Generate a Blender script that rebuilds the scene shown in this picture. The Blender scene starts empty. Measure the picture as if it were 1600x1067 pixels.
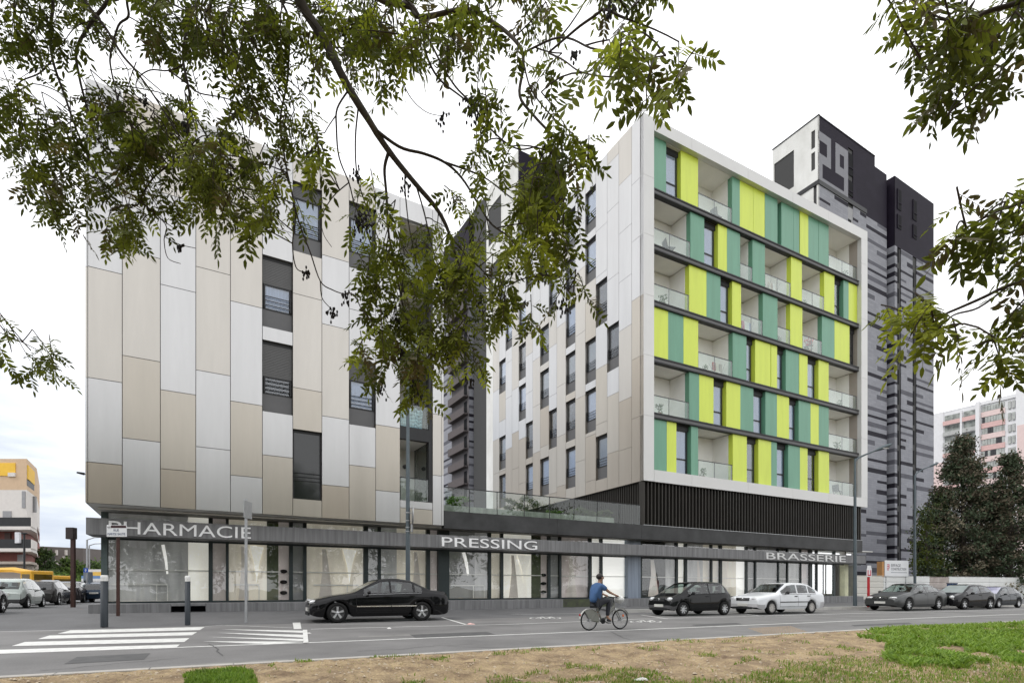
import bpy, math, random
import numpy as np
from mathutils import Vector, noise
R = math.radians
sc = bpy.context.scene
col = sc.collection
random.seed(7); rng = np.random.default_rng(7)

# ------------------------------------------------------------------ camera, sky, sun, exposure
FOC, HZ, CH = 860.0, 920.0, 1.1            # focal length and horizon in photo pixels, eye height in metres
cam = bpy.data.cameras.new('camera'); camo = bpy.data.objects.new('camera', cam); col.objects.link(camo)
camo.location = (0, 0, CH); camo.rotation_euler = (R(90), 0, 0)
cam.sensor_width = 36; cam.lens = 36 * FOC / 1600; cam.shift_y = (HZ - 533.5) / 1600
cam.clip_start = .05; cam.clip_end = 3000
sc.camera = camo

SUN_EL, SUN_AZ = 52, 250                   # a bright overcast, light a little stronger from the left and behind the camera
wd = bpy.data.worlds.new('World'); sc.world = wd; wd.use_nodes = True
nt = wd.node_tree; nt.nodes.clear()
def N(nt, t, **k):
    n = nt.nodes.new(t)
    for a, b in k.items():
        if a.startswith('i_'):
            key = a[2:]; key = int(key) if key.isdigit() else key.replace('_', ' ')
            n.inputs[key].default_value = b
        else: setattr(n, a, b)
    return n
L = nt.links.new
sky = N(nt, 'ShaderNodeTexSky', sky_type='NISHITA', sun_disc=False)
sky.sun_elevation = R(SUN_EL); sky.sun_rotation = R(SUN_AZ); sky.air_density = 1.2; sky.dust_density = 2
tc = N(nt, 'ShaderNodeTexCoord'); mp = N(nt, 'ShaderNodeMapping'); mp.inputs['Scale'].default_value = (1.1, 1.1, 5.5)
L(tc.outputs['Generated'], mp.inputs['Vector'])
n1 = N(nt, 'ShaderNodeTexNoise', i_Scale=1.7, i_Detail=7.0, i_Roughness=.55); L(mp.outputs[0], n1.inputs['Vector'])
sep = N(nt, 'ShaderNodeSeparateXYZ'); L(tc.outputs['Generated'], sep.inputs[0])
# low part of the sky: thinner, bluer cloud; high part: solid bright cloud
hi = N(nt, 'ShaderNodeMapRange', i_1=.10, i_2=.60, i_3=0.0, i_4=.60); L(sep.outputs['Z'], hi.inputs[0])
ad = N(nt, 'ShaderNodeMath', operation='ADD'); L(n1.outputs['Fac'], ad.inputs[0]); L(hi.outputs[0], ad.inputs[1])
xr = N(nt, 'ShaderNodeMapRange', i_1=-.62, i_2=-.25, i_3=0.0, i_4=.45); L(sep.outputs['X'], xr.inputs[0])
ad2 = N(nt, 'ShaderNodeMath', operation='ADD'); L(ad.outputs[0], ad2.inputs[0]); L(xr.outputs[0], ad2.inputs[1])
cr = N(nt, 'ShaderNodeValToRGB'); cr.color_ramp.elements[0].position = .36; cr.color_ramp.elements[0].color = (5.2, 6.1, 8.2, 1)
cr.color_ramp.elements[1].position = .80; cr.color_ramp.elements[1].color = (15.5, 15.6, 15.9, 1)
e = cr.color_ramp.elements.new(.55); e.color = (8.2, 8.9, 10.0, 1)
L(ad2.outputs[0], cr.inputs[0])
mx = N(nt, 'ShaderNodeMix', data_type='RGBA'); mx.inputs[0].default_value = .96
L(sky.outputs[0], mx.inputs[6]); L(cr.outputs[0], mx.inputs[7])
bg = N(nt, 'ShaderNodeBackground', i_Strength=.1); L(mx.outputs[2], bg.inputs[0])
wo = N(nt, 'ShaderNodeOutputWorld'); L(bg.outputs[0], wo.inputs[0])

sl = bpy.data.lights.new('sun', 'SUN'); sl.energy = 1.1; sl.angle = R(14); sl.color = (1, .965, .92)
so = bpy.data.objects.new('sun', sl); col.objects.link(so)
sd = Vector((math.sin(R(SUN_AZ)) * math.cos(R(SUN_EL)), math.cos(R(SUN_AZ)) * math.cos(R(SUN_EL)), math.sin(R(SUN_EL))))
so.rotation_euler = sd.to_track_quat('Z', 'Y').to_euler(); so.location = sd * 80
sc.view_settings.view_transform = 'Standard'; sc.view_settings.look = 'None'
sc.view_settings.exposure = 0.0; sc.view_settings.gamma = 1.0
sc.render.engine = 'CYCLES'
sc.cycles.max_bounces = 6; sc.cycles.transparent_max_bounces = 12; sc.cycles.caustics_reflective = False; sc.cycles.caustics_refractive = False

# ------------------------------------------------------------------ helpers
def G(px, py, z=0.0):
    """the point of the level z that the photo shows at (px, py)"""
    d = FOC * (CH - z) / (py - HZ); return Vector(((px - 800) / FOC * d, d, z))
def PT(px, py, d):
    return Vector(((px - 800) / FOC * d, d, CH + (HZ - py) / FOC * d))
class Fr:
    """a building's own axes: u along the front, w going in, z up"""
    def __init__(s, ox, oy, ang, swap=False):
        s.o = Vector((ox, oy)); s.a = ang; s.sw = swap
        e = Vector((math.cos(ang), math.sin(ang))); n = Vector((-math.sin(ang), math.cos(ang)))
        s.e, s.n = (n, e) if swap else (e, n)
    def P(s, u, w, z):
        p = s.o + s.e * u + s.n * w; return Vector((p.x, p.y, z))
    def U(s, px, w=0.0):
        k = (px - 800) / FOC; b = s.o + s.n * w
        return (k * b.y - b.x) / (s.e.x - k * s.e.y)
    def Z(s, px, py, w=0.0):
        p = s.P(s.U(px, w), w, 0); return CH + (HZ - py) * p.y / FOC
class Wf:
    sw = False
    def P(s, u, w, z): return Vector((u, w, z))
W0 = Wf()
def fr_at(px, depth, ang, swap=False): return Fr((px - 800) / FOC * depth, depth, ang, swap)

def tag(o, label=None, cat=None, group=None, kind=None):
    if label: o['label'] = label
    if cat: o['category'] = cat
    if group: o['group'] = group
    if kind: o['kind'] = kind
    return o
def thing(name, label, cat, loc=(0, 0, 0), group=None, rz=0):
    o = bpy.data.objects.new(name, None); o.empty_display_size = .3; col.objects.link(o)
    o.location = loc; o.rotation_euler = (0, 0, rz)
    return tag(o, label, cat, group)
def rootloc(p):
    v = Vector((0, 0, 0))
    while p is not None: v += p.location; p = p.parent
    return v
class MB:
    def __init__(s): s.v = []; s.f = []; s.m = []; s.sm = []
    def add(s, vs, fs, m=0, smooth=False):
        b = len(s.v); s.v.extend([tuple(x) for x in vs])
        for f in fs: s.f.append(tuple(i + b for i in f)); s.m.append(m); s.sm.append(smooth)
        return s
    def box(s, fr, u0, u1, w0, w1, z0, z1, m=0):
        if u1 < u0: u0, u1 = u1, u0
        vs = [fr.P(u, w, z) for z in (z0, z1) for (u, w) in ((u0, w0), (u1, w0), (u1, w1), (u0, w1))]
        fs = [(0, 3, 2, 1), (4, 5, 6, 7), (0, 1, 5, 4), (1, 2, 6, 5), (2, 3, 7, 6), (3, 0, 4, 7)]
        if fr.sw: fs = [f[::-1] for f in fs]
        return s.add(vs, fs, m)
    def quad(s, a, b, c, d, m=0, smooth=False): return s.add([a, b, c, d], [(0, 1, 2, 3)], m, smooth)
    def prism(s, pts, z0, z1, m=0):
        n = len(pts)
        vs = [(p[0], p[1], z0) for p in pts] + [(p[0], p[1], z1) for p in pts]
        fs = [tuple(range(n))[::-1], tuple(range(n, 2 * n))] + [(i, (i + 1) % n, n + (i + 1) % n, n + i) for i in range(n)]
        return s.add(vs, fs, m)
    def tube(s, pts, rad, n=8, m=0, cap=True, smooth=True):
        pts = [Vector(p) for p in pts]
        if not hasattr(rad, '__len__'): rad = [rad] * len(pts)
        vs = []; up = None
        for i, p in enumerate(pts):
            t = (pts[min(i + 1, len(pts) - 1)] - pts[max(i - 1, 0)])
            if t.length < 1e-9: t = Vector((0, 0, 1))
            t.normalize()
            if up is None: up = Vector((0, 0, 1)) if abs(t.z) < .9 else Vector((1, 0, 0))
            a = t.cross(up)
            if a.length < 1e-4: a = t.cross(Vector((1, .1, 0)))
            a.normalize(); b = a.cross(t).normalized(); up = b
            for k in range(n):
                q = 2 * math.pi * k / n; vs.append(p + (a * math.cos(q) + b * math.sin(q)) * rad[i])
        fs = [(i * n + k, i * n + (k + 1) % n, (i + 1) * n + (k + 1) % n, (i + 1) * n + k) for i in range(len(pts) - 1) for k in range(n)]
        s.add(vs, fs, m, smooth)
        if cap:
            s.add(vs[:n], [tuple(range(n))[::-1]], m); s.add(vs[-n:], [tuple(range(n))], m)
        return s
    def lathe(s, prof, c, axis, n=20, m=0, smooth=True):
        """prof: (radius, offset along axis)"""
        c = Vector(c); ax = Vector(axis).normalized()
        a = ax.cross(Vector((0, 0, 1)) if abs(ax.z) < .9 else Vector((1, 0, 0))).normalized(); b = ax.cross(a)
        vs = [c + ax * o + (a * math.cos(2 * math.pi * k / n) + b * math.sin(2 * math.pi * k / n)) * r for r, o in prof for k in range(n)]
        fs = [(i * n + k, i * n + (k + 1) % n, (i + 1) * n + (k + 1) % n, (i + 1) * n + k) for i in range(len(prof) - 1) for k in range(n)]
        return s.add(vs, fs, m, smooth)
    def ell(s, c, r, n=12, m=0):
        prof = [(max(1e-4, math.sin(math.pi * i / 8)), -math.cos(math.pi * i / 8)) for i in range(9)]
        vs = [(c[0] + p * math.cos(2 * math.pi * k / n) * r[0], c[1] + p * math.sin(2 * math.pi * k / n) * r[1], c[2] + o * r[2]) for p, o in prof for k in range(n)]
        fs = [(i * n + k, i * n + (k + 1) % n, (i + 1) * n + (k + 1) % n, (i + 1) * n + k) for i in range(8) for k in range(n)]
        return s.add(vs, fs, m, True)
    def build(s, name, mats, parent=None, bevel=0):
        if not isinstance(mats, (list, tuple)): mats = [mats]
        off = rootloc(parent)
        me = bpy.data.meshes.new(name)
        me.from_pydata([(x[0] - off.x, x[1] - off.y, x[2] - off.z) for x in s.v], [], s.f)
        for m in mats: me.materials.append(m)
        me.polygons.foreach_set('material_index', s.m); me.polygons.foreach_set('use_smooth', s.sm)
        me.update()
        o = bpy.data.objects.new(name, me); col.objects.link(o); o.parent = parent
        if bevel:
            b = o.modifiers.new('bevel', 'BEVEL'); b.width = bevel; b.segments = 2; b.limit_method = 'ANGLE'
        return o
def npmesh(name, V, F, mats, parent=None, midx=None, smooth=False):
    """V (n,3) world, F (m,k) equal-size faces"""
    me = bpy.data.meshes.new(name); off = np.array(rootloc(parent)); V = V - off
    m, k = F.shape
    me.vertices.add(len(V)); me.vertices.foreach_set('co', V.astype(np.float32).ravel())
    me.loops.add(m * k); me.loops.foreach_set('vertex_index', F.astype(np.int32).ravel())
    me.polygons.add(m); me.polygons.foreach_set('loop_start', np.arange(0, m * k, k, dtype=np.int32))
    me.polygons.foreach_set('loop_total', np.full(m, k, dtype=np.int32))
    if not isinstance(mats, (list, tuple)): mats = [mats]
    for q in mats: me.materials.append(q)
    if midx is not None: me.polygons.foreach_set('material_index', midx.astype(np.int32))
    if smooth: me.polygons.foreach_set('use_smooth', np.ones(m, dtype=bool))
    me.update(calc_edges=True)
    o = bpy.data.objects.new(name, me); col.objects.link(o); o.parent = parent
    return o
def copy_tree(o, parent=None):
    c = o.copy(); col.objects.link(c); c.parent = parent
    for ch in list(o.children): copy_tree(ch, c)
    return c
def text_mesh(name, txt, mat, parent, fr, u0, u1, w, z0, z1, ext=.03, spacing=1.0):
    cu = bpy.data.curves.new('t', 'FONT'); cu.body = txt; cu.extrude = .02; cu.space_character = spacing; cu.resolution_u = 4
    to = bpy.data.objects.new('t', cu); col.objects.link(to)
    dg = bpy.context.evaluated_depsgraph_get(); dg.update()
    me = bpy.data.meshes.new_from_object(to.evaluated_get(dg)); me.name = name
    col.objects.unlink(to); bpy.data.objects.remove(to); bpy.data.curves.remove(cu)
    co = np.array([v.co[:] for v in me.vertices]); lo = co.min(0); hi_ = co.max(0); off = rootloc(parent)
    for v in me.vertices:
        a = (v.co.x - lo[0]) / (hi_[0] - lo[0]); b = (v.co.y - lo[1]) / (hi_[1] - lo[1]); c = (v.co.z - lo[2]) / (hi_[2] - lo[2])
        v.co = fr.P(u0 + (u1 - u0) * a, w - ext * c, z0 + (z1 - z0) * b) - off
    me.materials.clear(); me.materials.append(mat); me.update()
    o = bpy.data.objects.new(name, me); col.objects.link(o); o.parent = parent
    return o

# ------------------------------------------------------------------ materials
def M(name, c, rough=.6, metal=0., var=.10, scale=2.0, bump=0., stretch=(1, 1, 1), spec=.5, coat=0., det=5, c2=None, bscale=None, tr=0., ramp=(.3, .7), fine=None):
    m = bpy.data.materials.new(name); m.use_nodes = True; t = m.node_tree; b = t.nodes['Principled BSDF']
    b.inputs['Roughness'].default_value = rough; b.inputs['Metallic'].default_value = metal
    b.inputs['Specular IOR Level'].default_value = spec; b.inputs['Coat Weight'].default_value = coat
    b.inputs['Coat Roughness'].default_value = .03
    tc = N(t, 'ShaderNodeTexCoord'); mp = N(t, 'ShaderNodeMapping'); mp.inputs['Scale'].default_value = stretch
    t.links.new(tc.outputs['Object'], mp.inputs[0])
    n = N(t, 'ShaderNodeTexNoise', i_Scale=scale, i_Detail=float(det), i_Roughness=.6); t.links.new(mp.outputs[0], n.inputs['Vector'])
    r = N(t, 'ShaderNodeValToRGB'); r.color_ramp.elements[0].position, r.color_ramp.elements[1].position = ramp
    c = tuple(c); k0 = tuple(max(0, x * (1 - var)) for x in c) if c2 is None else tuple(c2); k1 = tuple(min(1, x * (1 + var)) for x in c) if c2 is None else c
    r.color_ramp.elements[0].color = k0 + (1,); r.color_ramp.elements[1].color = k1 + (1,)
    t.links.new(n.outputs['Fac'], r.inputs[0]); t.links.new(r.outputs[0], b.inputs['Base Color'])
    if fine:   # grain: a second, much finer noise over the base colour
        nf_ = N(t, 'ShaderNodeTexNoise', i_Scale=fine[0], i_Detail=6.0, i_Roughness=.75); t.links.new(mp.outputs[0], nf_.inputs['Vector'])
        mr = N(t, 'ShaderNodeMapRange', i_1=.3, i_2=.7, i_3=1 - fine[1], i_4=1 + fine[1]); t.links.new(nf_.outputs['Fac'], mr.inputs[0])
        hv = N(t, 'ShaderNodeHueSaturation'); t.links.new(mr.outputs[0], hv.inputs['Value']); t.links.new(r.outputs[0], hv.inputs['Color']); t.links.new(hv.outputs[0], b.inputs['Base Color'])
    if bump:
        n2 = N(t, 'ShaderNodeTexNoise', i_Scale=bscale or scale * 8, i_Detail=4.0); t.links.new(mp.outputs[0], n2.inputs['Vector'])
        bp = N(t, 'ShaderNodeBump', i_Strength=min(1, bump * 10), i_Distance=bump); t.links.new(n2.outputs['Fac'], bp.inputs['Height']); t.links.new(bp.outputs[0], b.inputs['Normal'])
    if tr:
        ts = N(t, 'ShaderNodeBsdfTranslucent'); ms = N(t, 'ShaderNodeMixShader', i_0=tr); o = t.nodes['Material Output']
        hs = N(t, 'ShaderNodeHueSaturation', i_Value=1.9, i_Saturation=1.1); t.links.new(r.outputs[0], hs.inputs['Color']); t.links.new(hs.outputs[0], ts.inputs[0])
        t.links.new(b.outputs[0], ms.inputs[1]); t.links.new(ts.outputs[0], ms.inputs[2]); t.links.new(ms.outputs[0], o.inputs[0])
    return m
def GLASS(name, tint=(.9, .95, .93), r0=.05, rough=0., wave=0.0):
    """thin pane: a mirror reflection that grows towards grazing, the rest passes straight through"""
    m = bpy.data.materials.new(name); m.use_nodes = True; t = m.node_tree; t.nodes.clear(); K = t.links.new
    ge = N(t, 'ShaderNodeNewGeometry'); dt = N(t, 'ShaderNodeVectorMath', operation='DOT_PRODUCT'); K(ge.outputs['Normal'], dt.inputs[0]); K(ge.outputs['Incoming'], dt.inputs[1])
    ab = N(t, 'ShaderNodeMath', operation='ABSOLUTE'); K(dt.outputs['Value'], ab.inputs[0])
    su = N(t, 'ShaderNodeMath', operation='SUBTRACT', i_0=1.0); K(ab.outputs[0], su.inputs[1])
    pw = N(t, 'ShaderNodeMath', operation='POWER', i_1=4.0); K(su.outputs[0], pw.inputs[0])
    ma = N(t, 'ShaderNodeMath', operation='MULTIPLY_ADD', i_1=1 - r0, i_2=r0, use_clamp=True); K(pw.outputs[0], ma.inputs[0])
    g = N(t, 'ShaderNodeBsdfGlossy', i_Roughness=rough); tr = N(t, 'ShaderNodeBsdfTransparent')
    tr.inputs[0].default_value = tint + (1,); g.inputs[0].default_value = (1, 1, 1, 1)
    mx = N(t, 'ShaderNodeMixShader'); o = N(t, 'ShaderNodeOutputMaterial')
    if wave:
        tc = N(t, 'ShaderNodeTexCoord'); n = N(t, 'ShaderNodeTexNoise', i_Scale=1.1, i_Detail=1.0); K(tc.outputs['Object'], n.inputs['Vector'])
        bp = N(t, 'ShaderNodeBump', i_Strength=1.0, i_Distance=wave); K(n.outputs['Fac'], bp.inputs['Height']); K(bp.outputs[0], g.inputs['Normal'])
    K(ma.outputs[0], mx.inputs[0]); K(tr.outputs[0], mx.inputs[1]); K(g.outputs[0], mx.inputs[2]); K(mx.outputs[0], o.inputs[0])
    return m
def TILE(name, c, ang, bw=.6, bh=.2, rough=.55, mortar=.75):
    m = M(name, c, rough, var=.07, scale=.8, spec=.06); t = m.node_tree; b = t.nodes['Principled BSDF']
    tc = N(t, 'ShaderNodeTexCoord'); mp = N(t, 'ShaderNodeMapping'); mp.inputs['Rotation'].default_value = (0, 0, -ang); t.links.new(tc.outputs['Object'], mp.inputs[0])
    s = N(t, 'ShaderNodeSeparateXYZ'); t.links.new(mp.outputs[0], s.inputs[0]); a = N(t, 'ShaderNodeMath', operation='ADD'); t.links.new(s.outputs[0], a.inputs[0]); t.links.new(s.outputs[1], a.inputs[1])
    cb = N(t, 'ShaderNodeCombineXYZ'); t.links.new(a.outputs[0], cb.inputs[0]); t.links.new(s.outputs[2], cb.inputs[1])
    br = N(t, 'ShaderNodeTexBrick', i_Scale=1.0, i_Mortar_Size=.015, i_Brick_Width=bw, i_Row_Height=bh); t.links.new(cb.outputs[0], br.inputs['Vector'])
    src = b.inputs['Base Color'].links[0].from_socket
    br.inputs['Color2'].default_value = (.86, .86, .86, 1); br.inputs['Color1'].default_value = (1, 1, 1, 1); br.inputs['Mortar'].default_value = (mortar, mortar, mortar, 1)
    mx = N(t, 'ShaderNodeMix', data_type='RGBA', blend_type='MULTIPLY'); mx.inputs[0].default_value = 1; t.links.new(src, mx.inputs[6]); t.links.new(br.outputs[0], mx.inputs[7]); t.links.new(mx.outputs[2], b.inputs['Base Color'])
    return m
def EMIT(name, c, s):
    m = bpy.data.materials.new(name); m.use_nodes = True; b = m.node_tree.nodes['Principled BSDF']
    b.inputs['Emission Color'].default_value = c + (1,); b.inputs['Emission Strength'].default_value = s; b.inputs['Base Color'].default_value = (.8, .8, .8, 1)
    return m

asphalt = M('asphalt', (.172, .168, .165), .85, var=.24, scale=.5, bump=.006, bscale=60, det=9, fine=(38, .22))
asphalt2 = M('pavement asphalt', (.13, .13, .132), .88, var=.16, scale=.7, bump=.006, bscale=50, det=9, fine=(30, .22))
whitepaint = M('road paint', (.80, .80, .77), .7, c2=(.55, .55, .53), scale=6, det=10)
concrete = M('concrete', (.50, .49, .46), .85, var=.12, scale=2, bump=.003)
kerbst = M('kerb stone', (.42, .40, .37), .85, var=.10, scale=3, bump=.003)
streak = M('streaked concrete', (.26, .26, .262), .75, c2=(.13, .13, .133), scale=2.2, stretch=(3.4, 3.4, .16), bump=.004, bscale=8, det=9)
darkband = M('dark coated concrete', (.058, .059, .06), .55, spec=.2, var=.25, scale=1.2, det=8)
core = M('backing wall', (.05, .05, .05), .8, var=.05)
soffit = M('white soffit', (.80, .79, .75), .7, var=.03)
P_SIL = M('silver composite panel', (.515, .512, .508), .28, .75, var=.04, scale=.7, stretch=(2.2, 2.2, .3), fine=(3, .02))
P_CHA = M('champagne composite panel', (.44, .405, .35), .28, .75, var=.04, scale=.7, stretch=(2.2, 2.2, .3), fine=(3, .02))
P_LIT = M('light champagne panel', (.48, .455, .415), .28, .75, var=.04, scale=.7, stretch=(2.2, 2.2, .3), fine=(3, .02))
P_BEI = M('bronze beige panel', (.40, .355, .295), .30, .75, var=.04, scale=.7, stretch=(2.2, 2.2, .3), fine=(3, .02))
framew = M('white composite frame', (.645, .645, .635), .42, .15, var=.03, scale=.6)
taupe = M('taupe reveal', (.36, .32, .28), .6, var=.05)
yel = M('lime panel', (.66, .78, .09), .38, var=.05, scale=.9, stretch=(3, 3, .3), fine=(9, .03))
grn = M('sea green panel', (.145, .345, .235), .38, var=.08, scale=.9, stretch=(3, 3, .3), fine=(9, .05))
charcoal = M('charcoal metal', (.04, .041, .043), .5, .1, var=.1, spec=.25)
grey_sp = M('grey spandrel', (.13, .13, .133), .5, .1, var=.05, spec=.3)
shutter = M('roller shutter', (.12, .12, .12), .5, .2, var=.04)
balwhite = M('balcony render', (.88, .87, .83), .75, var=.04, scale=1.5)
curtain = M('net curtain', (.62, .66, .78), .8, var=.18, scale=3, stretch=(14, 14, .2))
darkroom = M('dark interior', (.015, .015, .017), .8, var=.2, spec=.1)
glassw = GLASS('window glass', (.80, .84, .88), .09)
glassb = GLASS('balustrade glass', (.90, .95, .93), .06)
glasst = GLASS('terrace glass', (.87, .90, .885), .04)
glasss = GLASS('shop glass', (.97, .975, .97), .06, wave=.005)
black = M('black rubber', (.014, .014, .014), .7, var=.1, spec=.2)
steel = M('galvanised steel', (.42, .43, .44), .45, .6, var=.12, scale=5)
chrome = M('chrome', (.75, .75, .76), .15, 1., var=.02)
alu = M('silver wheel alloy', (.62, .63, .64), .3, .8, var=.03)
poleg = M('blue grey lamp post', (.10, .125, .14), .45, .3, var=.1, scale=4)
rust = M('brown post paint', (.055, .022, .016), .6, var=.2, scale=5)
signw = M('sign white', (.80, .81, .82), .5, var=.02)
# ------------------------------------------------------------------ ground, road, markings
SA = math.atan2(860, 1700); St = Fr(0, 0, SA)
def smooth(x, a, b):
    t = min(1, max(0, (x - a) / (b - a))); return t * t * (3 - 2 * t)
def pz(u, d):
    k = smooth(u, 2, 9)
    return smooth(d, 19.2, 23.2) * .25 * (1 - k) + smooth(d, 21.2, 23.4) * .15 * k
def gridmesh(name, us, ds, zf, mat, smoothf=True):
    V = np.array([St.P(u, d, zf(u, d)) for d in ds for u in us]); nu = len(us); nd = len(ds)
    F = np.array([(j * nu + i, j * nu + i + 1, (j + 1) * nu + i + 1, (j + 1) * nu + i) for j in range(nd - 1) for i in range(nu - 1)])
    o = npmesh(name, V, F, mat, smooth=smoothf); tag(o, kind='structure'); return o
grassy = M('earth far', (.10, .11, .05), .95, c2=(.16, .13, .08), scale=.3, det=8)
g = MB(); g.quad((-900, -900, -.12), (900, -900, -.12), (900, 900, -.12), (-900, 900, -.12)); tag(g.build('ground', grassy), kind='structure')
gridmesh('road', [-60, -20, 0, 20, 60, 200], [8.83, 12, 16, 18.9], lambda u, d: 0.0, asphalt)
us = [-90, -60, -40, -30, -25] + list(np.arange(-20, 24, 1.0)) + [30, 45, 70, 120, 220]
gridmesh('pavement', us, [18.9, 19.2, 19.8, 20.4, 21, 21.6, 22.2, 22.8, 23.4, 24, 26, 40, 80, 160], pz, asphalt2)
# raised footway with a light kerb in front of the right building
K = [G(966, 957.0, 0), G(1150, 954.5, 0), G(1420, 950.0, 0)]
Kd = (K[-1] - K[0]).normalized(); K.append(K[-1] + Kd * 70)
Nn = Vector((-Kd.y, Kd.x, 0))
m = MB(); zt = .13
for a, b in zip(K[:-1], K[1:]):
    m.quad(a + Vector((0, 0, zt)) + Nn * .3, b + Vector((0, 0, zt)) + Nn * .3, b + Vector((0, 0, zt + .015)) + Nn * 6, a + Vector((0, 0, zt + .015)) + Nn * 6)
m.quad(K[0] + Nn * .3 + Vector((0, 0, 0)), K[0] + Nn * .3 + Vector((0, 0, zt)), K[0] + Nn * 6 + Vector((0, 0, zt)), K[0] + Nn * 6)
tag(m.build('footway', asphalt2), kind='structure')
m = MB()
for a, b in zip(K[:-1], K[1:]):
    n = max(1, int((b - a).length)); dv = (b - a) / n
    for i in range(n):
        p, q = a + dv * (i + .006), a + dv * (i + .994)
        m.add([p, q, q + Nn * .3, p + Nn * .3] + [x + Vector((0, 0, zt + .012)) for x in (p, q, q + Nn * .3, p + Nn * .3)], [(0, 1, 5, 4), (4, 5, 6, 7), (1, 2, 6, 5), (3, 0, 4, 7), (2, 3, 7, 6)])
tag(m.build('footway_kerb', concrete), kind='structure')
# near kerb
m = MB()
for i in range(-40, 160):
    m.box(St, i + .006, i + .994, 8.66, 8.83, -.1, .045)
tag(m.build('kerb', kerbst, bevel=.008), kind='structure')
# painted markings, one sheet 4 mm above the asphalt
ZC = [0]
def strip(m, pts, w, z=.004):
    ZC[0] += 1; z += .0006 * (ZC[0] % 12)
    P = [G(x, y, 0) for x, y in pts]
    for a, b in zip(P[:-1], P[1:]):
        t = (b - a).normalized(); n = Vector((-t.y, t.x, 0)) * w / 2; zz = Vector((0, 0, z))
        m.quad(a - n + zz, b - n + zz, b + n + zz, a + n + zz)
def poly(m, pts, z=.004):
    m.add([G(x, y, 0) + Vector((0, 0, z)) for x, y in pts], [tuple(range(len(pts)))[::-1]])
m = MB()
strip(m, [(240, 1012.5), (500, 1003), (1000, 983.2), (1400, 966.8), (1600, 958.8), (1900, 949.5)], .13)
strip(m, [(486, 982.5), (800, 974.8), (1000, 966.8), (1400, 956.5), (1600, 952.0)], .10)
strip(m, [(467, 971.5), (655, 966.7)], .10); strip(m, [(690, 961.4), (905, 957.9)], .10)
poly(m, [(457, 971), (469, 971), (471, 982), (459, 982.4)])
strip(m, [(684, 962.5), (728, 975.5)], .10); strip(m, [(1002, 960.5), (1042, 966.2)], .10); strip(m, [(1150, 957.6), (1185, 961.5)], .10)
for a in ([(110, 984.5), (320, 979), (312, 984), (90, 989.5)], [(77, 992.5), (308, 987), (300, 992), (59, 998)], [(39, 1002.5), (296, 996.5), (288, 1002.5), (18, 1009)], [(-40, 1016), (281, 1006.5), (275, 1011.5), (-60, 1023)]): poly(m, a)
for a in ([(343, 982.5), (478, 985), (478, 988.5)], [(338, 988), (478, 991.5), (478, 996)], [(324, 994.5), (480, 998), (480, 1001.5)], [(316, 1001.5), (478, 1002.0), (420, 1006)]): poly(m, a)
poly(m, [(473, 984), (480, 984), (482, 1004), (474, 1004.5)], .013)
strip(m, [(-200, 991), (0, 986.8), (170, 983)], .07); strip(m, [(320, 978.5), (350, 976.5), (456, 980.8)], .06)
# little bicycle signs painted on the lane
for cx, cy in ((853, 965.5), (1010, 971.0)):
    for sx in (-16, 14):
        pr = [(cx + sx + 9 * math.cos(t), cy + 1.3 * math.sin(t)) for t in [k * math.pi / 5 for k in range(11)]]
        strip(m, pr, .06)
    strip(m, [(cx - 16, cy), (cx - 6, cy - 2.2), (cx + 8, cy - 2.2), (cx + 14, cy)], .06); strip(m, [(cx - 6, cy - 2.2), (cx, cy + .4), (cx + 8, cy - 2.2)], .06)
tag(m.build('road_markings', whitepaint), kind='structure')
# tactile studs at the crossing
m = MB()
a, b, c_, d_ = G(1168, 981), G(1235, 977.5), G(1266, 988), G(1196, 991.5)
for i in range(26):
    for j in range(12):
        p = a.lerp(b, (i + .5) / 26).lerp(d_.lerp(c_, (i + .5) / 26), (j + .5) / 12)
        m.lathe([(.018, .002), (.015, .010), (.001, .012)], p, (0, 0, 1), 6, 0)
tag(m.build('tactile_studs', M('ochre studs', (.44, .33, .22), .8)), kind='structure')
# asphalt repairs
m = MB()
for q in ([(300, 1037), (455, 1029), (440, 1035), (290, 1044)], [(900, 1004), (1010, 999), (1015, 1003), (905, 1009)], [(560, 993), (700, 988), (700, 990.5), (560, 996)]): poly(m, q, .003)
tag(m.build('road_patches', M('old asphalt', (.21, .205, .195), .9, var=.2, scale=3)), kind='structure')
m = MB()   # newer dark patches and cracks
for q in ([(640, 991), (760, 986.5), (775, 991), (650, 996)], [(1080, 975.5), (1150, 972.6), (1160, 974.6), (1088, 977.6)], [(120, 1026), (235, 1020), (225, 1030), (100, 1037)], [(1330, 976), (1420, 972), (1425, 974), (1335, 978)]): poly(m, q, .0035)
rc = random.Random(4)
for x0, y0, n_, dx, dy in ((560, 1018, 9, 22, -1.6), (60, 1048, 10, 24, -2.2), (860, 992, 8, 20, -.5), (1180, 983, 8, 20, -1.2), (350, 1024, 6, -4, -3.6), (980, 998, 6, -6, -2.6), (700, 1010, 6, 30, .6)):
    pts = [(x0 + dx * k + rc.uniform(-4, 4), y0 + dy * k + rc.uniform(-1, 1)) for k in range(n_)]; strip(m, pts, .018, .002)
tag(m.build('road_repairs', M('dark tar', (.085, .085, .085), .8, var=.2, scale=5)), kind='structure')
m = MB(); m.box(St, -40, 120, 8.832, 8.93, .001, .0055); tag(m.build('gutter_dirt', M('gutter dirt', (.22, .18, .13), .95, c2=(.12, .115, .11), scale=1.5, det=9)), kind='structure')
# side street kerb strip at the left
m = MB()
A, B = G(-60, 966, .245), G(140, 944.2, .245)
t = (B - A).normalized(); n = Vector((-t.y, t.x, 0))
m.quad(A, B, B + n * 1.3, A + n * 1.3); m.quad(A - Vector((0, 0, .06)), B - Vector((0, 0, .06)), B, A)
tag(m.build('side_street_kerb', concrete), kind='structure')

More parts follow.
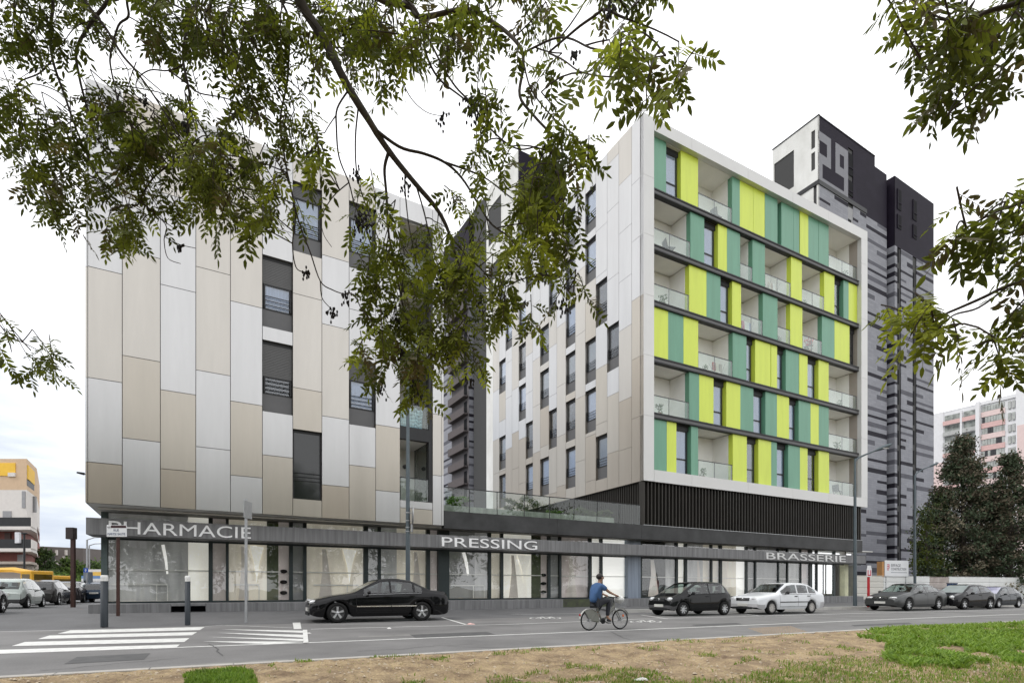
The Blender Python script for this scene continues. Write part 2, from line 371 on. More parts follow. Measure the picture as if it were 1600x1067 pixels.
# the earth bank in the foreground
earth = M('dry earth', (.40, .30, .175), .95, c2=(.15, .10, .06), scale=3.2, bump=.03, bscale=30, det=12, ramp=(.30, .66), fine=(34, .42))
def bankz(u, d):
    p = Vector((u, d, 0)); s = 8.66 - d
    z = .03 + .10 * smooth(s, 0, 1.4) - .05 * smooth(s, 2, 5)
    z += .07 * noise.noise(p * .55) * smooth(s, .1, 1) + .05 * noise.noise(p * 1.7) * smooth(s, .05, .6) + .032 * noise.noise(p * 6) + .020 * noise.noise(p * 17) * (1 if d > 2 else 0)
    return z
us = np.concatenate([np.arange(-8, 26, .075), np.arange(26, 60, 1.5)]); ds = np.concatenate([np.arange(-6, 2, .5), np.arange(2, 8.665, .07), [8.66]])
gridmesh('earth_bank', us, ds, bankz, earth)
gridmesh('bank_far', [-60, -30, -8], [-6, 0, 4, 8.66], lambda u, d: .05, earth)

def sd_uv(p): v = Vector((p.x, p.y)); return v.dot(St.e), v.dot(St.n)
def blades(name, pts, hmin, hmax, wd, mats, label, cat=None, seedp=1, lean=.5, nb=1):
    r = np.random.default_rng(seedp); n = len(pts)
    P = np.array(pts); h = r.uniform(hmin, hmax, n) * np.array([1.0] * n); a = r.uniform(0, 2 * np.pi, n); b = r.uniform(0, 2 * np.pi, n); l = r.uniform(.1, lean, n) * h
    dx = np.stack([np.cos(a), np.sin(a), np.zeros(n)], 1) * (wd * r.uniform(.6, 1.4, n))[:, None]; ln = np.stack([np.cos(b), np.sin(b), np.zeros(n)], 1) * l[:, None]
    up = np.array([0, 0, 1.0])
    v0 = P - dx; v1 = P + dx; v2 = P + dx * .8 + ln * .35 + up * (h * .55)[:, None]; v3 = P - dx * .8 + ln * .35 + up * (h * .55)[:, None]; tip = P + ln + up * (h * .95)[:, None]
    V = np.stack([v0, v1, v2, v3, tip, tip + dx * .05], 1).reshape(-1, 3); k = np.arange(n)[:, None] * 6
    F = np.concatenate([k + np.array([[0, 1, 2, 3]]), k + np.array([[3, 2, 5, 4]])])
    mi = r.integers(0, len(mats), n); mi = np.concatenate([mi, mi])
    o = npmesh(name, V, F, mats, midx=mi); tag(o, label, cat, kind='stuff'); return o
gm = [M('grass green', (.115, .20, .025), .7, var=.3, scale=3, tr=.25), M('grass light', (.20, .30, .05), .7, var=.25, scale=3, tr=.25), M('grass dry', (.34, .30, .13), .8, var=.2, scale=3, tr=.2)]
def scatter(fn, n, box):
    out = []; r = random.Random(len(gm) + n)
    while len(out) < n:
        x = r.uniform(box[0], box[1]); y = r.uniform(box[2], box[3])
        p = G(x, y, .1); u, d = sd_uv(p)
        if d > 8.6: continue
        if r.random() < fn(x, y, u, d): out.append(St.P(u, d, bankz(u, d)))
    return out
def nz(u, d, s, o=0): return noise.noise(Vector((u * s, d * s, o)))
# tall weeds right, grass strip along the bottom, small patch near the left
def f_weed(x, y, u, d):
    edge = 1370 + 60 * nz(u, d, .8, 3) - (y - 985) * 1.2
    return 1.0 if (x > edge + max(0, (y - 1002)) * 3 and y < 1050 and nz(u, d, 1.3) > -.34 + (y - 985) * .0045) else .0
blades('tall_weeds', scatter(f_weed, 20000, (1290, 1640, 972, 1044)), .03, .11, .015, [gm[1], gm[0], gm[1]], 'tall bright green weeds growing on the bank at the right', 'weeds', 2, 1.5)
def f_gr(x, y, u, d):
    v = nz(u, d, 1.1, 7) + .6 * nz(u, d, 3.3, 5)
    yy = 1060 - 34 * smooth(x, 1120, 1330) + 34 * v
    return 1.0 if (x > 780 + 60 * v and y > yy) else .0
blades('short_grass', scatter(f_gr, 26000, (760, 1680, 1020, 1100)), .015, .06, .005, gm, 'short patchy grass along the near foot of the bank', 'grass', 3, .8)
def f_tuft(x, y, u, d):
    return 1.0 if ((x - 345) / 56) ** 2 + ((y - 1072) / 26) ** 2 < 1 + .5 * nz(u, d, 3) else 0
blades('grass_patch', scatter(f_tuft, 7000, (280, 420, 1044, 1090)), .02, .07, .006, gm[:2], 'dense square tuft of green grass at the bottom left of the bank', 'grass', 4, .6)
def f_sp(x, y, u, d): return 1.0 if nz(u, d, 1.7, 9) > .38 else .004
blades('sparse_sprouts', scatter(f_sp, 3500, (420, 1500, 990, 1075)), .02, .06, .006, gm, 'thin scattered sprouts on the bare dirt', 'sprouts', 5, .9)
def f_st(x, y, u, d): return max(.05, .5 + nz(u, d, 1.2, 4))
blades('dry_straw', scatter(f_st, 9000, (-10, 1640, 985, 1080)), .006, .022, .0035, [M('straw', (.50, .41, .23), .8, var=.3, scale=9), gm[2]], 'dry straw and dead stalks lying over the bank', 'straw', 6, 4.5)
# pebbles
m = MB(); r = random.Random(5)
for i in range(2600):
    x = r.uniform(0, 1650); y = r.uniform(985, 1075); p = G(x, y, .1); u, d = sd_uv(p)
    if d > 8.5 or d < 2: continue
    s = r.uniform(.006, .02) * (1.6 if r.random() < .07 else 1); c = St.P(u, d, bankz(u, d) + s * .3)
    vs = [c + Vector((math.cos(a) * s * r.uniform(.7, 1.3), math.sin(a) * s * r.uniform(.7, 1.3), 0)) for a in (0, 1.3, 2.5, 3.8, 5)] + [c + Vector((0, 0, s * .8))]
    m.add(vs, [(0, 1, 5), (1, 2, 5), (2, 3, 5), (3, 4, 5), (4, 0, 5)])
tag(m.build('pebbles', M('pebble', (.47, .39, .29), .9, var=.3, scale=9)), 'small stones and clods scattered over the dry bank', 'pebbles', kind='stuff')
# litter
lit = M('litter paper', (.75, .74, .72), .8, var=.1)
litg = 'scraps of litter lying about'
def crumple(c, s, seed, mat=lit):
    rr = random.Random(seed); b = MB(); n = 7; pts = []
    for j, zz in enumerate((0.02, .5, .9)):
        for k in range(n):
            a = 2 * math.pi * k / n; q = s * (1, .8, .35)[j] * rr.uniform(.6, 1.2); pts.append(Vector(c) + Vector((math.cos(a) * q, math.sin(a) * q * .6, zz * s * .35 * rr.uniform(.5, 1.2))))
    fs = [(j * n + k, j * n + (k + 1) % n, (j + 1) * n + (k + 1) % n, (j + 1) * n + k) for j in range(2) for k in range(n)] + [tuple(range(2 * n, 3 * n))]
    b.add(pts, fs); return b.build('litter', mat)
for i, (x, y, z, s, lab, dsk) in enumerate([(226, 963.5, .1, .17, 'flat white scrap on the asphalt just right of the name board post', None), (92, 968, .12, .10, 'small white ring shaped scrap on the pavement left of the first bollard', None),
        (735, 975.0, .005, .13, 'pinkish crumpled scrap on the parking lane behind the black saloon', (.7, .45, .42)), (608, 981.5, .005, .08, 'tiny white scrap on the lane below the black saloon', None),
        (1003, 1062, .13, .09, 'crumpled white plastic lying in the grass at the bottom of the bank', None), (483, 989, .005, .06, 'tiny white scrap at the corner of the zebra island', None)]):
    mt = lit if not dsk else M('pink litter', dsk, .8)
    tag(crumple(G(x, y, z), s, i, mt), lab, 'litter', litg)
bg_ = crumple(G(127, 955, .16), .28, 31, M('brown bag', (.33, .25, .2), .9)); bg_.name = 'rubbish_bag'; tag(bg_, 'brown rubbish bag dumped at the foot of the dark brown post', 'rubbish bag')
# ------------------------------------------------------------------ the right building (coloured front)
RA = math.atan2(860, 1600); RF = fr_at(1006, 30.91, RA); RS = Fr(RF.o.x, RF.o.y, RA, swap=True)   # RS: side face, u going back, w going in
RL = (RF.o.x, RF.o.y, 0)
rb = thing('apartment_building', 'apartment block with a white framed front of lime yellow and sea green panels', 'building', RL)
uE = RF.U(1355.5); ui0 = RF.U(1022); ui1 = RF.U(1346)
ZB, ZT = 7.21, 27.86; zi0, zi1 = 7.88, 27.14; FH = (zi1 - zi0) / 6
depthS = RS.U(770)
# outer frame in jointed white panels
m = MB(); g_ = .006
for z0, z1 in [(ZB, 10.9), (10.9, 14.3), (14.3, 17.7), (17.7, 21.1), (21.1, 24.4), (24.4, ZT)]:
    m.box(RF, 0, ui0, 0, .32, z0 + g_, z1 - g_)
for z0, z1 in [(zi0, 12.3), (12.3, 16.8), (16.8, 21.2), (21.2, 25.3), (25.3, zi1)]:
    m.box(RF, ui1, uE, 0, .30, z0 + g_, z1 - g_)
ed = [ui0 + .01, RF.U(1081), RF.U(1169), RF.U(1239), RF.U(1295), uE]
for a, b in zip(ed[:-1], ed[1:]):
    m.box(RF, a + g_, b - g_, 0, .32, ZB, zi0); m.box(RF, a + g_, b - g_, 0, .32, zi1, ZT)
m.build('front_frame', framew, rb)
m = MB(); m.box(RF, ui1 - .012, ui1, .30, 1.2, zi0, zi1); m.build('frame_reveal', taupe, rb)
# carcass
m = MB(); m.box(RF, .22, uE - .05, 2.0, depthS - .05, ZB, ZT - .5, 0); m.box(RF, .22, ui0 - .01, .33, 1.99, ZB + .01, ZT - .51, 0); m.box(RF, ui1 + .01, uE - .05, .31, 1.99, ZB + .01, ZT - .51, 1)
m.box(RF, ui0, ui1, .34, 1.99, zi1 + .02, ZT - .52, 1); m.box(RF, ui0, ui1, .34, 1.99, ZB + .02, zi0 - .02, 0)
m.build('wall', [core, framew], rb)
m = MB(); m.box(RF, .05, uE - .05, .33, depthS, ZT - .48, ZT - .12); m.build('roof', concrete, rb)
# floor edges
for k in range(1, 6):
    z = zi0 + FH * k; m = MB()
    m.box(RF, ui0, ui1 - .02, .16, .50, z + .05, z + .13, 0); m.box(RF, ui0, ui1 - .02, .20, .50, z - .12, z + .046, 2); m.box(RF, ui0, ui1 - .02, .18, .50, z - .19, z - .124, 0)
    m.box(RF, ui0, ui1 - .03, .505, 1.99, z - .15, z + .10, 1)
    m.build('floor_edge', [charcoal, balwhite, grey_sp], rb)
ceil_ = MB(); ceil_.box(RF, ui0, ui1 - .03, .33, 1.99, zi1 - .012, zi1 + .012); ceil_.build('ceiling', balwhite, rb)

def window(fr, u0, u1, z0, z1, w, parent, sill=.95, box_h=0., cur=False, rails=0, blind=None, split=True):
    """frame, pane, spandrel; everything sits at depth w behind the face"""
    m = MB(); t = .06
    m.box(fr, u0, u1, w, w + .05, z1 - box_h - t, z1, 0)
    m.box(fr, u0, u0 + t, w, w + .05, z0, z1 - box_h - t, 0); m.box(fr, u1 - t, u1, w, w + .05, z0, z1 - box_h - t, 0)
    m.box(fr, u0 + t, u1 - t, w, w + .05, z0, z0 + t, 0)
    if split:
        zm = z0 + (z1 - z0) * .36; m.box(fr, u0 + t, u1 - t, w + .002, w + .05, zm - .04, zm + .04, 0)
    f = m.build('window', charcoal, parent)
    q = MB(); q.box(fr, u0 + t, u1 - t, w + .02, w + .03, z0 + t, z1 - box_h - t); q.build('pane', glassw, f)
    q = MB(); q.box(fr, u0 + .01, u1 - .01, w + .06, w + .08, z0, z1); q.build('blind' if not cur else 'curtain', curtain if cur else (blind or darkroom), f)
    if rails:
        q = MB()
        for k in range(rails): q.box(fr, u0 - .02, u1 + .02, w - .06, w - .03, z0 + .16 + k * .17, z0 + .185 + k * .17)
        for a in (u0, u1 - .03): q.box(fr, a, a + .03, w - .07, w - .02, z0 + .05, z0 + .22 + rails * .17 - .1)
        q.build('guard_rail', charcoal, f)
    return f
greyblind = M('grey blind', (.30, .30, .31), .7, var=.08); blinds = [darkroom, darkroom, greyblind, curtain]
def balustrade(fr, u0, u1, w, z0, h, parent, posts):
    m = MB(); m.box(fr, u0, u1, w, w + .05, z0 + h, z0 + h + .04)
    for p in posts: m.box(fr, p - .015, p + .015, w + .012, w + .05, z0, z0 + h)
    b = m.build('balustrade', charcoal, parent)
    q = MB(); q.box(fr, u0 + .02, u1 - .02, w - .012, w + .004, z0 + .04, z0 + h - .005); q.build('glass_panel', glassb, b)
    return b
random.seed(11)
rows = [  # top to bottom: kind, photo x of both front edges
 'g1022-1041 w1041-1064 y1064-1091 l1091-1144 g1144-1156 y1156-1177 y1177.3-1195 g1195.5-1215 k1215-1221 g1221-1240 g1240.3-1249 y1250-1263 g1263-1279 g1279.3-1295 l1295-1346',
 'l1022-1079 g1079-1100.7 w1100.7-1122 y1122-1136 g1136-1156.6 l1156.6-1176 g1176-1195.5 l1195.5-1236 y1236-1253 l1253-1288 y1288-1304 w1304-1318 g1318-1326 y1326-1344',
 'l1022-1077 y1077-1104 g1104-1126 w1126-1144 y1144-1158 l1158-1192 g1192-1215 l1215-1235 y1235-1254 l1254-1284.5 g1284.5-1304 y1304-1327.5 w1327.5-1346',
 'y1022-1044 g1044-1068 y1068-1091 l1091-1145 g1145-1166.6 w1166.6-1180 y1180-1204 y1205-1214.5 w1214.5-1228 g1228-1248.5 y1249-1262 w1262-1279 y1279-1295 l1295-1346',
 'l1022-1077 g1077-1092.5 y1092.5-1115 w1115-1135 y1135-1157 g1157-1177.5 w1177.5-1196 g1196-1214 y1214-1233 w1233-1248 g1248-1266.6 y1266.6-1279.5 g1279.5-1295 l1295-1346',
 'g1022-1042 y1042-1057 w1057-1080 g1080-1091 l1091-1145 y1145-1167 w1167-1185 y1185-1205 g1205-1214 w1214-1231.6 g1231.6-1250 y1250-1262 w1262-1279 y1279-1295.6 l1295.6-1346']
loggias = []
plw = .30
wallbk = MB()
for ri, row in enumerate(rows):
    k = 5 - ri; z0 = zi0 + FH * k + (.13 if k else .0); z1 = zi0 + FH * (k + 1) - (.19 if k < 5 else 0)
    for tok in row.split():
        a, b = [float(x) for x in tok[1:].split('-')]; kind = tok[0]
        u0 = max(ui0, RF.U(a, plw)); u1 = RF.U(b, plw)
        if a == 1022: u0 = ui0 + .003
        if b == 1346: u1 = ui1 - .02
        if kind in 'yg':
            m = MB(); m.box(RF, u0 + .004, u1 - .004, plw + random.uniform(0, .012), plw + .34, z0 + .004, z1 - .004)
            m.build('facade_panel', yel if kind == 'y' else grn, rb); wallbk.box(RF, u0, u1, .645, .72, z0, z1)
        elif kind == 'k':
            wallbk.box(RF, u0, u1, .60, .72, z0, z1)
        elif kind == 'w':
            q = MB(); q.box(RF, u0, u1, plw + .22, plw + .34, z1 - .30, z1 - .003); q.build('blind_box', charcoal, rb)
            wide = u1 - u0
            window(RF, u0 + .01, u1 - .01 if wide < .8 else u1 - .12, z0 + .02, z1 - .31, plw + .24, rb, blind=random.choice(blinds), cur=random.random() < .35)
            wallbk.box(RF, u0, u1, .66, .72, z0, z1)
        else:
            m = MB(); D = 1.88
            m.box(RF, u0 + .001, u1 - .001, D, D + .1, z0, z1)                                   # back
            if a != 1022: m.box(RF, u0 - .03, u0 + .03, plw + .345 if a != 1022 else .33, D, z0, z1)
            m.box(RF, u1 - .03, u1 + (.03 if b < 1345 else 0.02), (plw + .345) if b < 1345 else .9, D, z0, z1)
            lg = m.build('loggia', balwhite, rb)
            dw = min(1.1, (u1 - u0) * .45); ds_ = u0 + .02 if k % 2 else u0 + .05
            f = MB(); f.box(RF, ds_, ds_ + dw, D - .05, D - .002, z0, z0 + 2.2); f.build('door_frame', charcoal, lg)
            f = MB(); f.box(RF, ds_ + .07, ds_ + dw - .07, D - .065, D - .052, z0 + .07, z0 + 2.12); f.build('door_pane', random.choice([greyblind, darkroom, M('dim pane', (.10, .11, .12), .1)]), lg)
            n = 2 if u1 - u0 > 1.6 else 1
            balustrade(RF, u0 + .01, u1 - .02, plw + .02, z0, 1.02, lg, [u0 + .03, u1 - .05] + ([u0 + (u1 - u0) * .48] if n == 2 else []))
            loggias.append((ri, a, u0, u1, z0, z1))
wallbk.build('inner_wall', core, rb)

# side face: cladding columns with recessed window bays
edS = [1006, 987, 967, 948.7, 931, 914.6, 899, 884, 870, 857.6, 844, 832.5, 821.5, 810.6, 800, 790, 780, 770]
edU = [RS.U(x) for x in edS]
wins = {2: [2], 3: [3, 0], 4: [5, 4, 2, 1], 6: [5, 4, 3, 2, 1, 0], 8: [4, 1], 9: [5, 3, 2, 0], 11: [5, 1, 0], 12: [4, 3, 2], 13: [], 15: [5, 3, 1, 0], 5: [], 1: [], 7: [], 10: [], 14: [4], 16: [], 0: []}
wz = lambda k: (10.70 + 3.21 * k - 2.75, 10.70 + 3.21 * k)
def clad(fr, u0, u1, spans, zlo, zhi, seams, tone, mb, w=0., th=.2, g=.008):
    """cladding boxes between zlo and zhi, skipping spans, split at seams; tone(z) gives the material index"""
    cuts = sorted(set([zlo, zhi] + [z for s in spans for z in s] + seams))
    cuts = [c for c in cuts if zlo <= c <= zhi]
    for a, b in zip(cuts[:-1], cuts[1:]):
        mid = (a + b) / 2
        if any(s[0] - 1e-4 < mid < s[1] + 1e-4 for s in spans) or b - a < .03: continue
        mb.box(fr, u0 + g, u1 - g, w, w + th, a + (g if a in seams else 0), b - (g if b in seams else 0), tone(mid))
PM = [P_SIL, P_CHA, P_LIT, P_BEI]
random.seed(5)
m = MB()
for i in range(len(edU) - 1):
    u0, u1 = edU[i], edU[i + 1]; sp = [wz(k) for k in wins.get(i, [])]
    off = random.uniform(0, 3); seams = []; z = ZB + off * .6 + .6
    while z < ZT: seams.append(z); z += random.choice([2.9, 3.5, 4.2])
    if i == 0: seams = [10.9, 14.3, 17.7, 21.1, 24.4]
    base = random.randint(0, 3)
    def tone(zz, i=i, seams=seams, base=base):
        k = sum(zz > s for s in seams); r_ = random.Random(i * 31 + k).random(); hgt = (zz - ZB) / (ZT - ZB)
        if hgt < .30 and r_ < .62: return 3 if r_ < .22 else 1  # random tones, paler higher up with the sky's reflection put in
        if r_ < .45 + .2 * hgt: return 0
        return 3 if r_ > .70 + .9 * hgt else (1 if r_ > .55 + .5 * hgt else 2)
    clad(RS, u0 + (.004 if i else .012), u1, sp, ZB, ZT, seams, tone, m)
m.build('side_cladding', PM, rb)
for i, ks in wins.items():
    if i >= len(edU) - 1: continue
    u0, u1 = edU[i], edU[i + 1]
    for k in ks:
        z0, z1 = wz(k); q = MB(); q.box(RS, u0, u1, .165, .21, z0, z0 + .78); q.box(RS, u0, u0 + .05, .15, .21, z0 + .78, z1); q.build('spandrel', grey_sp, rb)
        window(RS, u0 + .05, u1 - .01, z0 + .79, z1 - .02, .15, rb, box_h=.12, rails=3, split=False, cur=random.random() < .3, blind=random.choice([greyblind, darkroom, greyblind]))
# roof rail
m = MB(); zr = ZT + .62
path = [RS.P(u, .7, zr) for u in (depthS, .7)] + [RF.P(u, .7, zr) for u in (uE - .9, )]
m.tube([RF.P(.7, depthS, zr), RF.P(.7, .7, zr), RF.P(uE - 2.2, .7, zr)], .032, 6)
m.tube([RF.P(uE - 2.2, .7, zr), RF.P(uE - .9, 1.2, zr), RF.P(uE - 1.5, 1.6, ZT - .3)], .03, 6)
for i in range(14): p = RF.P(.7 + i * 1.38, .7, 0); m.tube([(p.x, p.y, ZT - .14), (p.x, p.y, zr)], .022, 5)
for i in range(1, 12): p = RF.P(.7, .7 + i * 2.0, 0); m.tube([(p.x, p.y, ZT - .14), (p.x, p.y, zr)], .022, 5)
m.build('roof_rail', M('rail grey', (.30, .31, .32), .5, .3), rb)

# things standing in the loggias
pot = M('terracotta pot', (.35, .17, .09), .8); plg = M('potted green', (.07, .16, .04), .7, var=.4, scale=8, tr=.2); plr = M('red petals', (.55, .05, .06), .6)
def potplant(p, s, seed, label, red=False, group=None):
    r_ = random.Random(seed); t = thing('potted_plant', label, 'potted plant', p, group)
    b = MB(); b.lathe([(.0, 0), (.12 * s, 0), (.16 * s, .26 * s), (.13 * s, .26 * s)], p, (0, 0, 1), 10); b.build('pot', pot, t)
    V = []; F = []; mi = []
    for k in range(90):
        a = r_.uniform(0, 6.28); h = r_.uniform(.25, .85) * s; q = r_.uniform(.02, .26) * s; c = Vector(p) + Vector((math.cos(a) * q, math.sin(a) * q, h)); d = Vector((r_.uniform(-1, 1), r_.uniform(-1, 1), r_.uniform(-.3, 1))).normalized() * .09 * s; e_ = d.cross(Vector((r_.uniform(-1, 1), r_.uniform(-1, 1), 1))).normalized() * .04 * s
        n = len(V); V += [c - d, c - e_, c + d, c + e_]; F.append((n, n + 1, n + 2, n + 3)); mi.append(1 if red and h > .5 * s else 0)
    npmesh('foliage', np.array(V), np.array(F), [plg, plr], t, np.array(mi))
pl = [(l[2] + (l[3] - l[2]) * f, l) for l, f in zip(loggias, [.7] * len(loggias))]
idx = {(l[0], int(l[1])): l for l in loggias}
def spot(key, f, w=.75): l = idx[key]; u = l[2] + (l[3] - l[2]) * f; return RF.P(u, w, l[4] + .002)
potplant(spot((2, 1254), .6), 1.35, 3, 'potted plant with red flowers in a loggia of the third storey from the top', True)
potplant(spot((0, 1295), .75), .9, 4, 'leafy potted plant in the top right corner loggia')
potplant(spot((2, 1022), .45), 1.0, 5, 'spreading potted plant in the leftmost loggia of the third storey from the top')
potplant(spot((2, 1215), .5), .8, 6, 'potted plant in the narrow third storey loggia left of the red flowers')
potplant(spot((1, 1253), .35), .7, 8, 'small potted plant in the rightmost loggia of the second storey from the top')
potplant(spot((3, 1091), .35), .7, 12, 'small pot on the loggia in the middle of the fourth storey from the top')
def deckchair(p, label, mat, s=1.0, rz=.6):
    t = thing('balcony_chair', label, 'chair', p, rz=rz)
    def B(n, pts, r_=.015):
        b = MB(); b.tube([Vector(p) + Vector(q) * s for q in pts], r_, 5); return b.build(n, charcoal, t)
    for y in (-.22, .22): B('leg', [(-.25, y, 0), (.25, y, .45)]); B('leg', [(.25, y, 0), (-.22, y, .45), (-.32, y, .9)])
    b = MB(); b.box(W0, p[0] - .24 * s, p[0] + .24 * s, p[1] - .21 * s, p[1] + .21 * s, p[2] + .44 * s, p[2] + .47 * s); b.build('seat', mat, t)
    b = MB(); c = Vector(p); b.quad(c + Vector((-.22, -.21, .48)) * s, c + Vector((-.22, .21, .48)) * s, c + Vector((-.33, .21, .9)) * s, c + Vector((-.33, -.21, .9)) * s); b.build('backrest', mat, t)
potplant(spot((5, 1091), .3), .8, 14, 'leafy potted plant in the bottom storey loggia left of the middle')
potplant(spot((4, 1022), .35), .9, 15, 'potted plant in the leftmost loggia of the second storey from the bottom')
potplant(spot((4, 1295), .5), .9, 16, 'potted plant in the right corner loggia, second storey from the bottom')
potplant(spot((3, 1295), .6), .8, 17, 'potted plant in the right corner loggia, third storey from the bottom')
gc = M('chair fabric', (.25, .27, .3), .7); wc_ = M('white plastic', (.7, .7, .7), .5)
deckchair(spot((0, 1091), .7), 'grey folding chair in the top storey loggia near the left end', gc)
deckchair(spot((1, 1022), .6), 'grey reclining chair in the leftmost loggia of the second storey from the top', gc, 1.1, .2)
deckchair(spot((5, 1295), .5), 'grey folding chair in the bottom right corner loggia', gc)
# bicycles / boards and washing: simple covered shapes actually modelled as folded cloth on a rack
def drying_rack(p, label, cols, seed=1, wdt=.9):
    t = thing('drying_rack', label, 'drying rack', p, rz=0)
    b = MB()
    for k in (0, 1):
        for sgn in (-1, 1):
            a0 = Vector(p) + Vector(RF.P(0, 0, 0) - RF.P(wdt / 2 * (1 if k else -1), sgn * .25, 0)) * -1; a0.z = p[2]
            a1 = Vector(p) + (RF.P(wdt / 2 * (1 if k else -1), -sgn * .25, 0) - RF.P(0, 0, 0)); a1.z = p[2] + .9; b.tube([a0, a1], .012, 5)
    b.build('frame', steel, t)
    for i, c in enumerate(cols):
        u = -wdt / 2 + (i + .5) * wdt / len(cols); o = RF.P(0, 0, 0); q = MB()
        pts = [Vector(p) + (RF.P(u + dx, dy, 0) - o) + Vector((0, 0, z)) for dx in (-.11, .11) for dy, z in ((-.06, .35), (-.03, .9), (.03, .9), (.06, .45))]
        q.add(pts, [(0, 1, 5, 4), (1, 2, 6, 5), (2, 3, 7, 6)]); q.build('cloth', M('cloth', c, .9), t)
drying_rack(spot((2, 1158), .5), 'drying rack with pink and white clothes, third storey from the top', [(.5, .12, .2), (.75, .74, .72), (.7, .7, .72), (.3, .35, .5)])
drying_rack(spot((1, 1195), .5), 'drying rack with pale brown clothes, second storey from the top', [(.7, .66, .58), (.5, .4, .33), (.75, .72, .7), (.6, .55, .5)])
drying_rack(spot((3, 1091), .7), 'drying rack with red and cream clothes, fourth storey from the top', [(.5, .1, .08), (.7, .65, .55), (.45, .4, .35)])

# ------------------------------------------------------------------ louvred storey, terrace, shops
FP = RF
pod = thing('commercial_building', 'low grey shop base with three shop names in white letters', 'building', RL)
ub0, ub1 = FP.U(693.5), FP.U(1348)
uc0, uc1 = FP.U(134), FP.U(1353)
# louvres
louv = M('dark louvre', (.044, .041, .036), .5, .1, spec=.2, var=.12, scale=1.5)
m = MB(); m.box(FP, .3, ub1 - .1, .45, 12, 4.72, 7.20); m.build('louvre_backing', darkroom, pod)
m = MB(); n = 78
for i in range(n):
    u = .12 + (ub1 - .2) * i / n; m.box(FP, u, u + .075, .12, .33, 4.73, 7.19)
for i in range(60):
    w_ = .45 + i * .2; m.box(FP, .12, .30, w_, w_ + .07, 4.73, 7.19)
m.box(FP, .02, .12, .12, .45, 4.73, 7.19); m.box(FP, ub1 - .12, ub1, .12, 1.2, 4.73, 7.19)
m.build('louvres', louv, pod)
m = MB(); m.box(FP, .1, ub1 - .05, .1, 14, 7.195, 7.207); m.build('overhang_soffit', core, pod)
# dark fascia + deck
edges = [ub0, FP.U(871), FP.U(1003), FP.U(1180), ub1]
m = MB()
for a, b in zip(edges[:-1], edges[1:]): m.box(FP, a + .005, b - .005, .02, .3, 3.90, 4.70)
m.build('fascia', darkband, pod)
m = MB(); m.box(FP, ub0 - 2, ub1 - .1, .31, 13.5, 3.95, 4.66); m.build('terrace_deck', concrete, pod)
m = MB(); m.box(FP, .02, ub1, .0, .10, 4.702, 4.73)
m.build('flashing', steel, pod)
# upstand behind glass
m = MB(); m.box(FP, ub0 - .3, FP.U(966), .35, .9, 4.66, 5.02); up = m.build('planter_wall', M('pale stained concrete', (.50, .52, .47), .85, c2=(.30, .32, .28), scale=1.6, stretch=(3, 3, .6), det=8), pod, bevel=.02)
gx = [FP.U(x, .12) for x in (694, 733.5, 777, 819.5, 859, 897, 933, 967, 1000)]
m = MB(); m.box(FP, gx[0], gx[-1], .12, .16, 5.79, 5.83)
for u in gx[1:]: m.box(FP, u - .015, u + .015, .13, .16, 4.7, 5.79)
b = m.build('terrace_balustrade', charcoal, pod)
for a, c in zip(gx[:-1], gx[1:]):
    q = MB(); q.box(FP, a + .02, c - .02, .105, .118, 4.71, 5.78); q.build('glass_panel', glasst, b)
# canopy beam and plinth
def jointed(name, u0, u1, w0, w1, z0, z1, step, mat, dz0=0, dz1=0, skip=None):
    m = MB(); n = int((u1 - u0) / step)
    for i in range(n):
        a, c = u0 + (u1 - u0) * i / n, u0 + (u1 - u0) * (i + 1) / n
        m.box(FP, a + .004, c - .004, w0, w1, z0, z1)
    return m.build(name, mat, pod)
jointed('canopy', uc0, uc1, 0, 1.24, 3.0, 3.58, 5.6, streak)
vx0, vx1 = FP.U(267, .05), FP.U(321, .05)
m = MB(); xs = [uc0 + .05, vx0, vx1] + [vx1 + 4.9 * i for i in range(1, 7)]; xs = [x for x in xs if x < FP.U(881)]
def plinth(a, c, zt_=.575): m.box(FP, a + .005, c - .005, .05, 1.24, -.1, zt_)
cuts = xs + [FP.U(881)]
for a, c in zip(cuts[:-1], cuts[1:]):
    if abs(a - vx0) < .01: m.box(FP, a, c, .05, 1.24, .47, .575); m.box(FP, a, c, .05, 1.24, -.1, .22); continue
    plinth(a, c)
m.build('plinth', streak, pod, bevel=.015); m = MB(); a = FP.U(962); e_ = uc1 - .2
while a < e_ - .1: plinth(a, min(a + 4.9, e_)); a += 4.9
m.build('plinth', streak, pod, bevel=.015)
m = MB(); m.box(FP, vx0, vx1, .5, 1.2, .22, .47); m.build('vent', darkroom, pod)
m = MB(); m.box(FP, FP.U(881), FP.U(962), .5, 1.24, -.1, .56); m.build('mossy_step', M('mossy concrete', (.10, .12, .06), .9, c2=(.06, .06, .05), scale=3), pod)
# shop floor, ceiling, back wall
GW = 1.24; ucol = FP.U(160, GW); ug1 = FP.U(1345, GW)
m = MB(); m.box(FP, ucol, ug1, GW + .1, 9, .3, .57, 0); m.box(FP, ucol, ug1, GW - .9, 9, 3.93, 3.985, 1); m.build('shop_floor_and_ceiling', [concrete, soffit], pod)
m = MB(); m.box(FP, ucol + 6, ug1 - .3, 7.5, 7.7, .57, 3.93); m.build('shop_back_wall', M('shop back wall', (.66, .62, .55), .8, var=.1, scale=.6), pod)
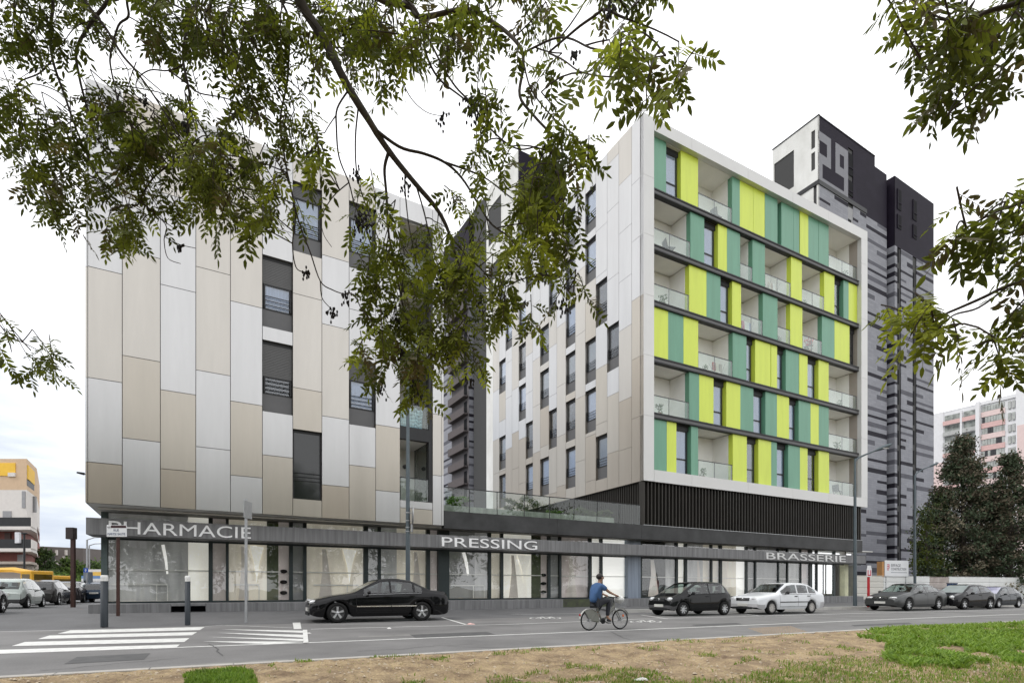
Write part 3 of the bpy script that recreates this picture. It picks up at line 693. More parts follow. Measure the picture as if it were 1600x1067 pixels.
# mullions, dark piers
m = MB(); bars = [(158.7, 168.5), (325.8, 332.5), (352.7, 357.5), (451.7, 457.5), (473.7, 479), (568, 575), (590.7, 595), (666, 671.6), (684, 701), (762.7, 767), (782, 786), (856, 859.6), (873.5, 876.7), (920, 924), (937.6, 941),
        (1000, 1002.5), (1055.5, 1058.7), (1070, 1073), (1110, 1112.5), (1124, 1127.5), (1165, 1167.5), (1178.5, 1181), (1215, 1216.5), (1229, 1231), (1250, 1251.5), (1264, 1268.5), (1275, 1277), (1302, 1304.5)]
for a, c in bars: m.box(FP, FP.U(a, GW), FP.U(c, GW), GW - .05 if c - a < 8 else GW - .1, GW + .12, .575, 3.93)
m.box(FP, ucol, ug1, GW - .02, GW + .06, 3.58, 3.66); m.box(FP, ucol, ug1, GW - .02, GW + .06, 2.93, 2.998)
m.box(FP, ucol, FP.U(1302, GW), GW - .03, GW + .06, .575, .64); m.box(FP, ucol, ug1, GW - .02, GW + .06, 3.92, 3.95)
m.build('mullions', M('dark mullion', (.028, .04, .042), .4, .2, var=.1), pod)
gcol = M('teal grey pier', (.09, .12, .12), .5, .1, var=.15)
m = MB(); m.box(FP, FP.U(158.7, GW), FP.U(168.5, GW), GW - .12, GW + .4, .575, 3.93); m.build('corner_column', gcol, pod)
# panes
m_ = None
ed = [168.5] + [x for b_ in bars[1:] for x in b_] + [1345]
for a, c in zip(ed[::2], ed[1::2]):
    if c - a < 2.4 or a > 1300: continue
    q = MB(); q.box(FP, FP.U(a, GW), FP.U(c, GW), GW, GW + .012, .64, 2.93); q.box(FP, FP.U(a, GW), FP.U(c, GW), GW, GW + .012, 3.66, 3.92); q.build('shop_window', glasss, pod)
# boards and screens standing just behind the glass
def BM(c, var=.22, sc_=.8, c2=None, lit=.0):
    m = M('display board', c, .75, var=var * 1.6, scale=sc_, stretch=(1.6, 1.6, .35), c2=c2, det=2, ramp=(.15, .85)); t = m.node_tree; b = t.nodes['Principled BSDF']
    t.links.new(b.inputs['Base Color'].links[0].from_socket, b.inputs['Emission Color']); b.inputs['Emission Strength'].default_value = lit; return m  # a glow in the board's own colour, added to brighten it
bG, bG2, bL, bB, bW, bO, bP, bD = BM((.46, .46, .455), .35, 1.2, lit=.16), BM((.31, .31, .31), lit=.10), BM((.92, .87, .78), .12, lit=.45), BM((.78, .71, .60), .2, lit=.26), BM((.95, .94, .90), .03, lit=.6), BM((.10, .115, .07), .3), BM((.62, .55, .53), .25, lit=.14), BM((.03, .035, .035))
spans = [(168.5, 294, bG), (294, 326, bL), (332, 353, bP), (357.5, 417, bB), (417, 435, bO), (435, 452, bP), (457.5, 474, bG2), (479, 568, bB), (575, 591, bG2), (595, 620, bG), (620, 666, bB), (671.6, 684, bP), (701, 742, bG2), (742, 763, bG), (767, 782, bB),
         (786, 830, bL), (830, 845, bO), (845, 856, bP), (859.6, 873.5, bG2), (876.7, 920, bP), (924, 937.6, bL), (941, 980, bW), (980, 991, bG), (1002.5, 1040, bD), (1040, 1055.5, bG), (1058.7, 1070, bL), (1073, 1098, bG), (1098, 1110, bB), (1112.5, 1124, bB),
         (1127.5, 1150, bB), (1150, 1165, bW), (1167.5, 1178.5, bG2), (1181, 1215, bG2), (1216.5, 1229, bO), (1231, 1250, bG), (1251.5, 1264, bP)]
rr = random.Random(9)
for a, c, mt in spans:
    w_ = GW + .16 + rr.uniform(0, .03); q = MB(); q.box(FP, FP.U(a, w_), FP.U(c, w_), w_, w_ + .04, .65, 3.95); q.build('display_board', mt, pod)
# curved cut-outs and panels hung on the boards (blurred display graphics)
m = MB(); w_ = GW + .12
def shape(px, z, pts, mb, mi=0):
    mb.add([FP.P(FP.U(px + x, w_), w_, z + y) for x, y in pts], [tuple(range(len(pts)))], mi)
arch = lambda wpx, h: [(-wpx, -h), (wpx, -h), (wpx, h * .55)] + [(wpx * math.cos(t), h * .55 + h * .45 * math.sin(t)) for t in (.4, .8, 1.2, 1.57, 1.95, 2.35, 2.75)] + [(-wpx, h * .55)]
for cx, wpx in ((378, 7), (505, 9), (648, 7), (800, 6), (890, 7), (1018, 7), (1090, 4)): shape(cx, 1.75, [(-wpx * .2, 1.1), (wpx * .5, 1.1), (wpx * 1.1, .1), (wpx * 1.6, -1.08), (-wpx * .8, -1.08), (-wpx * .1, .2)], m, 0)
for cx, z in ((258, 2.2), (728, 2.3)): shape(cx, z, [(-6, .6), (-1, .62), (3, .1), (5, -.5), (2, -.52), (-1, .0)], m, 1)
for cx in (400, 545, 818): shape(cx, 2.05, [(-10, .85), (12, .8), (6, .2), (1, -.7), (-3, .1)], m, 2)
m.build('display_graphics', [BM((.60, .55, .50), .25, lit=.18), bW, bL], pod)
# pale rails and low frames behind the glass
m = MB(); w_ = GW + .09
m.box(FP, FP.U(169, w_), FP.U(1262, w_), w_, w_ + .02, 1.80, 1.85)
for a, c in ((170, 262), (365, 405), (490, 560), (703, 757), (1059, 1110)):
    m.box(FP, FP.U(a, w_), FP.U(c, w_), w_, w_ + .02, 1.25, 1.31)
    for x in (c - 18, c - 1): m.box(FP, FP.U(x, w_), FP.U(x + 1.6, w_), w_ + .003, w_ + .018, .65, 1.25)
m.build('display_rail', soffit, pod)
m = MB()
for cx in (443, 849):
    for z in (.95, 1.4, 1.85): c = FP.P(FP.U(cx, w_), w_ - .02, z); m.ell(c, (.16, .05, .085))
m.build('oval_props', darkroom, pod)
# bluish entrance column, lit entrance at the brasserie end
m = MB(); m.box(FP, FP.U(981, GW - .2), FP.U(1001, GW - .2), GW - .2, GW + .1, .3, 3.93); m.build('entrance_pier', M('blue grey pier', (.22, .26, .32), .3, .2, var=.35, scale=1.2, stretch=(5, 5, .2)), pod)
lit_ = EMIT('lit white interior', (.97, .98, 1.0), 1.25)
q = MB(); w_ = GW + .5
for a, c in ((1268.5, 1275), (1277, 1301)): q.box(FP, FP.U(a, w_), FP.U(c, w_), w_, w_ + .02, .75, 2.93); q.box(FP, FP.U(a, w_), FP.U(c, w_), w_, w_ + .02, 3.6, 3.86)
q.box(FP, FP.U(1306, w_), FP.U(1330, w_), w_, w_ + .02, 3.6, 3.86); q.build('lit_interior', lit_, pod)
q = MB(); q.box(FP, FP.U(1304.5, GW), FP.U(1318, GW), GW + .6, GW + .7, .4, 2.93); q.build('entrance_door', darkroom, pod)
q = MB(); q.box(FP, FP.U(1318, GW), FP.U(1323.5, GW), GW - .1, GW + .3, .4, 2.98); q.build('cream_column', M('cream column', (.62, .62, .42), .6, var=.15), pod)
q = MB(); q.box(FP, FP.U(1323.5, GW), FP.U(1345, GW), GW + .3, GW + .5, .4, 2.93); q.build('end_screen', M('dark olive screen', (.07, .07, .045), .5, var=.4, scale=2), pod)
for x in (1286, 1290): 
    q = MB(); q.box(FP, FP.U(x, GW), FP.U(x + 1.3, GW), GW, GW + .05, .6, 2.93); q.build('door_stile', charcoal, pod)
# side return wall of the shops at the left and the far end
m = MB(); m.box(FP, uc1 - .4, uc1 - .25, 1.3, 9, .1, 3.93); m.build('end_wall', concrete, pod)
# shop names
lettr = M('white letters', (.96, .96, .96), .4, var=.01)
text_mesh('lettering', 'PHARMACIE', lettr, pod, FP, FP.U(170), FP.U(392), -.005, 3.06, 3.50, .03)
text_mesh('lettering', 'PRESSING', lettr, pod, FP, FP.U(690), FP.U(839), -.005, 3.06, 3.49, .03)
text_mesh('lettering', 'BRASSERIE', M('grey white letters', (.72, .72, .71), .45), pod, FP, FP.U(1197), FP.U(1321), -.005, 3.05, 3.50, .03)

# terrace plants
def bush(name, label, c, rx, ry, rz, n, ls, mat, cat='shrub', seed=1, group=None, stem=True, parent=None, spiky=0):
    r_ = np.random.default_rng(seed)
    t = thing(name, label, cat, tuple(c), group)
    k = max(5, n // 60); cc = r_.normal(size=(k, 3)); cc /= np.linalg.norm(cc, axis=1)[:, None]; cc *= (r_.uniform(.35, .85, k) ** .6)[:, None]
    idx_ = r_.integers(0, k, n); P = cc[idx_] + r_.normal(size=(n, 3)) * .17
    P = P * np.array([rx, ry, rz]) + np.array([c[0], c[1], c[2] + rz])
    d = r_.normal(size=(n, 3)); d[:, 2] += .5 * spiky; d /= np.linalg.norm(d, axis=1)[:, None]; e_ = np.cross(d, r_.normal(size=(n, 3))); e_ /= np.linalg.norm(e_, axis=1)[:, None]
    s_ = ls * r_.uniform(.6, 1.4, n)[:, None]; d *= s_; e_ *= s_ * .42
    V = np.stack([P - d, P - e_ * .9 + d * .1, P + d, P + e_ * .9 + d * .1], 1).reshape(-1, 3); F = np.arange(4 * n).reshape(-1, 4)
    npmesh('foliage', V, F, mat, t, r_.integers(0, len(mat) if isinstance(mat, list) else 1, n))
    if stem:
        b = MB(); b.tube([c, (c[0], c[1], c[2] + rz)], .02 * max(1, rz), 6); b.build('stem', bark, t)
    return t
bark = M('bark', (.085, .07, .055), .9, c2=(.04, .034, .028), scale=6, bump=.004)
tg = [M('terrace green', (.12, .24, .04), .7, var=.35, scale=5, tr=.25), M('terrace olive', (.10, .13, .06), .7, var=.3, scale=5, tr=.2)]
def tp(px, w=.6): return FP.P(FP.U(px, w), w, 5.0)
bush('terrace_shrub', 'bright green shrub in the planter at the left end of the terrace', tp(714), .62, .35, .26, 900, .06, [tg[0]], seed=2)
bush('terrace_shrub', 'tall loose shrub in the planter under the pale side wall', tp(824), .55, .4, .42, 800, .06, [tg[1]], seed=3)
bush('terrace_shrub', 'thin grey green grass like plant beside the tall loose shrub', tp(797), .5, .35, .3, 420, .06, [tg[1]], seed=4)
bush('terrace_shrub', 'dark low shrub in front of the louvres, left one of two', tp(912), .75, .35, .28, 900, .07, [tg[1]], seed=5)
bush('terrace_shrub', 'dark low shrub in front of the louvres, right one of two', tp(944), .6, .35, .22, 700, .07, [tg[1]], seed=6)
bush('terrace_shrub', 'small tuft with bright tips between the tall loose shrub and the dark shrubs', tp(868), .5, .3, .14, 500, .05, tg, seed=7)

# ------------------------------------------------------------------ the left building
LA = math.atan2(860, 1440); LF = fr_at(133, 18.4, LA); LL = (LF.o.x, LF.o.y, 0)
lb = thing('apartment_building', 'apartment block clad in tall silver and beige panels, standing over the pharmacy', 'building', LL)
LZB, LZT = 4.0, 18.2
lc = [131.8, 137, 191, 250.5, 306, 360, 410, 457.5, 503, 545.5, 587, 625, 676, 690, 693.3]; lu = [LF.U(x) for x in lc]; lu[0] = 0
lend = lu[-1]
Zl = lambda i, y: LF.Z(lc[i], y)
zones = [(14.48, 17.25), (11.22, 13.99), (7.95, 10.71), (4.68, 7.44)]
# per column: seams (photo y at the column's left edge, from the top), tones from the top
S_, C_, I_, B_ = 0, 1, 2, 3
cl = {0: ([415.7, 589.3, 721.2], [S_, I_, S_, B_]), 1: ([260, 415.7, 589.3, 721.2], [S_, S_, I_, S_, B_]), 2: ([240, 389, 554.8, 683.7], [C_, S_, I_, C_, S_]), 3: ([300, 443.9, 608.4, 731.7], [I_, S_, S_, C_, B_]),
      4: ([270, 416, 577.7, 697.2], [S_, I_, I_, S_, S_]), 5: ([320, 469.7, 626, 741.8], [I_, I_, S_, C_, S_]), 6: ([350, 710], [S_, S_, C_]), 7: ([250, 457.6, 604.7], [I_, I_, I_, C_]),
      8: ([397.6, 505.3, 649.3, 756.8], [I_, S_, I_, S_, B_]), 9: ([330, 482, 726], [I_, S_, S_, C_]), 10: ([663, 765.5, 480], [S_, S_, C_, S_]), 11: ([792.5], [S_, C_]), 12: ([646, 741.9, 450], [S_, S_, I_, S_]), 13: ([646, 741.9], [S_, I_, S_])}
bays = {6: [1, 2], 7: [0, 3], 9: [0, 2]}
m = MB()
for i in range(14):
    ys, tn = cl[i]; seams = sorted([Zl(i, y) for y in ys], reverse=True)
    sp = [zones[k] for k in bays.get(i, [])]
    if i == 11: sp = [(4.98, 17.35)]
    def tone(zz, seams=seams, tn=tn): return tn[min(len(tn) - 1, sum(zz < s for s in seams))]
    clad(LF, lu[i], lu[i + 1], sp, LZB, LZT, seams, tone, m, g=.010 if i not in (0, 13) else .006)
m.build('cladding', PM, lb)
D0 = 14
m = MB(); m.box(LF, .05, lu[11], .205, D0, LZB + .02, LZT - .4); m.box(LF, lu[11], lu[12], 2.0, D0, LZB + .02, LZT - .4); m.box(LF, lu[12], lend - .02, .205, D0, LZB + .02, LZT - .4); m.build('wall', core, lb)
m = MB(); m.box(LF, .03, lend - .03, .21, D0 - .02, LZB - .0, LZB + .012); m.build('overhang_soffit', soffit, lb)
m = MB(); m.box(LF, -.0, .04, .2, D0, LZB, LZT); m.box(LF, lend - .03, lend, .2, D0, LZB, LZT); m.build('end_cladding', P_SIL, lb)
def lbay(i, k, openf, cur, shut=True):
    z0, z1 = zones[k]; u0, u1 = lu[i] + .02, lu[i + 1] - .02; zs = z0 + .72
    q = MB(); q.box(LF, u0, u1, .14, .2, z0, zs); sp = q.build('spandrel', grey_sp, lb)
    q = MB(); q.box(LF, u0, u1, .12, .2, z1 - .12, z1); q.build('lintel', charcoal, lb)
    zt = zs + (z1 - .12 - zs) * openf
    f = window(LF, u0 + .04, u1 - .04, zs, zt, .13, lb, cur=cur, rails=3, split=False, blind=darkroom)
    if openf < .98:
        q = MB(); z = zt; 
        while z < z1 - .13: q.box(LF, u0, u1, .125 + .012 * 0, .15, z, z + .045); q.box(LF, u0, u1, .14, .16, z + .045, z + .062); z += .062
        q.build('roller_shutter', shutter, f)
lbay(6, 1, .52, True); lbay(6, 2, .36, False); lbay(7, 0, .78, True); lbay(9, 0, .75, True); lbay(9, 2, .62, True)
z0, z1 = zones[3]; u0, u1 = lu[7] + .02, lu[8] - .02
q = MB(); q.box(LF, u0, u1, .12, .2, z1 - .1, z1); q.box(LF, u0, u0 + .05, .14, .2, z0, z1 - .1); q.box(LF, u1 - .05, u1, .14, .2, z0, z1 - .1); f = q.build('window', charcoal, lb)
q = MB(); q.box(LF, u0 + .05, u1 - .05, .15, .16, z0, z1 - .1); q.build('pane', M('dark glass', (.02, .022, .022), .06, spec=.7), f)
q = MB()
for k in range(3): q.box(LF, u0, u1, .09, .11, z0 + .75 + k * .15, z0 + .77 + k * .15)
q.build('guard_rail', charcoal, f)
# loggias of column 11
u0, u1 = lu[11], lu[12]; D = 1.95
ul = LF.U(625, 0); 
zfl = [4.98, 8.24, 11.5, 14.76, 17.35]
for k in range(4):
    a, b_ = zfl[k], zfl[k + 1] - (.55 if k < 3 else 0)
    q = MB(); q.box(LF, u0 + .01, u1 - .01, D, D + .04, a, b_, 0); q.box(LF, u0, u0 + .04, .21, D, a, b_, 0); q.box(LF, u0 + .04, u1 - .18, .26, D, b_ - .012, b_ + .04, 0)
    q.box(LF, u1 - .17, u1 - .01, .03, .2, a, b_, 1); q.box(LF, u1 - .14, u1 - .01, .22, .36, a, b_, 1); q.box(LF, u1 - .12, u1 - .01, D - .2, D, a, b_, 1)
    lg = q.build('loggia', [balwhite, charcoal], lb)
    if k < 3:
        q = MB(); q.box(LF, u0 + .01, u1 - .01, .03, .26, b_, zfl[k + 1]); q.box(LF, u0 + .01, u1 - .01, .27, D, b_ + .045, zfl[k + 1] - .01); q.build('slab', charcoal, lg)
    q = MB(); q.box(LF, u0 + .05, u0 + .45, D - .06, D - .002, a, a + 2.2); q.build('door', darkroom, lg)
    q = MB(); q.box(LF, u1 - .155, u1 - .145, .4, D - .2, a, b_); q.build('wind_screen', glassb, lg)
    balustrade(LF, u0 + .02, u1 - .18, .06, a, 1.0, lg, [u0 + .04, u1 - .2])
q = MB(); q.lathe([(0, 0), (.1, 0), (.1, .06), (0, .1)], LF.P(lu[11] + .9, D - .02, 6.9), -Vector((LF.n.x, LF.n.y, 0)), 10); q.build('wall_lamp', grey_sp, lb)
def tarp(fr, u0, u1, w, z0, z1, label, c):
    q = MB(); n = 16
    for i in range(n):
        for j in range(6):
            f_ = lambda a, b_: fr.P(u0 + (u1 - u0) * a / n, w + .12 * noise.noise(Vector((a * .7, b_ * .9, 3))), z0 + (z1 - z0) * b_ / 6 + .1 * noise.noise(Vector((a * .5, 0, 1))))
            q.quad(f_(i, j), f_(i + 1, j), f_(i + 1, j + 1), f_(i, j + 1), 0, True)
    o = q.build('plastic_sheet', c, None); tag(o, label, 'sheet'); s_ = o.modifiers.new('t', 'SOLIDIFY'); s_.thickness = .01
tarp(LF, lu[11] + .15, lu[12] - .3, .45, 8.27, 9.2, 'crumpled pale blue plastic sheet behind the balcony glass near the lamp post', M('blue white plastic', (.62, .74, .78), .4, c2=(.25, .48, .60), scale=1.6))
# little roof lamp arm showing past the left edge
m = MB(); lt = thing('wall_lamp', 'small dark wall lamp sticking out past the left edge of the silver and beige block', 'lamp', LL)
p0 = LF.P(0, 1.5, 5.0); k = LF.Z(131, 741, 1.5)
m.tube([LF.P(.05, 1.5, k), LF.P(-.25, 1.5, k + .02)], .02, 6); m.build('arm', charcoal, lt)
m = MB(); m.tube([LF.P(-.2, 1.5, k + .02), LF.P(-.42, 1.5, k + .05)], [.05, .03], 8); m.build('head', charcoal, lt)
# ------------------------------------------------------------------ the dark striped tower with the painted 29
TA = math.atan2(860, 1491)
t_l = TILE('light grey tile', (.32, .325, .36), TA, 1.2, .3); t_m = TILE('mid grey tile', (.13, .13, .152), TA, 1.2, .3); t_d = TILE('dark tile', (.030, .028, .038), TA, 1.2, .3)
t_top = TILE('violet black render', (.019, .015, .026), TA, 2.4, .8, mortar=.85); t_num = M('painted grey', (.20, .20, .225), .6, var=.06)
t_wh = M('weathered white concrete', (.86, .86, .84), .8, c2=(.66, .66, .63), scale=.5, stretch=(1, 1, .5), det=9)
STR = [t_l, t_m, t_d]
def striped(mb, fr, u0, u1, w, z0, z1, seed, th=.06, dens=1.0, period=2.8):
    """courses of tile in three greys: one face mesh, each course a thin slab"""
    r_ = random.Random(seed); z = z0
    pat = []
    for f in range(7):
        x = 0
        while x < period - .2:
            bar = bool(pat) and pat[-1][1] == 0
            h = r_.choice([.35, .5, .62]) if bar else r_.choice([.6, .9, 1.2, 1.5]); h = min(h, period - x)
            pat.append((h, (1 if r_.random() < .45 else 2) if bar else 0, r_.random())); x += h
    i = 0
    while z < z1 - .05:
        h, k, q = pat[i % len(pat)]; i += 1; h = min(h, z1 - z)
        if k == 0 or q > .5 or u1 - u0 < 3: mb.box(fr, u0, u1, w, w + th, z, z + h, k)
        else:
            c = u0 + (u1 - u0) * (.35 + .4 * q)
            a_, b_ = (k, 0) if q < .3 else (0, k)
            mb.box(fr, u0, c, w, w + th, z, z + h, a_); mb.box(fr, c, u1, w, w + th, z, z + h, b_)
        z += h
TF = fr_at(1279, 67.7, TA); TS = Fr(TF.o.x, TF.o.y, TA, swap=True); TL = (TF.o.x, TF.o.y, 0)
tw = thing('tower_block', 'tall grey striped tower with a violet black top and a big painted number 29', 'tower block', TL)
U = TF.U; zt = 59.3; zd = 51.4
uA, uB, uC, uD, uG = U(1353.5), U(1367), U(1385.5), U(1393.5), U(1451)
m = MB(); m.box(TF, .1, uB, .1, TS.U(1207), 0, zt - .15); m.box(TF, uB, uC, .1, 20, 0, 57.9); m.box(TF, uC, U(1398, -.65), .75, 20, 0, 57.0); m.box(TF, U(1398, -.65) + .05, uG - .05, -.55, 20, 0, 57.6); m.build('wall', core, tw)
# front of block one
cols = [(0, U(1325)), (U(1325), U(1333)), (U(1333), uA)]
m = MB()
m.box(TF, 0, cols[0][1], 0, .09, zd, zt); m.box(TF, cols[1][0], cols[1][1], 0, .09, 58.0, zt); m.box(TF, cols[1][0], cols[1][1], 0, .09, zd - .1, 51.8)
m.box(TF, cols[2][0], uB, 0, .09, zd, zt); m.box(TF, uB, uC, 0, .09, 50.6, 58.0); m.box(TF, uA, uB, 0, .09, 50.6, zd)
m.box(TF, uC, U(1396), .7, .74, 49.8, 57.2)
u8 = U(1398, -.65); zq = 57.75
m.box(TF, u8, uG, -.65, -.56, 48.2, zq)
m.box(TS, -.65, .7, u8, u8 + .06, 48.2, zq)
m.build('dark_top', t_top, tw)
m = MB(); m.box(TF, U(1396) - .3, u8 - .01, .75, .9, 57.1, 57.9); m.build('white_parapet', t_wh, tw)
m = MB(); m.box(TF, -.12, uA, -.1, .05, zd - .55, zd - .0, 0); m.box(TS, -.12, TS.U(1207), -.1, .05, zd - .5, zd, 0); m.build('cornice', charcoal, tw)
def winrow(name, u0, u1, w, spans):
    for a, b in spans:
        q = MB(); q.box(TF, u0, u1, w, w + .05, a, b); f = q.build('window', M('tower window', (.012, .012, .014), .2) if name else darkroom, tw)
        q = MB(); q.box(TF, u0, u0 + .12, w - .06, w - .005, a, b); q.box(TF, u0 + .12, u1, w - .06, w - .005, (a + b) / 2 - .5, (a + b) / 2 - .4); q.build('frame', t_top, f)
# painted number
m = MB(); X = [U(x) for x in (1278.6, 1285, 1292, 1298.2, 1305.2, 1312, 1318.6, 1325)]; X[0] = 0
def nb(a, b, z0, z1): m.box(TF, X[a], X[b], -.02, -.001, z0, z1)
nb(0, 3, 56.35, 57.45); nb(2, 3, 54.75, 56.35); nb(0, 3, 53.65, 54.75); nb(0, 1, 51.9, 53.65); nb(0, 7, 51.0, 51.9)
nb(4, 7, 56.35, 57.45); nb(4, 5, 54.75, 56.35); nb(6, 7, 51.9, 56.35); nb(4, 6, 53.65, 54.75)
m.build('painted_number', t_num, tw)
# lower striped front
m = MB()
striped(m, TF, 0, cols[0][1], 0, 0, zd - .55, 3); striped(m, TF, cols[2][0], uA, 0, 0, zd - .55, 3); striped(m, TF, uA, uC, 0, 0, 50.6, 4)
striped(m, TF, u8, U(1401.8, -.65), -.65, 0, 48.2, 6); striped(m, TF, U(1408, -.65), U(1426, -.65), -.65, 0, 48.2, 7); striped(m, TF, U(1432, -.65), uG, -.65, 0, 48.2, 8)
striped(m, TS, -.58, .7, u8, 0, 48.2, 6)
striped(m, TF, uC, U(1396), .7, 0, 49.8, 9)
m.build('striped_tiles', STR, tw)
# window slots, one per storey
t_slot = M('pale slot', (.30, .30, .31), .6)
k = 0; z = 1.6
for (u0, u1, w, top) in ((cols[1][0], cols[1][1], .05, zd - 1), (U(1386.6), U(1391.5), .62, 49.6), (U(1401.8, -.65), U(1408, -.65), -.52, 48.0), (U(1426, -.65), U(1432, -.65), -.52, 48.0)):
    z = 2.0 + 1.1 * (k % 3); k += 1
    q = MB(); q.box(TF, u0, u1, w - (.02 if k != 2 else 0), w + .02, 0, top); q.build('slot_back', t_slot, tw)
    while z < top - 1.8:
        q = MB(); q.box(TF, u0 + .02, u0 + (u1 - u0) * (.62 if k != 2 else 1), w - .06, w - .022, z, z + 2.0); f = q.build('window', darkroom, tw); z += 2.8
for u0, u1, w in ((cols[1][0], cols[1][1], .02), (U(1386.6), U(1391.5), .64), (U(1401.8, -.65), U(1408, -.65), -.70), (U(1426, -.65), U(1432, -.65), -.70)):
    tt = {0: 57.6}.get(0); sh = -1.0 if w < 0 else 0
    winrow(None, u0, u1, w, [(54.6 + sh * 1.2, 57.4 + sh * 1.2), (52.0 + sh * 1.2, 53.9 + sh * 1.2)])
# white left face
ls = lambda x: TS.U(x)
m = MB(); e0, e1, e2, e3, eE = ls(1273.5), ls(1267.5), ls(1240.5), ls(1209.5), ls(1207)
m.box(TS, -.02, e0, 0, .09, zd, zt); m.box(TS, e1, e2, 0, .09, zd, zt); m.box(TS, e0, e1, 0, .09, 57.9, zt); m.box(TS, e0, e1, 0, .09, 55.2, 55.7); m.box(TS, e0, e1, 0, .09, zd, 53.0)
m.box(TS, e2, e3, 0, .09, 57.3, zt); m.box(TS, e2, e3, 0, .09, zd, 52.6); m.box(TS, e3, eE, 0, .09, zd, zt)
m.box(TS, -.02, ls(1276), 0, .09, 0, zd - .5); m.box(TS, ls(1271), eE, 0, .09, 0, zd - .5)
m.build('white_side', t_wh, tw)
m = MB(); m.box(TS, -.1, eE, -.08, .1, zt, zt + .12); m.box(TF, -.05, uB, -.06, .1, zt, zt + .1); m.build('coping', charcoal, tw)

# the second tower behind the gap
BF = fr_at(810, 74.8, TA); BS = Fr(BF.o.x, BF.o.y, TA, swap=True)
t2 = thing('tower_block', 'second striped tower seen in the gap between the two blocks, partly behind the leaves', 'tower block', (BF.o.x, BF.o.y, 0))
zt = 60.8; zd = 52.5
m = MB(); m.box(BF, .1, BF.U(884), .1, 14, 0, zt - .1); m.build('wall', core, t2)
m = MB(); m.box(BF, 0, BF.U(884), 0, .09, zd, zt); m.build('dark_top', t_top, t2)
m = MB(); striped(m, BF, 0, BF.U(884), 0, 0, zd, 21); m.build('striped_tiles', STR, t2)
bs = BS.U; m = MB(); m.box(BS, 0, bs(783), 0, .09, 0, zt); m.box(BS, bs(783), bs(763), 0, .09, 57.8, zt); m.box(BS, bs(783), bs(763), 0, .09, 49, 52.2); m.box(BS, bs(763), bs(760), 0, .09, 0, zt)
m.box(BS, bs(783), bs(763), 0, .09, 0, 44)
m.build('white_side', t_wh, t2)
WFm = fr_at(733, 87.5, TA); WS = Fr(WFm.o.x, WFm.o.y, TA, swap=True)
m = MB(); m.box(WFm, .1, WFm.U(790), .1, 16, 0, 60.4); m.box(WFm, 0, WFm.U(757), 0, .09, 50, 60.5); m.build('wing', [t_top], t2)
m = MB(); striped(m, WFm, 0, WFm.U(748.5), 0, 0, 50, 24); m.build('striped_tiles', STR, t2); m = MB(); striped(m, WS, ls(0) * 0 + WS.U(706), WS.U(693), 0, 0, 50, 25); m.build('striped_tiles', STR, t2)
m = MB(); m.box(WS, 0, WS.U(704), .05, .09, 0, 50); m.build('recess_wall', M('brown grey wall', (.11, .10, .105), .8), t2)
rcb = M('recess balcony', (.10, .085, .085), .8, var=.1)
z = 1.2
while z < 50:
    q = MB(); q.box(WS, .4, WS.U(706), -.75, .05, z - .22, z); q.box(WS, .4, WS.U(706), -.75, -.70, z, z + .95); q.build('balcony', rcb, t2)
    q = MB(); q.box(WS, .9, 2.0, .03, .048, z, z + 2.1); q.build('window', darkroom, t2)
    q = MB(); q.box(WFm, WFm.U(749.5), WFm.U(761), .0, .06, z - .2, z + .75); q.box(WFm, WFm.U(749.5), WFm.U(761), -.5, -.44, z - .1, z + .5); q.box(WFm, WFm.U(749.5), WFm.U(761), -.44, .0, z - .1, z); q.build('balcony', t_l, t2)
    q = MB(); q.box(WFm, WFm.U(751), WFm.U(760), .05, .09, z + .9, z + 2.4); q.build('window', M('tower window', (.03, .03, .035), .2), t2)
    z += 2.8

# ------------------------------------------------------------------ pink and white slab block at the right
PA = math.atan2(860, -488)            # its long front recedes to the left
PDp = 150; PFo = fr_at(1600, 128, PA)
PF = Fr(PFo.o.x, PFo.o.y, PA, swap=False)
def PU(x, w=0): return PF.U(x, w)
pk = thing('apartment_building', 'distant pink and white slab block with rows of balconies, behind the dark conifers', 'building', (PF.o.x, PF.o.y, 0))
class Flip:
    """same front, with w running away from the viewer"""
    sw = True
    def P(s, u, w, z): return PF.P(u, -w, z)
Q = Flip()
pw = M('pale render', (.80, .80, .82), .8, var=.04); pp = M('pink render', (.70, .47, .45), .8, var=.06); ppl = M('pale pink render', (.78, .62, .60), .8, var=.04)
pg = M('pale window', (.42, .44, .42), .3, var=.3, scale=.8); pdk = M('dark window', (.04, .04, .045), .3); pbal = M('balcony panel', (.46, .47, .46), .7, var=.15)
PT_ = 1.1 + (920 - 606.5) * 128 / 860; 
zP = lambda px, py: PF.Z(px, py)
ZP1 = zP(1532, 628)
m = MB(); m.box(Q, PU(1640), PU(1453), .25, 13, 0, ZP1 - .3); m.build('wall', pw, pk)
sects = {}
m = MB(); m.box(Q, PU(1474), PU(1440), 0, .24, 0, ZP1 - .2); m.build('end_panel', pw, pk)
m = MB(); m.box(Q, PU(1474), PU(1440), -.02, -.001, 0, zP(1474, 722)); m.build('pink_end_panel', ppl, pk)
m = MB(); m.box(Q, PU(1532.5), PU(1526.5), -.9, .24, 0, ZP1); m.build('pilaster', pw, pk)
m = MB(); m.box(Q, PU(1640), PU(1588), -.3, .24, 0, zP(1588, 607)); m.build('end_panel', pw, pk)
m = MB(); m.box(Q, PU(1640), PU(1590), -.32, -.301, 0, zP(1600, 663)); m.build('pink_end_panel', ppl, pk)
m = MB(); m.box(Q, PU(1526), PU(1474), -.05, .24, zP(1500, 636), ZP1 - .1); m.box(Q, PU(1588), PU(1532.5), -.05, .24, zP(1555, 628) + .0, ZP1); m.build('parapet', pw, pk)
ztop = zP(1550, 631); FHp = 2.75; nf = int(ztop / FHp)
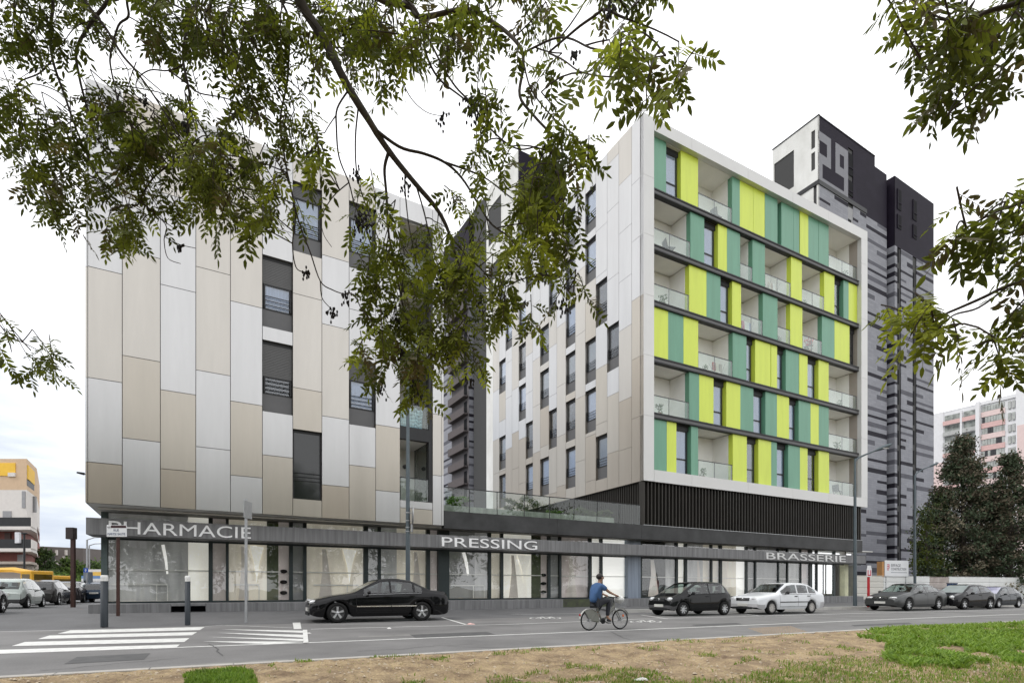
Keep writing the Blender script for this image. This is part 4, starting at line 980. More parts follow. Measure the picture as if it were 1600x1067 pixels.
for f in range(nf):
    z1 = ztop - f * FHp; z0 = z1 - FHp
    if z0 < 8: break
    # window band
    q = MB(); q.box(Q, PU(1570), PU(1533), -.02, .22, z0, z0 + 1.25); q.build('pink_band', pp if f % 2 else ppl, pk)
    r_ = random.Random(f)
    for i in range(8):
        a, b = 1534.5 + i * 4.4, 1534.5 + i * 4.4 + 3.9
        q = MB(); q.box(Q, PU(b), PU(a), .05, .23, z0 + 1.3, z1 - .1); q.build('window', pdk if r_.random() < .22 else pg, pk)
    for a in (1575, 1581.5):
        q = MB(); q.box(Q, PU(a + 4.6), PU(a), -.03, .22, z0 + .7, z1 - .3); q.build('window', pg if r_.random() < .4 else pbal, pk)
    for a, b in ((1474.5, 1501.5), (1504.5, 1525.5)):
        q = MB(); q.box(Q, PU(b), PU(a), -.55, -.45, z0 - .1, z0 + .95, 0); q.box(Q, PU(b), PU(a), -.45, .2, z0 - .1, z0 + .05, 1); q.build('balcony', [pbal if f % 3 else pp, pw], pk)
        q = MB(); q.box(Q, PU(b - 1), PU(a + 1), .2, .24, z0 + .1, z1 - .25); q.build('window', M('balcony window', (.30, .32, .30), .4, var=.7, scale=1.1), pk)
m = MB(); m.box(Q, PU(1504.5), PU(1501.5), -.6, .24, 0, ztop); m.build('fin', pw, pk)

# ------------------------------------------------------------------ left background: corner block, long low block
cb = thing('apartment_building', 'corner block with an orange top storey and curved white balconies at the far left', 'building', tuple(PT(20, 920, 73)[:2]) + (0,))
s73 = 860 / 73.
def C3(px, dep): p = PT(px, 920, dep); return (p.x, p.y)
zc = lambda y: 1.1 + (920 - y) / s73
ora = M('apricot render', (.66, .48, .32), .8, var=.05); yin = EMIT('sunlit yellow lining', (.9, .55, .05), .0); yin = M('yellow lining', (.90, .55, .06), .7, var=.05)
cwh = M('warm white render', (.74, .70, .66), .8, var=.04); mar = M('maroon render', (.26, .10, .085), .8, var=.1); bei = M('ground floor beige', (.42, .36, .31), .8, var=.08); gry = M('block grey', (.33, .33, .34), .7, var=.1)
pA, pB, pC, pD = C3(-70, 73), C3(42, 73), C3(57.5, 79), C3(62, 92)
def off(p, q, d):  # shift the segment outward (towards the viewer side)
    t = Vector((q[0] - p[0], q[1] - p[1])).normalized(); n = Vector((t.y, -t.x)) * d; return (p[0] + n.x, p[1] + n.y), (q[0] + n.x, q[1] + n.y)
back = [C3(62, 96), C3(-70, 96)]
m = MB(); m.prism([pA, pB, pC, pD] + back, zc(765), zc(716.5)); m.build('top_storey', ora, cb)
m = MB(); m.prism([pA, pB, pC, pD] + back, zc(811), zc(765) - .01); m.build('white_storey', cwh, cb)
pB2, pC2 = C3(34, 75), C3(50, 80.5)
m = MB(); m.prism([C3(-70, 75), pB2, pC2, C3(60, 94)] + back, zc(878), zc(811) - .01); m.build('recessed_wall', mar, cb)
m = MB(); m.prism([C3(-70, 74), C3(42, 74), C3(60, 80), C3(61, 94)] + back, 0, zc(878) - .01); m.build('ground_storey', bei, cb)
def slabp(z0, z1, o=0.): 
    q = MB(); q.prism([C3(-70, 72.6 - o), C3(48, 72.6 - o), C3(57.5, 77), C3(60, 92)] + back, z0, z1); return q
for y in (822.5, 856.5): slabp(zc(y + 5), zc(y)).build('balcony_slab', cwh, cb)
slabp(zc(881), zc(877)).build('balcony_slab', bei, cb)
for y0, y1 in ((822.5, 808.5), (856.5, 842.5)):
    q = MB(); a, b = C3(-70, 72.7), C3(48, 72.7); q.add([(a[0], a[1], zc(y0)), (b[0], b[1], zc(y0)), (b[0], b[1], zc(y1)), (a[0], a[1], zc(y1)), (a[0], a[1] + .1, zc(y0)), (b[0], b[1] + .1, zc(y0)), (b[0], b[1] + .1, zc(y1)), (a[0], a[1] + .1, zc(y1))], [(0, 1, 2, 3), (7, 6, 5, 4), (3, 2, 6, 7), (1, 5, 6, 2)]); q.build('balustrade', charcoal, cb)
    q = MB(); a, b, c_ = C3(48.4, 72.7), C3(57.4, 77.1), C3(58.3, 77.1); q.prism([a, b, c_, C3(49.5, 72.7)], zc(y0), zc(y1)); q.build('balustrade', cwh, cb)
def cwin(px0, px1, y0, y1, d, mat, name='window'):
    a, b = C3(px0, d), C3(px1, d); s_ = 860 / d; q = MB(); z0, z1 = 1.1 + (920 - y1) / s_, 1.1 + (920 - y0) / s_
    q.prism([a, b, (b[0], b[1] + .3), (a[0], a[1] + .3)], z0, z1); return q.build(name, mat, cb)
cwin(-40, 23.5, 723, 743, 72.9, yin, 'loggia'); cwin(12, 23, 738, 744, 72.8, cwh, 'loggia_wall')
a, b = C3(42.5, 73.05), C3(53.5, 77.3)
q = MB(); q.prism([a, b, (b[0] - .1, b[1] + .2), (a[0], a[1] + .2)], zc(748), zc(726)); q.build('loggia', yin, cb)
q = MB(); q.prism([(a[0] + .03, a[1] - .1), (b[0], b[1] - .1), b, a], zc(758), zc(747)); q.build('balustrade', charcoal, cb)
for x0, x1, y0, y1 in ((34, 39, 767, 793), (51, 54.5, 775, 800)):
    f = (x0 - 42) / 15.; d = 73 if x0 < 42 else 73 + 6 * f; cwin(x0, x1, y0, y1, d - .1, gry)
cwin(4, 17, 798, 812, 72.9, gry); cwin(7, 16, 832, 856, 74.8, M('dim room', (.1, .06, .05), .6)); cwin(27, 34, 866, 877, 74.8, gry); cwin(-20, -5, 832, 856, 74.8, gry)
q = cwin(23, 30, 831, 848, 72.4, M('hanging cloth', (.75, .75, .78), .9), 'hanging_cloth')

lw = thing('low_block', 'long low brown grey block with small white windows behind the trees on the left', 'building', tuple(PT(95, 920, 107)[:2]) + (0,))
m = MB(); a, b = C3(60, 107), C3(130, 112); tau = M('taupe brick', (.17, .15, .14), .85, var=.1, scale=.5); top_ = 1.1 + (920 - 853) * 107 / 860
m.prism([a, b, (b[0] + 1, b[1] + 12), (a[0], a[1] + 12)], 0, top_); m.build('wall', tau, lw)
m = MB(); a2, b2 = C3(130.6, 112.2), C3(134, 120); m.prism([a2, b2, (b2[0] + .4, b2[1] + 4), (a2[0], a2[1] + 8)], 0, top_ - .3); m.build('end_wall', cwh, lw)
for px, y0, y1 in ((86.5, 859, 867), (101.5, 859, 867), (112, 859, 867), (82, 869, 876), (83, 874, 878), (98, 869, 872), (88, 878, 884)):
    dd = 107 + (px - 60) / 70 * 5 - .1; s_ = 860 / dd; a, b = C3(px - 2, dd), C3(px + 2.2, dd); q = MB(); q.prism([a, b, (b[0], b[1] + .3), (a[0], a[1] + .3)], 1.1 + (920 - y1) / s_, 1.1 + (920 - y0) / s_); q.build('window', cwh if px != 82 else pdk, lw)

# ------------------------------------------------------------------ hoarding, notice board, poles
HFa = math.atan2(58 - 50.5, (1600 - 800) / 860 * 58 - (1340 - 800) / 860 * 50.5); HF = fr_at(1337, 50.4, HFa)
hoard = M('cream corrugated sheet', (.66, .64, .58), .55, .0, var=.06, scale=1); hoardw = M('white corrugated sheet', (.76, .77, .75), .55, .0, var=.05, scale=1); hoardb = M('stained brown sheet', (.34, .28, .25), .8, c2=(.55, .50, .46), scale=1.2)
def hoarding(u0, u1, mat, label, zb=.14, zt=2.32):
    t = thing('hoarding', label, 'site fence', tuple(HF.P(u0, 0, 0)[:2]) + (.14,), 'corrugated site fence panels along the building plot')
    q = MB(); n = 4; hh = (zt - zb) / n
    for i in range(n):
        z = zb + i * hh; prof = [(0, z), (-.035, z + .04), (-.035, z + hh - .10), (0, z + hh - .05), (0, z + hh)]
        for (w0, za), (w1, zb_) in zip(prof[:-1], prof[1:]): q.quad(HF.P(u0, w0, za), HF.P(u1, w0, za), HF.P(u1, w1, zb_), HF.P(u0, w1, zb_))
    o = q.build('sheet', mat, t); sm = o.modifiers.new('t', 'SOLIDIFY'); sm.thickness = .004
    q = MB(); q.box(HF, u0, u1, -.045, .01, zt, zt + .04); q.build('rail', mat, t)
    for u in (u0 + .05, u1 - .12): q = MB(); q.box(HF, u, u + .07, .012, .08, 0, zt); q.build('post', steel, t)
hu = [HF.U(x) for x in (1337, 1380, 1452, 1482, 1545, 1640, 1760)]
hoarding(hu[0], hu[1], hoard, 'cream corrugated fence panel beside the red and white post')
hoarding(hu[1] + .02, hu[2], hoardw, 'white corrugated fence panel under the notice board', zt=2.30)
hoarding(hu[2] + .02, hu[3], hoardb, 'stained brown fence panel between the white ones', zt=2.26)
hoarding(hu[3] + .02, hu[4], hoardw, 'white corrugated fence panel behind the black hatchback', zt=2.30)
hoarding(hu[4] + .02, hu[5], hoardw, 'white corrugated fence panel at the right edge of the photo', zt=2.28)
bb = thing('notice_board', 'white builder notice board with a red striped emblem standing on the fence', 'notice board', tuple(HF.P(hu[1], -.1, 0)[:2]) + (.14,))
bu0, bu1 = HF.U(1382.3, -.1), HF.U(1419.3, -.1); zb0, zb1 = HF.Z(1400, 900, -.1), HF.Z(1400, 875.3, -.1)
q = MB(); q.box(HF, bu0, bu1, -.12, -.06, zb0, zb1); q.build('board', signw, bb)
q = MB(); q.box(HF, bu0 - .22, bu0 - .004, -.04, .5, zb0 - .05, zb1 - .12); q.build('return_board', M('orange board', (.62, .32, .12), .6), bb)
for u in (bu0 + .2, bu1 - .3): q = MB(); q.box(HF, u, u + .09, -.055, .03, 0.1, zb1 - .1); q.build('post', steel, bb)
red = M('emblem red', (.55, .03, .08), .5); H_ = zb1 - zb0; lx = HF.U(1385, -.1)
q = MB()
for i in range(4):
    z = zb1 - H_ * (.30 + .105 * i); sk = .05 * i
    q.box(HF, lx + .05 - .0, lx + .30, -.127, -.122, z, z + H_ * .055)
q.box(HF, lx + .30, lx + .36, -.127, -.122, zb1 - H_ * .50, zb1 - H_ * .245); q.build('emblem', red, bb)
dgrey = M('sign lettering', (.08, .09, .11), .6)
text_mesh('lettering', 'EIFFAGE', dgrey, bb, HF, HF.U(1392, -.1), HF.U(1407, -.1), -.121, zb1 - H_ * .40, zb1 - H_ * .22, .006)
text_mesh('lettering', 'CONSTRUCTION', dgrey, bb, HF, HF.U(1392, -.1), HF.U(1415.5, -.1), -.121, zb1 - H_ * .62, zb1 - H_ * .46, .006)
q = MB()
for i in range(14): q.box(HF, HF.U(1392 + i * 1.78, -.1), HF.U(1392 + i * 1.78 + 1.3, -.1), -.126, -.121, zb1 - H_ * .78, zb1 - H_ * .73)
q.build('small_print', M('small print', (.3, .32, .35), .6), bb)
p = HF.P(HF.U(1487.5, -1.2), -1.2, .14); t = thing('wheeled_bin', 'blue wheeled bin standing against the brown fence panel', 'bin', tuple(p))
q = MB(); q.prism([(p.x - .27, p.y - .3), (p.x + .27, p.y - .3), (p.x + .27, p.y + .3), (p.x - .27, p.y + .3)], p.z + .05, p.z + 1.45); q.build('body', M('bin blue', (.03, .09, .25), .5), t, bevel=.03)
q = MB(); q.box(W0, p.x - .30, p.x + .30, p.y - .34, p.y + .32, p.z + 1.455, p.z + 1.55); q.build('lid', M('bin lid', (.02, .04, .09), .5), t, bevel=.02)
q = MB()
for s_ in (-.24, .24): q.lathe([(.001, -.03), (.1, -.03), (.1, .03), (.001, .03)], (p.x + s_, p.y + .3, p.z + .1), (1, 0, 0), 12)
q.build('wheels', black, t)
# red and white post
p = G(1357, 948, .14); t = thing('marker_post', 'thin red post with a small white and red sign, beside the fence', 'post', tuple(p))
q = MB(); q.box(W0, p.x - .045, p.x + .045, p.y - .045, p.y + .045, p.z, p.z + 1.66); q.build('pole', M('signal red', (.50, .02, .03), .45), t)
q = MB(); q.box(W0, p.x - .13, p.x + .13, p.y - .07, p.y - .05, p.z + 1.62, p.z + 2.08); q.box(W0, p.x - .10, p.x + .10, p.y - .07, p.y - .05, p.z + 2.081, p.z + 2.22); f = q.build('sign_plate', signw, t)
q = MB()
for a in (-.09, .05): q.box(W0, p.x + a, p.x + a + .04, p.y - .08, p.y - .071, p.z + 1.68, p.z + 1.98)
q.box(W0, p.x - .05, p.x + .05, p.y - .08, p.y - .071, p.z + 1.68, p.z + 1.73); q.build('sign_mark', red, f)

# street lamps
def lamp(px, base, top, depth, label, arm=None, r=.085, extra=None):
    b = PT(px, base, depth); b.z = base if False else CH + (HZ - base) * depth / FOC; zt_ = CH + (HZ - top) * depth / FOC
    t = thing('street_lamp', label, 'street lamp', tuple(b), 'blue grey street lamps')
    q = MB(); q.tube([b, (b.x, b.y, b.z + 1.0), (b.x, b.y, zt_ * .5), (b.x, b.y, zt_)], [r * 1.1, r, r * .85, r * .6], 12); q.build('pole', poleg, t)
    q = MB(); q.tube([b, (b.x, b.y, b.z + .04)], r * 1.7, 8); q.build('base_plate', poleg, t)
    if arm:
        pts = [PT(x, y, depth + dd) for x, y, dd in arm]
        q = MB(); q.tube(pts, [r * .5] * (len(pts) - 1) + [r * .35], 8); q.build('arm', poleg, t)
        e_ = pts[-1]; dv = (pts[-1] - pts[-2]).normalized()
        q = MB(); q.tube([e_ - dv * .1, e_ + dv * .2, e_ + dv * .62, e_ + dv * .8], [.05, .11, .10, .03], 8); f = q.build('lamp_head', poleg, t)
        q = MB(); c = e_ + dv * .42 - Vector((0, 0, .075)); q.ell(c, (.22, .08, .04)); q.build('lens', M('lamp lens', (.7, .7, .68), .2), f)
    return t
b3 = 28.5
lamp(1336, 948.3, 716, 31.5, 'lamp post standing in front of the right end of the coloured block', [(1336, 722, 0), (1340, 716, 0), (1350, 711, 0), (1370, 703, -.2)], .10)
lamp(1429.5, 930, 742, 52, 'farther lamp post standing behind the fence near the notice board', [(1429.5, 745, 0), (1432, 739, 0), (1442, 733, -.1), (1453, 728.5, -.2)], .12)
l3 = lamp(637.3, 961, 560, 20.6, 'nearest lamp post, standing behind the black saloon in front of the pale balcony', [(637.3, 564, 0), (640, 556, 0), (650, 548, -.2), (668, 541, -.4)], .088)
l3p = PT(637.3, 805, 20.6)
sg = thing('round_sign', 'round road sign seen nearly edge on, strapped to the nearest lamp post', 'sign', tuple(l3p))
q = MB(); q.lathe([(.001, 0), (.33, 0), (.33, .025), (.001, .025)], l3p + Vector((.17, 0, 0)), (.97, .25, .0), 24); q.build('plate', steel, sg)
q = MB(); q.box(W0, l3p.x + .13, l3p.x + .17, l3p.y - .12, l3p.y + .12, l3p.z - .62, l3p.z - .33); q.build('lower_plate', steel, sg)
q = MB()
for dz in (.1, -.2, -.45, -.6): q.tube([(l3p.x - .10, l3p.y, l3p.z + dz), (l3p.x + .16, l3p.y, l3p.z + dz)], .02, 6); q.lathe([(.096, -.02), (.096, .02)], l3p + Vector((0, 0, dz)), (0, 0, 1), 12)
q.build('clamp', steel, sg)
# tall grey sign pole
p = G(384.5, 972, .05); dep = p.y; z1 = CH + (920 - 779) * dep / FOC
t = thing('sign_pole', 'slim galvanised pole with an edge on sign plate, right of the second bollard', 'pole', tuple(p))
q = MB(); q.tube([p, (p.x, p.y, z1)], .042, 10); q.build('pole', steel, t)
q = MB(); q.box(W0, p.x + .045, p.x + .065, p.y - .26, p.y + .26, z1 - .62, z1 - .08); q.build('sign_plate', steel, t)
q = MB()
for dz in (.12, .5): q.lathe([(.05, -.02), (.05, .02)], (p.x, p.y, z1 - dz), (0, 0, 1), 10); q.box(W0, p.x - .07, p.x + .046, p.y - .02, p.y + .02, z1 - dz - .015, z1 - dz + .015)
q.build('clamp', charcoal, t)
# dark brown post with a box
p = G(113, 950, .2); dep = p.y; zz = lambda y: CH + (920 - y) * dep / FOC
t = thing('box_post', 'dark brown post with a square black box on top, by the side street', 'post', tuple(p))
q = MB(); q.box(W0, p.x - .045, p.x + .12, p.y - .06, p.y + .06, p.z, zz(841)); q.build('pole', rust, t)
q = MB(); q.box(W0, p.x - .22, p.x + .13, p.y - .13, p.y + .13, zz(842), zz(824)); q.build('box', M('black box', (.035, .022, .02), .5, var=.3), t, bevel=.01)
# street name board
p = G(184.5, 964, .165); dep = p.y; p.z = .13
t = thing('street_name_sign', 'brown post carrying a white street name board with a dark header', 'street sign', tuple(p))
q = MB(); q.tube([p, (p.x, p.y, zz(838) * 0 + CH + (920 - 824) * dep / FOC)], .055, 10); q.build('pole', rust, t)
NS = fr_at(167.2, dep - .08, R(2)); nu = NS.U(198); nz0, nz1 = CH + (920 - 838.6) * dep / FOC, CH + (920 - 820.5) * dep / FOC
q = MB(); q.box(NS, 0, nu, -.02, .02, nz0, nz1); f = q.build('board', signw, t, bevel=.008)
q = MB(); q.box(NS, nu * .22, nu - .004, -.026, -.021, nz1 - (nz1 - nz0) * .24, nz1 - .01); q.build('header_band', M('dark maroon band', (.05, .018, .022), .5), f)
q = MB(); q.lathe([(.001, .012), (.05, .01), (.055, 0)], NS.P(.07, -.02, nz1 - .05), -Vector((NS.n.x, NS.n.y, 0)), 14); q.build('crest', M('crest grey', (.55, .55, .56), .5, var=.3, scale=20), f)
ink = M('blue grey lettering', (.12, .14, .22), .6)
text_mesh('lettering', 'RUE', ink, f, NS, nu * .36, nu * .62, -.0205, nz0 + (nz1 - nz0) * .46, nz0 + (nz1 - nz0) * .66, .005)
text_mesh('lettering', 'MARYSE BASTIE', ink, f, NS, nu * .05, nu * .95, -.0205, nz0 + (nz1 - nz0) * .14, nz0 + (nz1 - nz0) * .34, .005)
# bollards
def bollard(px, y0, y1, label, r=.075):
    p = G(px, y0, .02); dep = p.y; h = (y0 - y1) * dep / FOC
    t = thing('bollard', label, 'bollard', tuple(p), 'white capped bollards at the crossing')
    q = MB(); q.lathe([(.001, 0), (r * 1.02, 0), (r, .02), (r, h * .885), (.001, h * .885)], p, (0, 0, 1), 20); q.build('post', M('bollard blue grey', (.035, .042, .05), .5, var=.15, scale=4, spec=.3), t)
    q = MB(); c = p + Vector((0, 0, h * .885)); q.lathe([(r, 0), (r * .96, .01), (r, .03), (r * .96, .055), (r, .075), (r, h * .1), (r * .8, h * .112), (.001, h * .115)], c, (0, 0, 1), 20); q.build('cap', M('bollard cap', (.72, .72, .70), .5), t)
bollard(163, 979, 898, 'bollard at the left end of the crossing, in front of the corner column', .093)
bollard(293.2, 975.8, 899, 'bollard at the right end of the crossing, in front of the long shop window', .075)
# far lamps and small street things at the left
for px, yb, yt, dep, lab, ln in ((136, 905, 843, 62, 'distant thin lamp post left of the corner column, nearer of two', 11), (139.5, 903, 852, 80, 'distant thin lamp post left of the corner column, farther of two', 10)):
    b = PT(px, yb, dep); b.z = .1; zt_ = PT(px, yt, dep).z; t = thing('street_lamp', lab, 'street lamp', tuple(b), 'distant lamp posts down the side street')
    q = MB(); q.tube([b, (b.x, b.y, zt_)], .09, 6); q.build('pole', steel, t); q = MB(); q.tube([(b.x, b.y, zt_), (b.x + .8, b.y, zt_ + .25), (b.x + 1.9, b.y, zt_ + .3)], .06, 6); q.build('arm', steel, t)
b = PT(38, 925, 60); b.z = .1; t = thing('street_lamp', 'dark thin post in front of the balconies of the corner block', 'street lamp', tuple(b))
q = MB(); q.tube([b, (b.x, b.y, PT(38, 834, 60).z)], .10, 6); q.build('pole', charcoal, t); q = MB(); q.ell((b.x, b.y, PT(38, 833, 60).z), (.28, .28, .12)); q.build('lamp_head', charcoal, t)
b = PT(135.5, 945, 36); b.z = .2; t = thing('parking_sign', 'small square blue sign with a white mark on a grey post', 'sign', tuple(b)); z_ = PT(135, 890.5, 36).z
q = MB(); q.tube([b, (b.x, b.y, z_ + .25)], .045, 8); q.build('pole', steel, t); q = MB(); q.box(W0, b.x - .14, b.x + .14, b.y - .08, b.y - .05, z_ - .14, z_ + .14); f = q.build('sign_plate', M('sign blue', (.02, .09, .45), .5), t)
q = MB(); q.box(W0, b.x - .02, b.x + .02, b.y - .09, b.y - .082, z_ - .10, z_ + .08); q.box(W0, b.x - .07, b.x + .07, b.y - .09, b.y - .082, z_ + .0, z_ + .04); q.build('sign_mark', signw, f)
b = PT(137, 945, 38); b.z = .2; t = thing('parking_meter', 'grey cabinet behind the blue sign', 'cabinet', tuple(b))
q = MB(); q.box(W0, b.x - .16, b.x + .22, b.y - .2, b.y + .2, .2, PT(137, 893, 38).z); q.build('cabinet', M('cabinet grey', (.16, .19, .23), .5), t, bevel=.03); q = MB(); q.box(W0, b.x - .08, b.x + .12, b.y - .22, b.y - .2, 1.4, 1.7); q.build('screen', darkroom, t)
# filling station canopy
b = PT(142, 905, 66); t = thing('filling_station_canopy', 'white, yellow and blue canopy far down the side street', 'canopy', (b.x, b.y, .1))
for y0, y1, c in ((889, 893, (.75, .72, .68)), (893, 899, (.80, .50, .10)), (899, 903.5, (.15, .27, .50)), (903.5, 908, (.72, .72, .72))):
    q = MB(); xl = 127 + (y0 - 889) * .0; a = PT(127 + (5 if y0 < 895 else 0), y1, 66); e_ = PT(166, y0, 66); q.box(W0, a.x, e_.x, b.y, b.y + 6, a.z, e_.z); q.build('fascia', M('canopy stripe', c, .5), t)
for px in (131, 150): a = PT(px, 925, 68); q = MB(); q.tube([(a.x, a.y, .1), (a.x, a.y, 1.1 + 12 * 68 / 860)], .12, 6); q.build('post', steel, t)
# ------------------------------------------------------------------ cars
carglass = GLASS('tinted car glass', (.42, .46, .47), .08)
carglass2 = GLASS('clear car glass', (.66, .76, .73), .08)
seatm = M('seat fabric', (.035, .036, .04), .85, spec=.2)
lampc = M('headlamp glass', (.62, .63, .64), .08, .2, coat=1., var=.1, scale=20); lampr = M('tail lamp', (.38, .01, .015), .12, coat=1., var=.2, scale=12); platem = M('number plate', (.68, .68, .64), .4)
plastic = M('black bumper plastic', (.025, .026, .028), .55, spec=.25)
def PAINT(n, c, metal=0., rough=.09): return M(n, c, rough, metal, var=.03, scale=1, spec=.3)
def car(name, label, paint, S):
    """nose towards -x, left-hand side seen is -y; S holds the side outline"""
    Lh, W, r = S['L'] / 2, S['W'] / 2, S['r']
    t = thing(name, label, S.get('cat', 'car'))
    px_, pzt = zip(*S['top']); bx, bz = zip(*S['belt'])
    x0, x1 = -Lh, Lh
    xs = sorted(set([round(v, 3) for v in list(np.arange(x0 + .3, x1 - .3, .09)) + [x0, x0 + .03, x0 + .09, x0 + .18, x1 - .18, x1 - .09, x1 - .03, x1] + [c for c in S['cuts']] + [wx + r * 1.16 * k for wx in S['wx'] for k in (-1, -.93, -.8, -.6, .6, .8, .93, 1)]]))
    xs = [v for i, v in enumerate(xs) if i == 0 or v - xs[i - 1] > .012 or v in S['cuts']]
    xw0, xw1, xr0, xr1 = S['ws']  # windscreen base/top, rear glass top/base
    gi = lambda x: np.interp(x, px_, pzt)
    def sec(x):
        e0, e1 = (x - x0), (x1 - x)
        pw = np.interp(min(e0, e1 * S.get('tailk', 1.0)), [0, .03, .09, .18, .35, .7], S.get('plan', [.78, .85, .91, .95, .98, 1.0])) * W
        zt = gi(x); zb = S['zb'] + np.interp(min(e0, e1), [0, .12, .3], [.10, .03, 0])
        arch = 0
        for wx in S['wx']:
            q = (x - wx) / (r * 1.16)
            if abs(q) <= 1: arch = max(arch, r * .98 + r * 1.13 * math.sqrt(max(0, 1 - q * q)) - 0.0)
        zs = max(zb, arch) if arch else zb
        zbelt = min(np.interp(x, bx, bz), zt - .055)
        house = float(np.interp(x, [xw0, xw1, xr0, xr1], [0, 1, 1, 0])) if xr1 > xr0 else 0
        yt = pw * (S['tumble'] * house + .86 * (1 - house))
        bow = .02
        zm = max((zs + zbelt) / 2 - .05, zs + .03)
        zl = max(zb + .12, zs + .012)
        rail = zt - .035 - .02 * house
        rows = [(pw * .45, max(zs, zb + .02)), (pw * .93, zs), (pw * .985, zl), (pw * 1.0, max(zm, zl + .02)), (pw * .985, zbelt - .10 if zbelt - .10 > zm + .05 else (zm + zbelt) / 2 + .02), (pw * .955, zbelt - .012)]
        up = rail - zbelt
        rows += [(pw * .93 + (yt - pw * .93) * .06, zbelt + .028 * min(1, up / .3) + .001), (yt + (pw * .93 - yt) * .10, rail - .045 * min(1, max(up, 0) / .3)), (yt, rail), (yt - min(.08, yt * .12), zt - .012), (yt * .5, zt - .003), (0, zt)]
        return rows
    secs = [sec(x) for x in xs]; nr = len(secs[0])
    parts = {}
    def put(k, q, sm=True):
        parts.setdefault(k, MB()).add(q, [tuple(range(len(q)))], 0, sm)
    def within(x, iv): return any(a - 1e-4 <= x <= b + 1e-4 for a, b in iv)
    key = {}
    for i in range(len(xs) - 1):
        xm = (xs[i] + xs[i + 1]) / 2
        for j in range(nr - 1):
            if j in (7, 8): k = 'body'
            elif j == 6: k = 'side_window' if within(xm, S['glass']) else 'body'
            elif j >= 9: k = 'windscreen' if xw0 + .02 < xm < xw1 - .02 else ('rear_window' if xr0 + .03 < xm < xr1 - .03 else 'body')
            elif j == 0: k = 'underbody'
            elif j in (1, 2) and (xm < x0 + .42 or xm > x1 - .42) and S.get('bump'): k = 'bumper' + ('0' if xm < 0 else '1')
            elif j in (2, 3, 4, 5) and within(xm, S['doors']): k = 'door' + str([n for n, iv in enumerate(S['doors']) if iv[0] <= xm <= iv[1]][0])
            else: k = 'body'
            for sg in (-1, 1):
                a, b = secs[i], secs[i + 1]
                q = [(xs[i], sg * a[j][0], a[j][1]), (xs[i + 1], sg * b[j][0], b[j][1]), (xs[i + 1], sg * b[j + 1][0], b[j + 1][1]), (xs[i], sg * a[j + 1][0], a[j + 1][1])]
                if sg > 0: q = q[::-1]
                kk = k
                if k == 'side_window': kk = 'side_window' + str(sg) + str([n for n, iv in enumerate(S['glass']) if iv[0] - 1e-4 <= xm <= iv[1] + 1e-4][0])
                if k.startswith('door'): kk = k + '_' + str(sg)
                put(kk, q)
    for e_, sgn in ((0, 1), (-1, -1)):   # end caps
        s_ = secs[e_]; pts = [(xs[e_], -y, z) for y, z in s_] + [(xs[e_], y, z) for y, z in s_[::-1][1:]]
        for a in range(nr - 1):
            q = [(xs[e_], -s_[a][0], s_[a][1]), (xs[e_], -s_[a + 1][0], s_[a + 1][1]), (xs[e_], s_[a + 1][0], s_[a + 1][1]), (xs[e_], s_[a][0], s_[a][1])]
            put(('bumper' + ('0' if e_ == 0 else '1')) if (a < 3 and S.get('bump')) else 'body', q, False)
    mats = {'body': paint, 'underbody': black, 'bumper': S.get('bump') or paint, 'windscreen': S.get('wsm', carglass), 'rear_window': carglass}
    doors = {}
    for k, b in parts.items():
        nm = 'side_window' if k.startswith('side_window') else ('door' if k.startswith('door') else ('bumper' if k.startswith('bumper') else k))
        me_ = b
        o = b.build(nm, S.get('gm', carglass) if nm == 'side_window' else (paint if nm == 'door' else mats[nm]), t)
        # weld so shading is smooth
        import bmesh
        bm = bmesh.new(); bm.from_mesh(o.data); bmesh.ops.remove_doubles(bm, verts=bm.verts, dist=1e-4); bm.to_mesh(o.data); bm.free()
        if nm == 'door': doors[k] = o
    rowsat = lambda x: sec(x)
    # door gaps and handles
    for k, o in doors.items():
        n = int(k[4]); sg = int(k.split('_')[1]); a, b = S['doors'][n]
        q = MB()
        for x in (a, b):
            s_ = rowsat(x)
            for j in (2, 3, 4):
                y0, z0 = s_[j]; y1, z1 = s_[j + 1]
                q.add([(x - .006, sg * (y0 + .002), z0), (x + .006, sg * (y0 + .002), z0), (x + .006, sg * (y1 + .002), z1), (x - .006, sg * (y1 + .002), z1)], [(0, 1, 2, 3)])
        s_ = rowsat((a + b) / 2); 
        q.add([(a, sg * (s_[2][0] + .002), s_[2][1] - .006), (b, sg * (s_[2][0] + .002), s_[2][1] - .006), (b, sg * (s_[2][0] + .003), s_[2][1] + .006), (a, sg * (s_[2][0] + .003), s_[2][1] + .006)], [(0, 1, 2, 3)])
        q.build('door_gap', black, o)
        s_ = rowsat(b - .12); y, z = s_[4]; q = MB(); q.box(W0, b - .24, b - .06, sg * (y + .0) - .015, sg * (y + .0) + .02 * 1, z - .012, z + .018) if sg > 0 else q.box(W0, b - .24, b - .06, -y - .02, -y + .015, z - .012, z + .018)
        q.build('handle', S.get('hm', paint), o)
        if S.get('strip'):
            q = MB(); s_ = rowsat((a + b) / 2); y, z = s_[3]; zz_ = S['strip'][1]
            q.box(W0, a + .01, b - .01, min(sg * (y - .01), sg * (y + .014)), max(sg * (y - .01), sg * (y + .014)), zz_, zz_ + .035); q.build('side_strip', S['strip'][0], o)
    # pillars between side windows read as paint; chrome/black window line
    q = MB()
    for sg in (-1, 1):
        pts = [(x, sg * (sec(x)[5][0] + .004), sec(x)[5][1] + .004) for x in np.arange(S['glass'][0][0], S['glass'][-1][1], .12)]
        q.tube(pts, .008, 5)
    q.build('window_line', S.get('line', black), t)
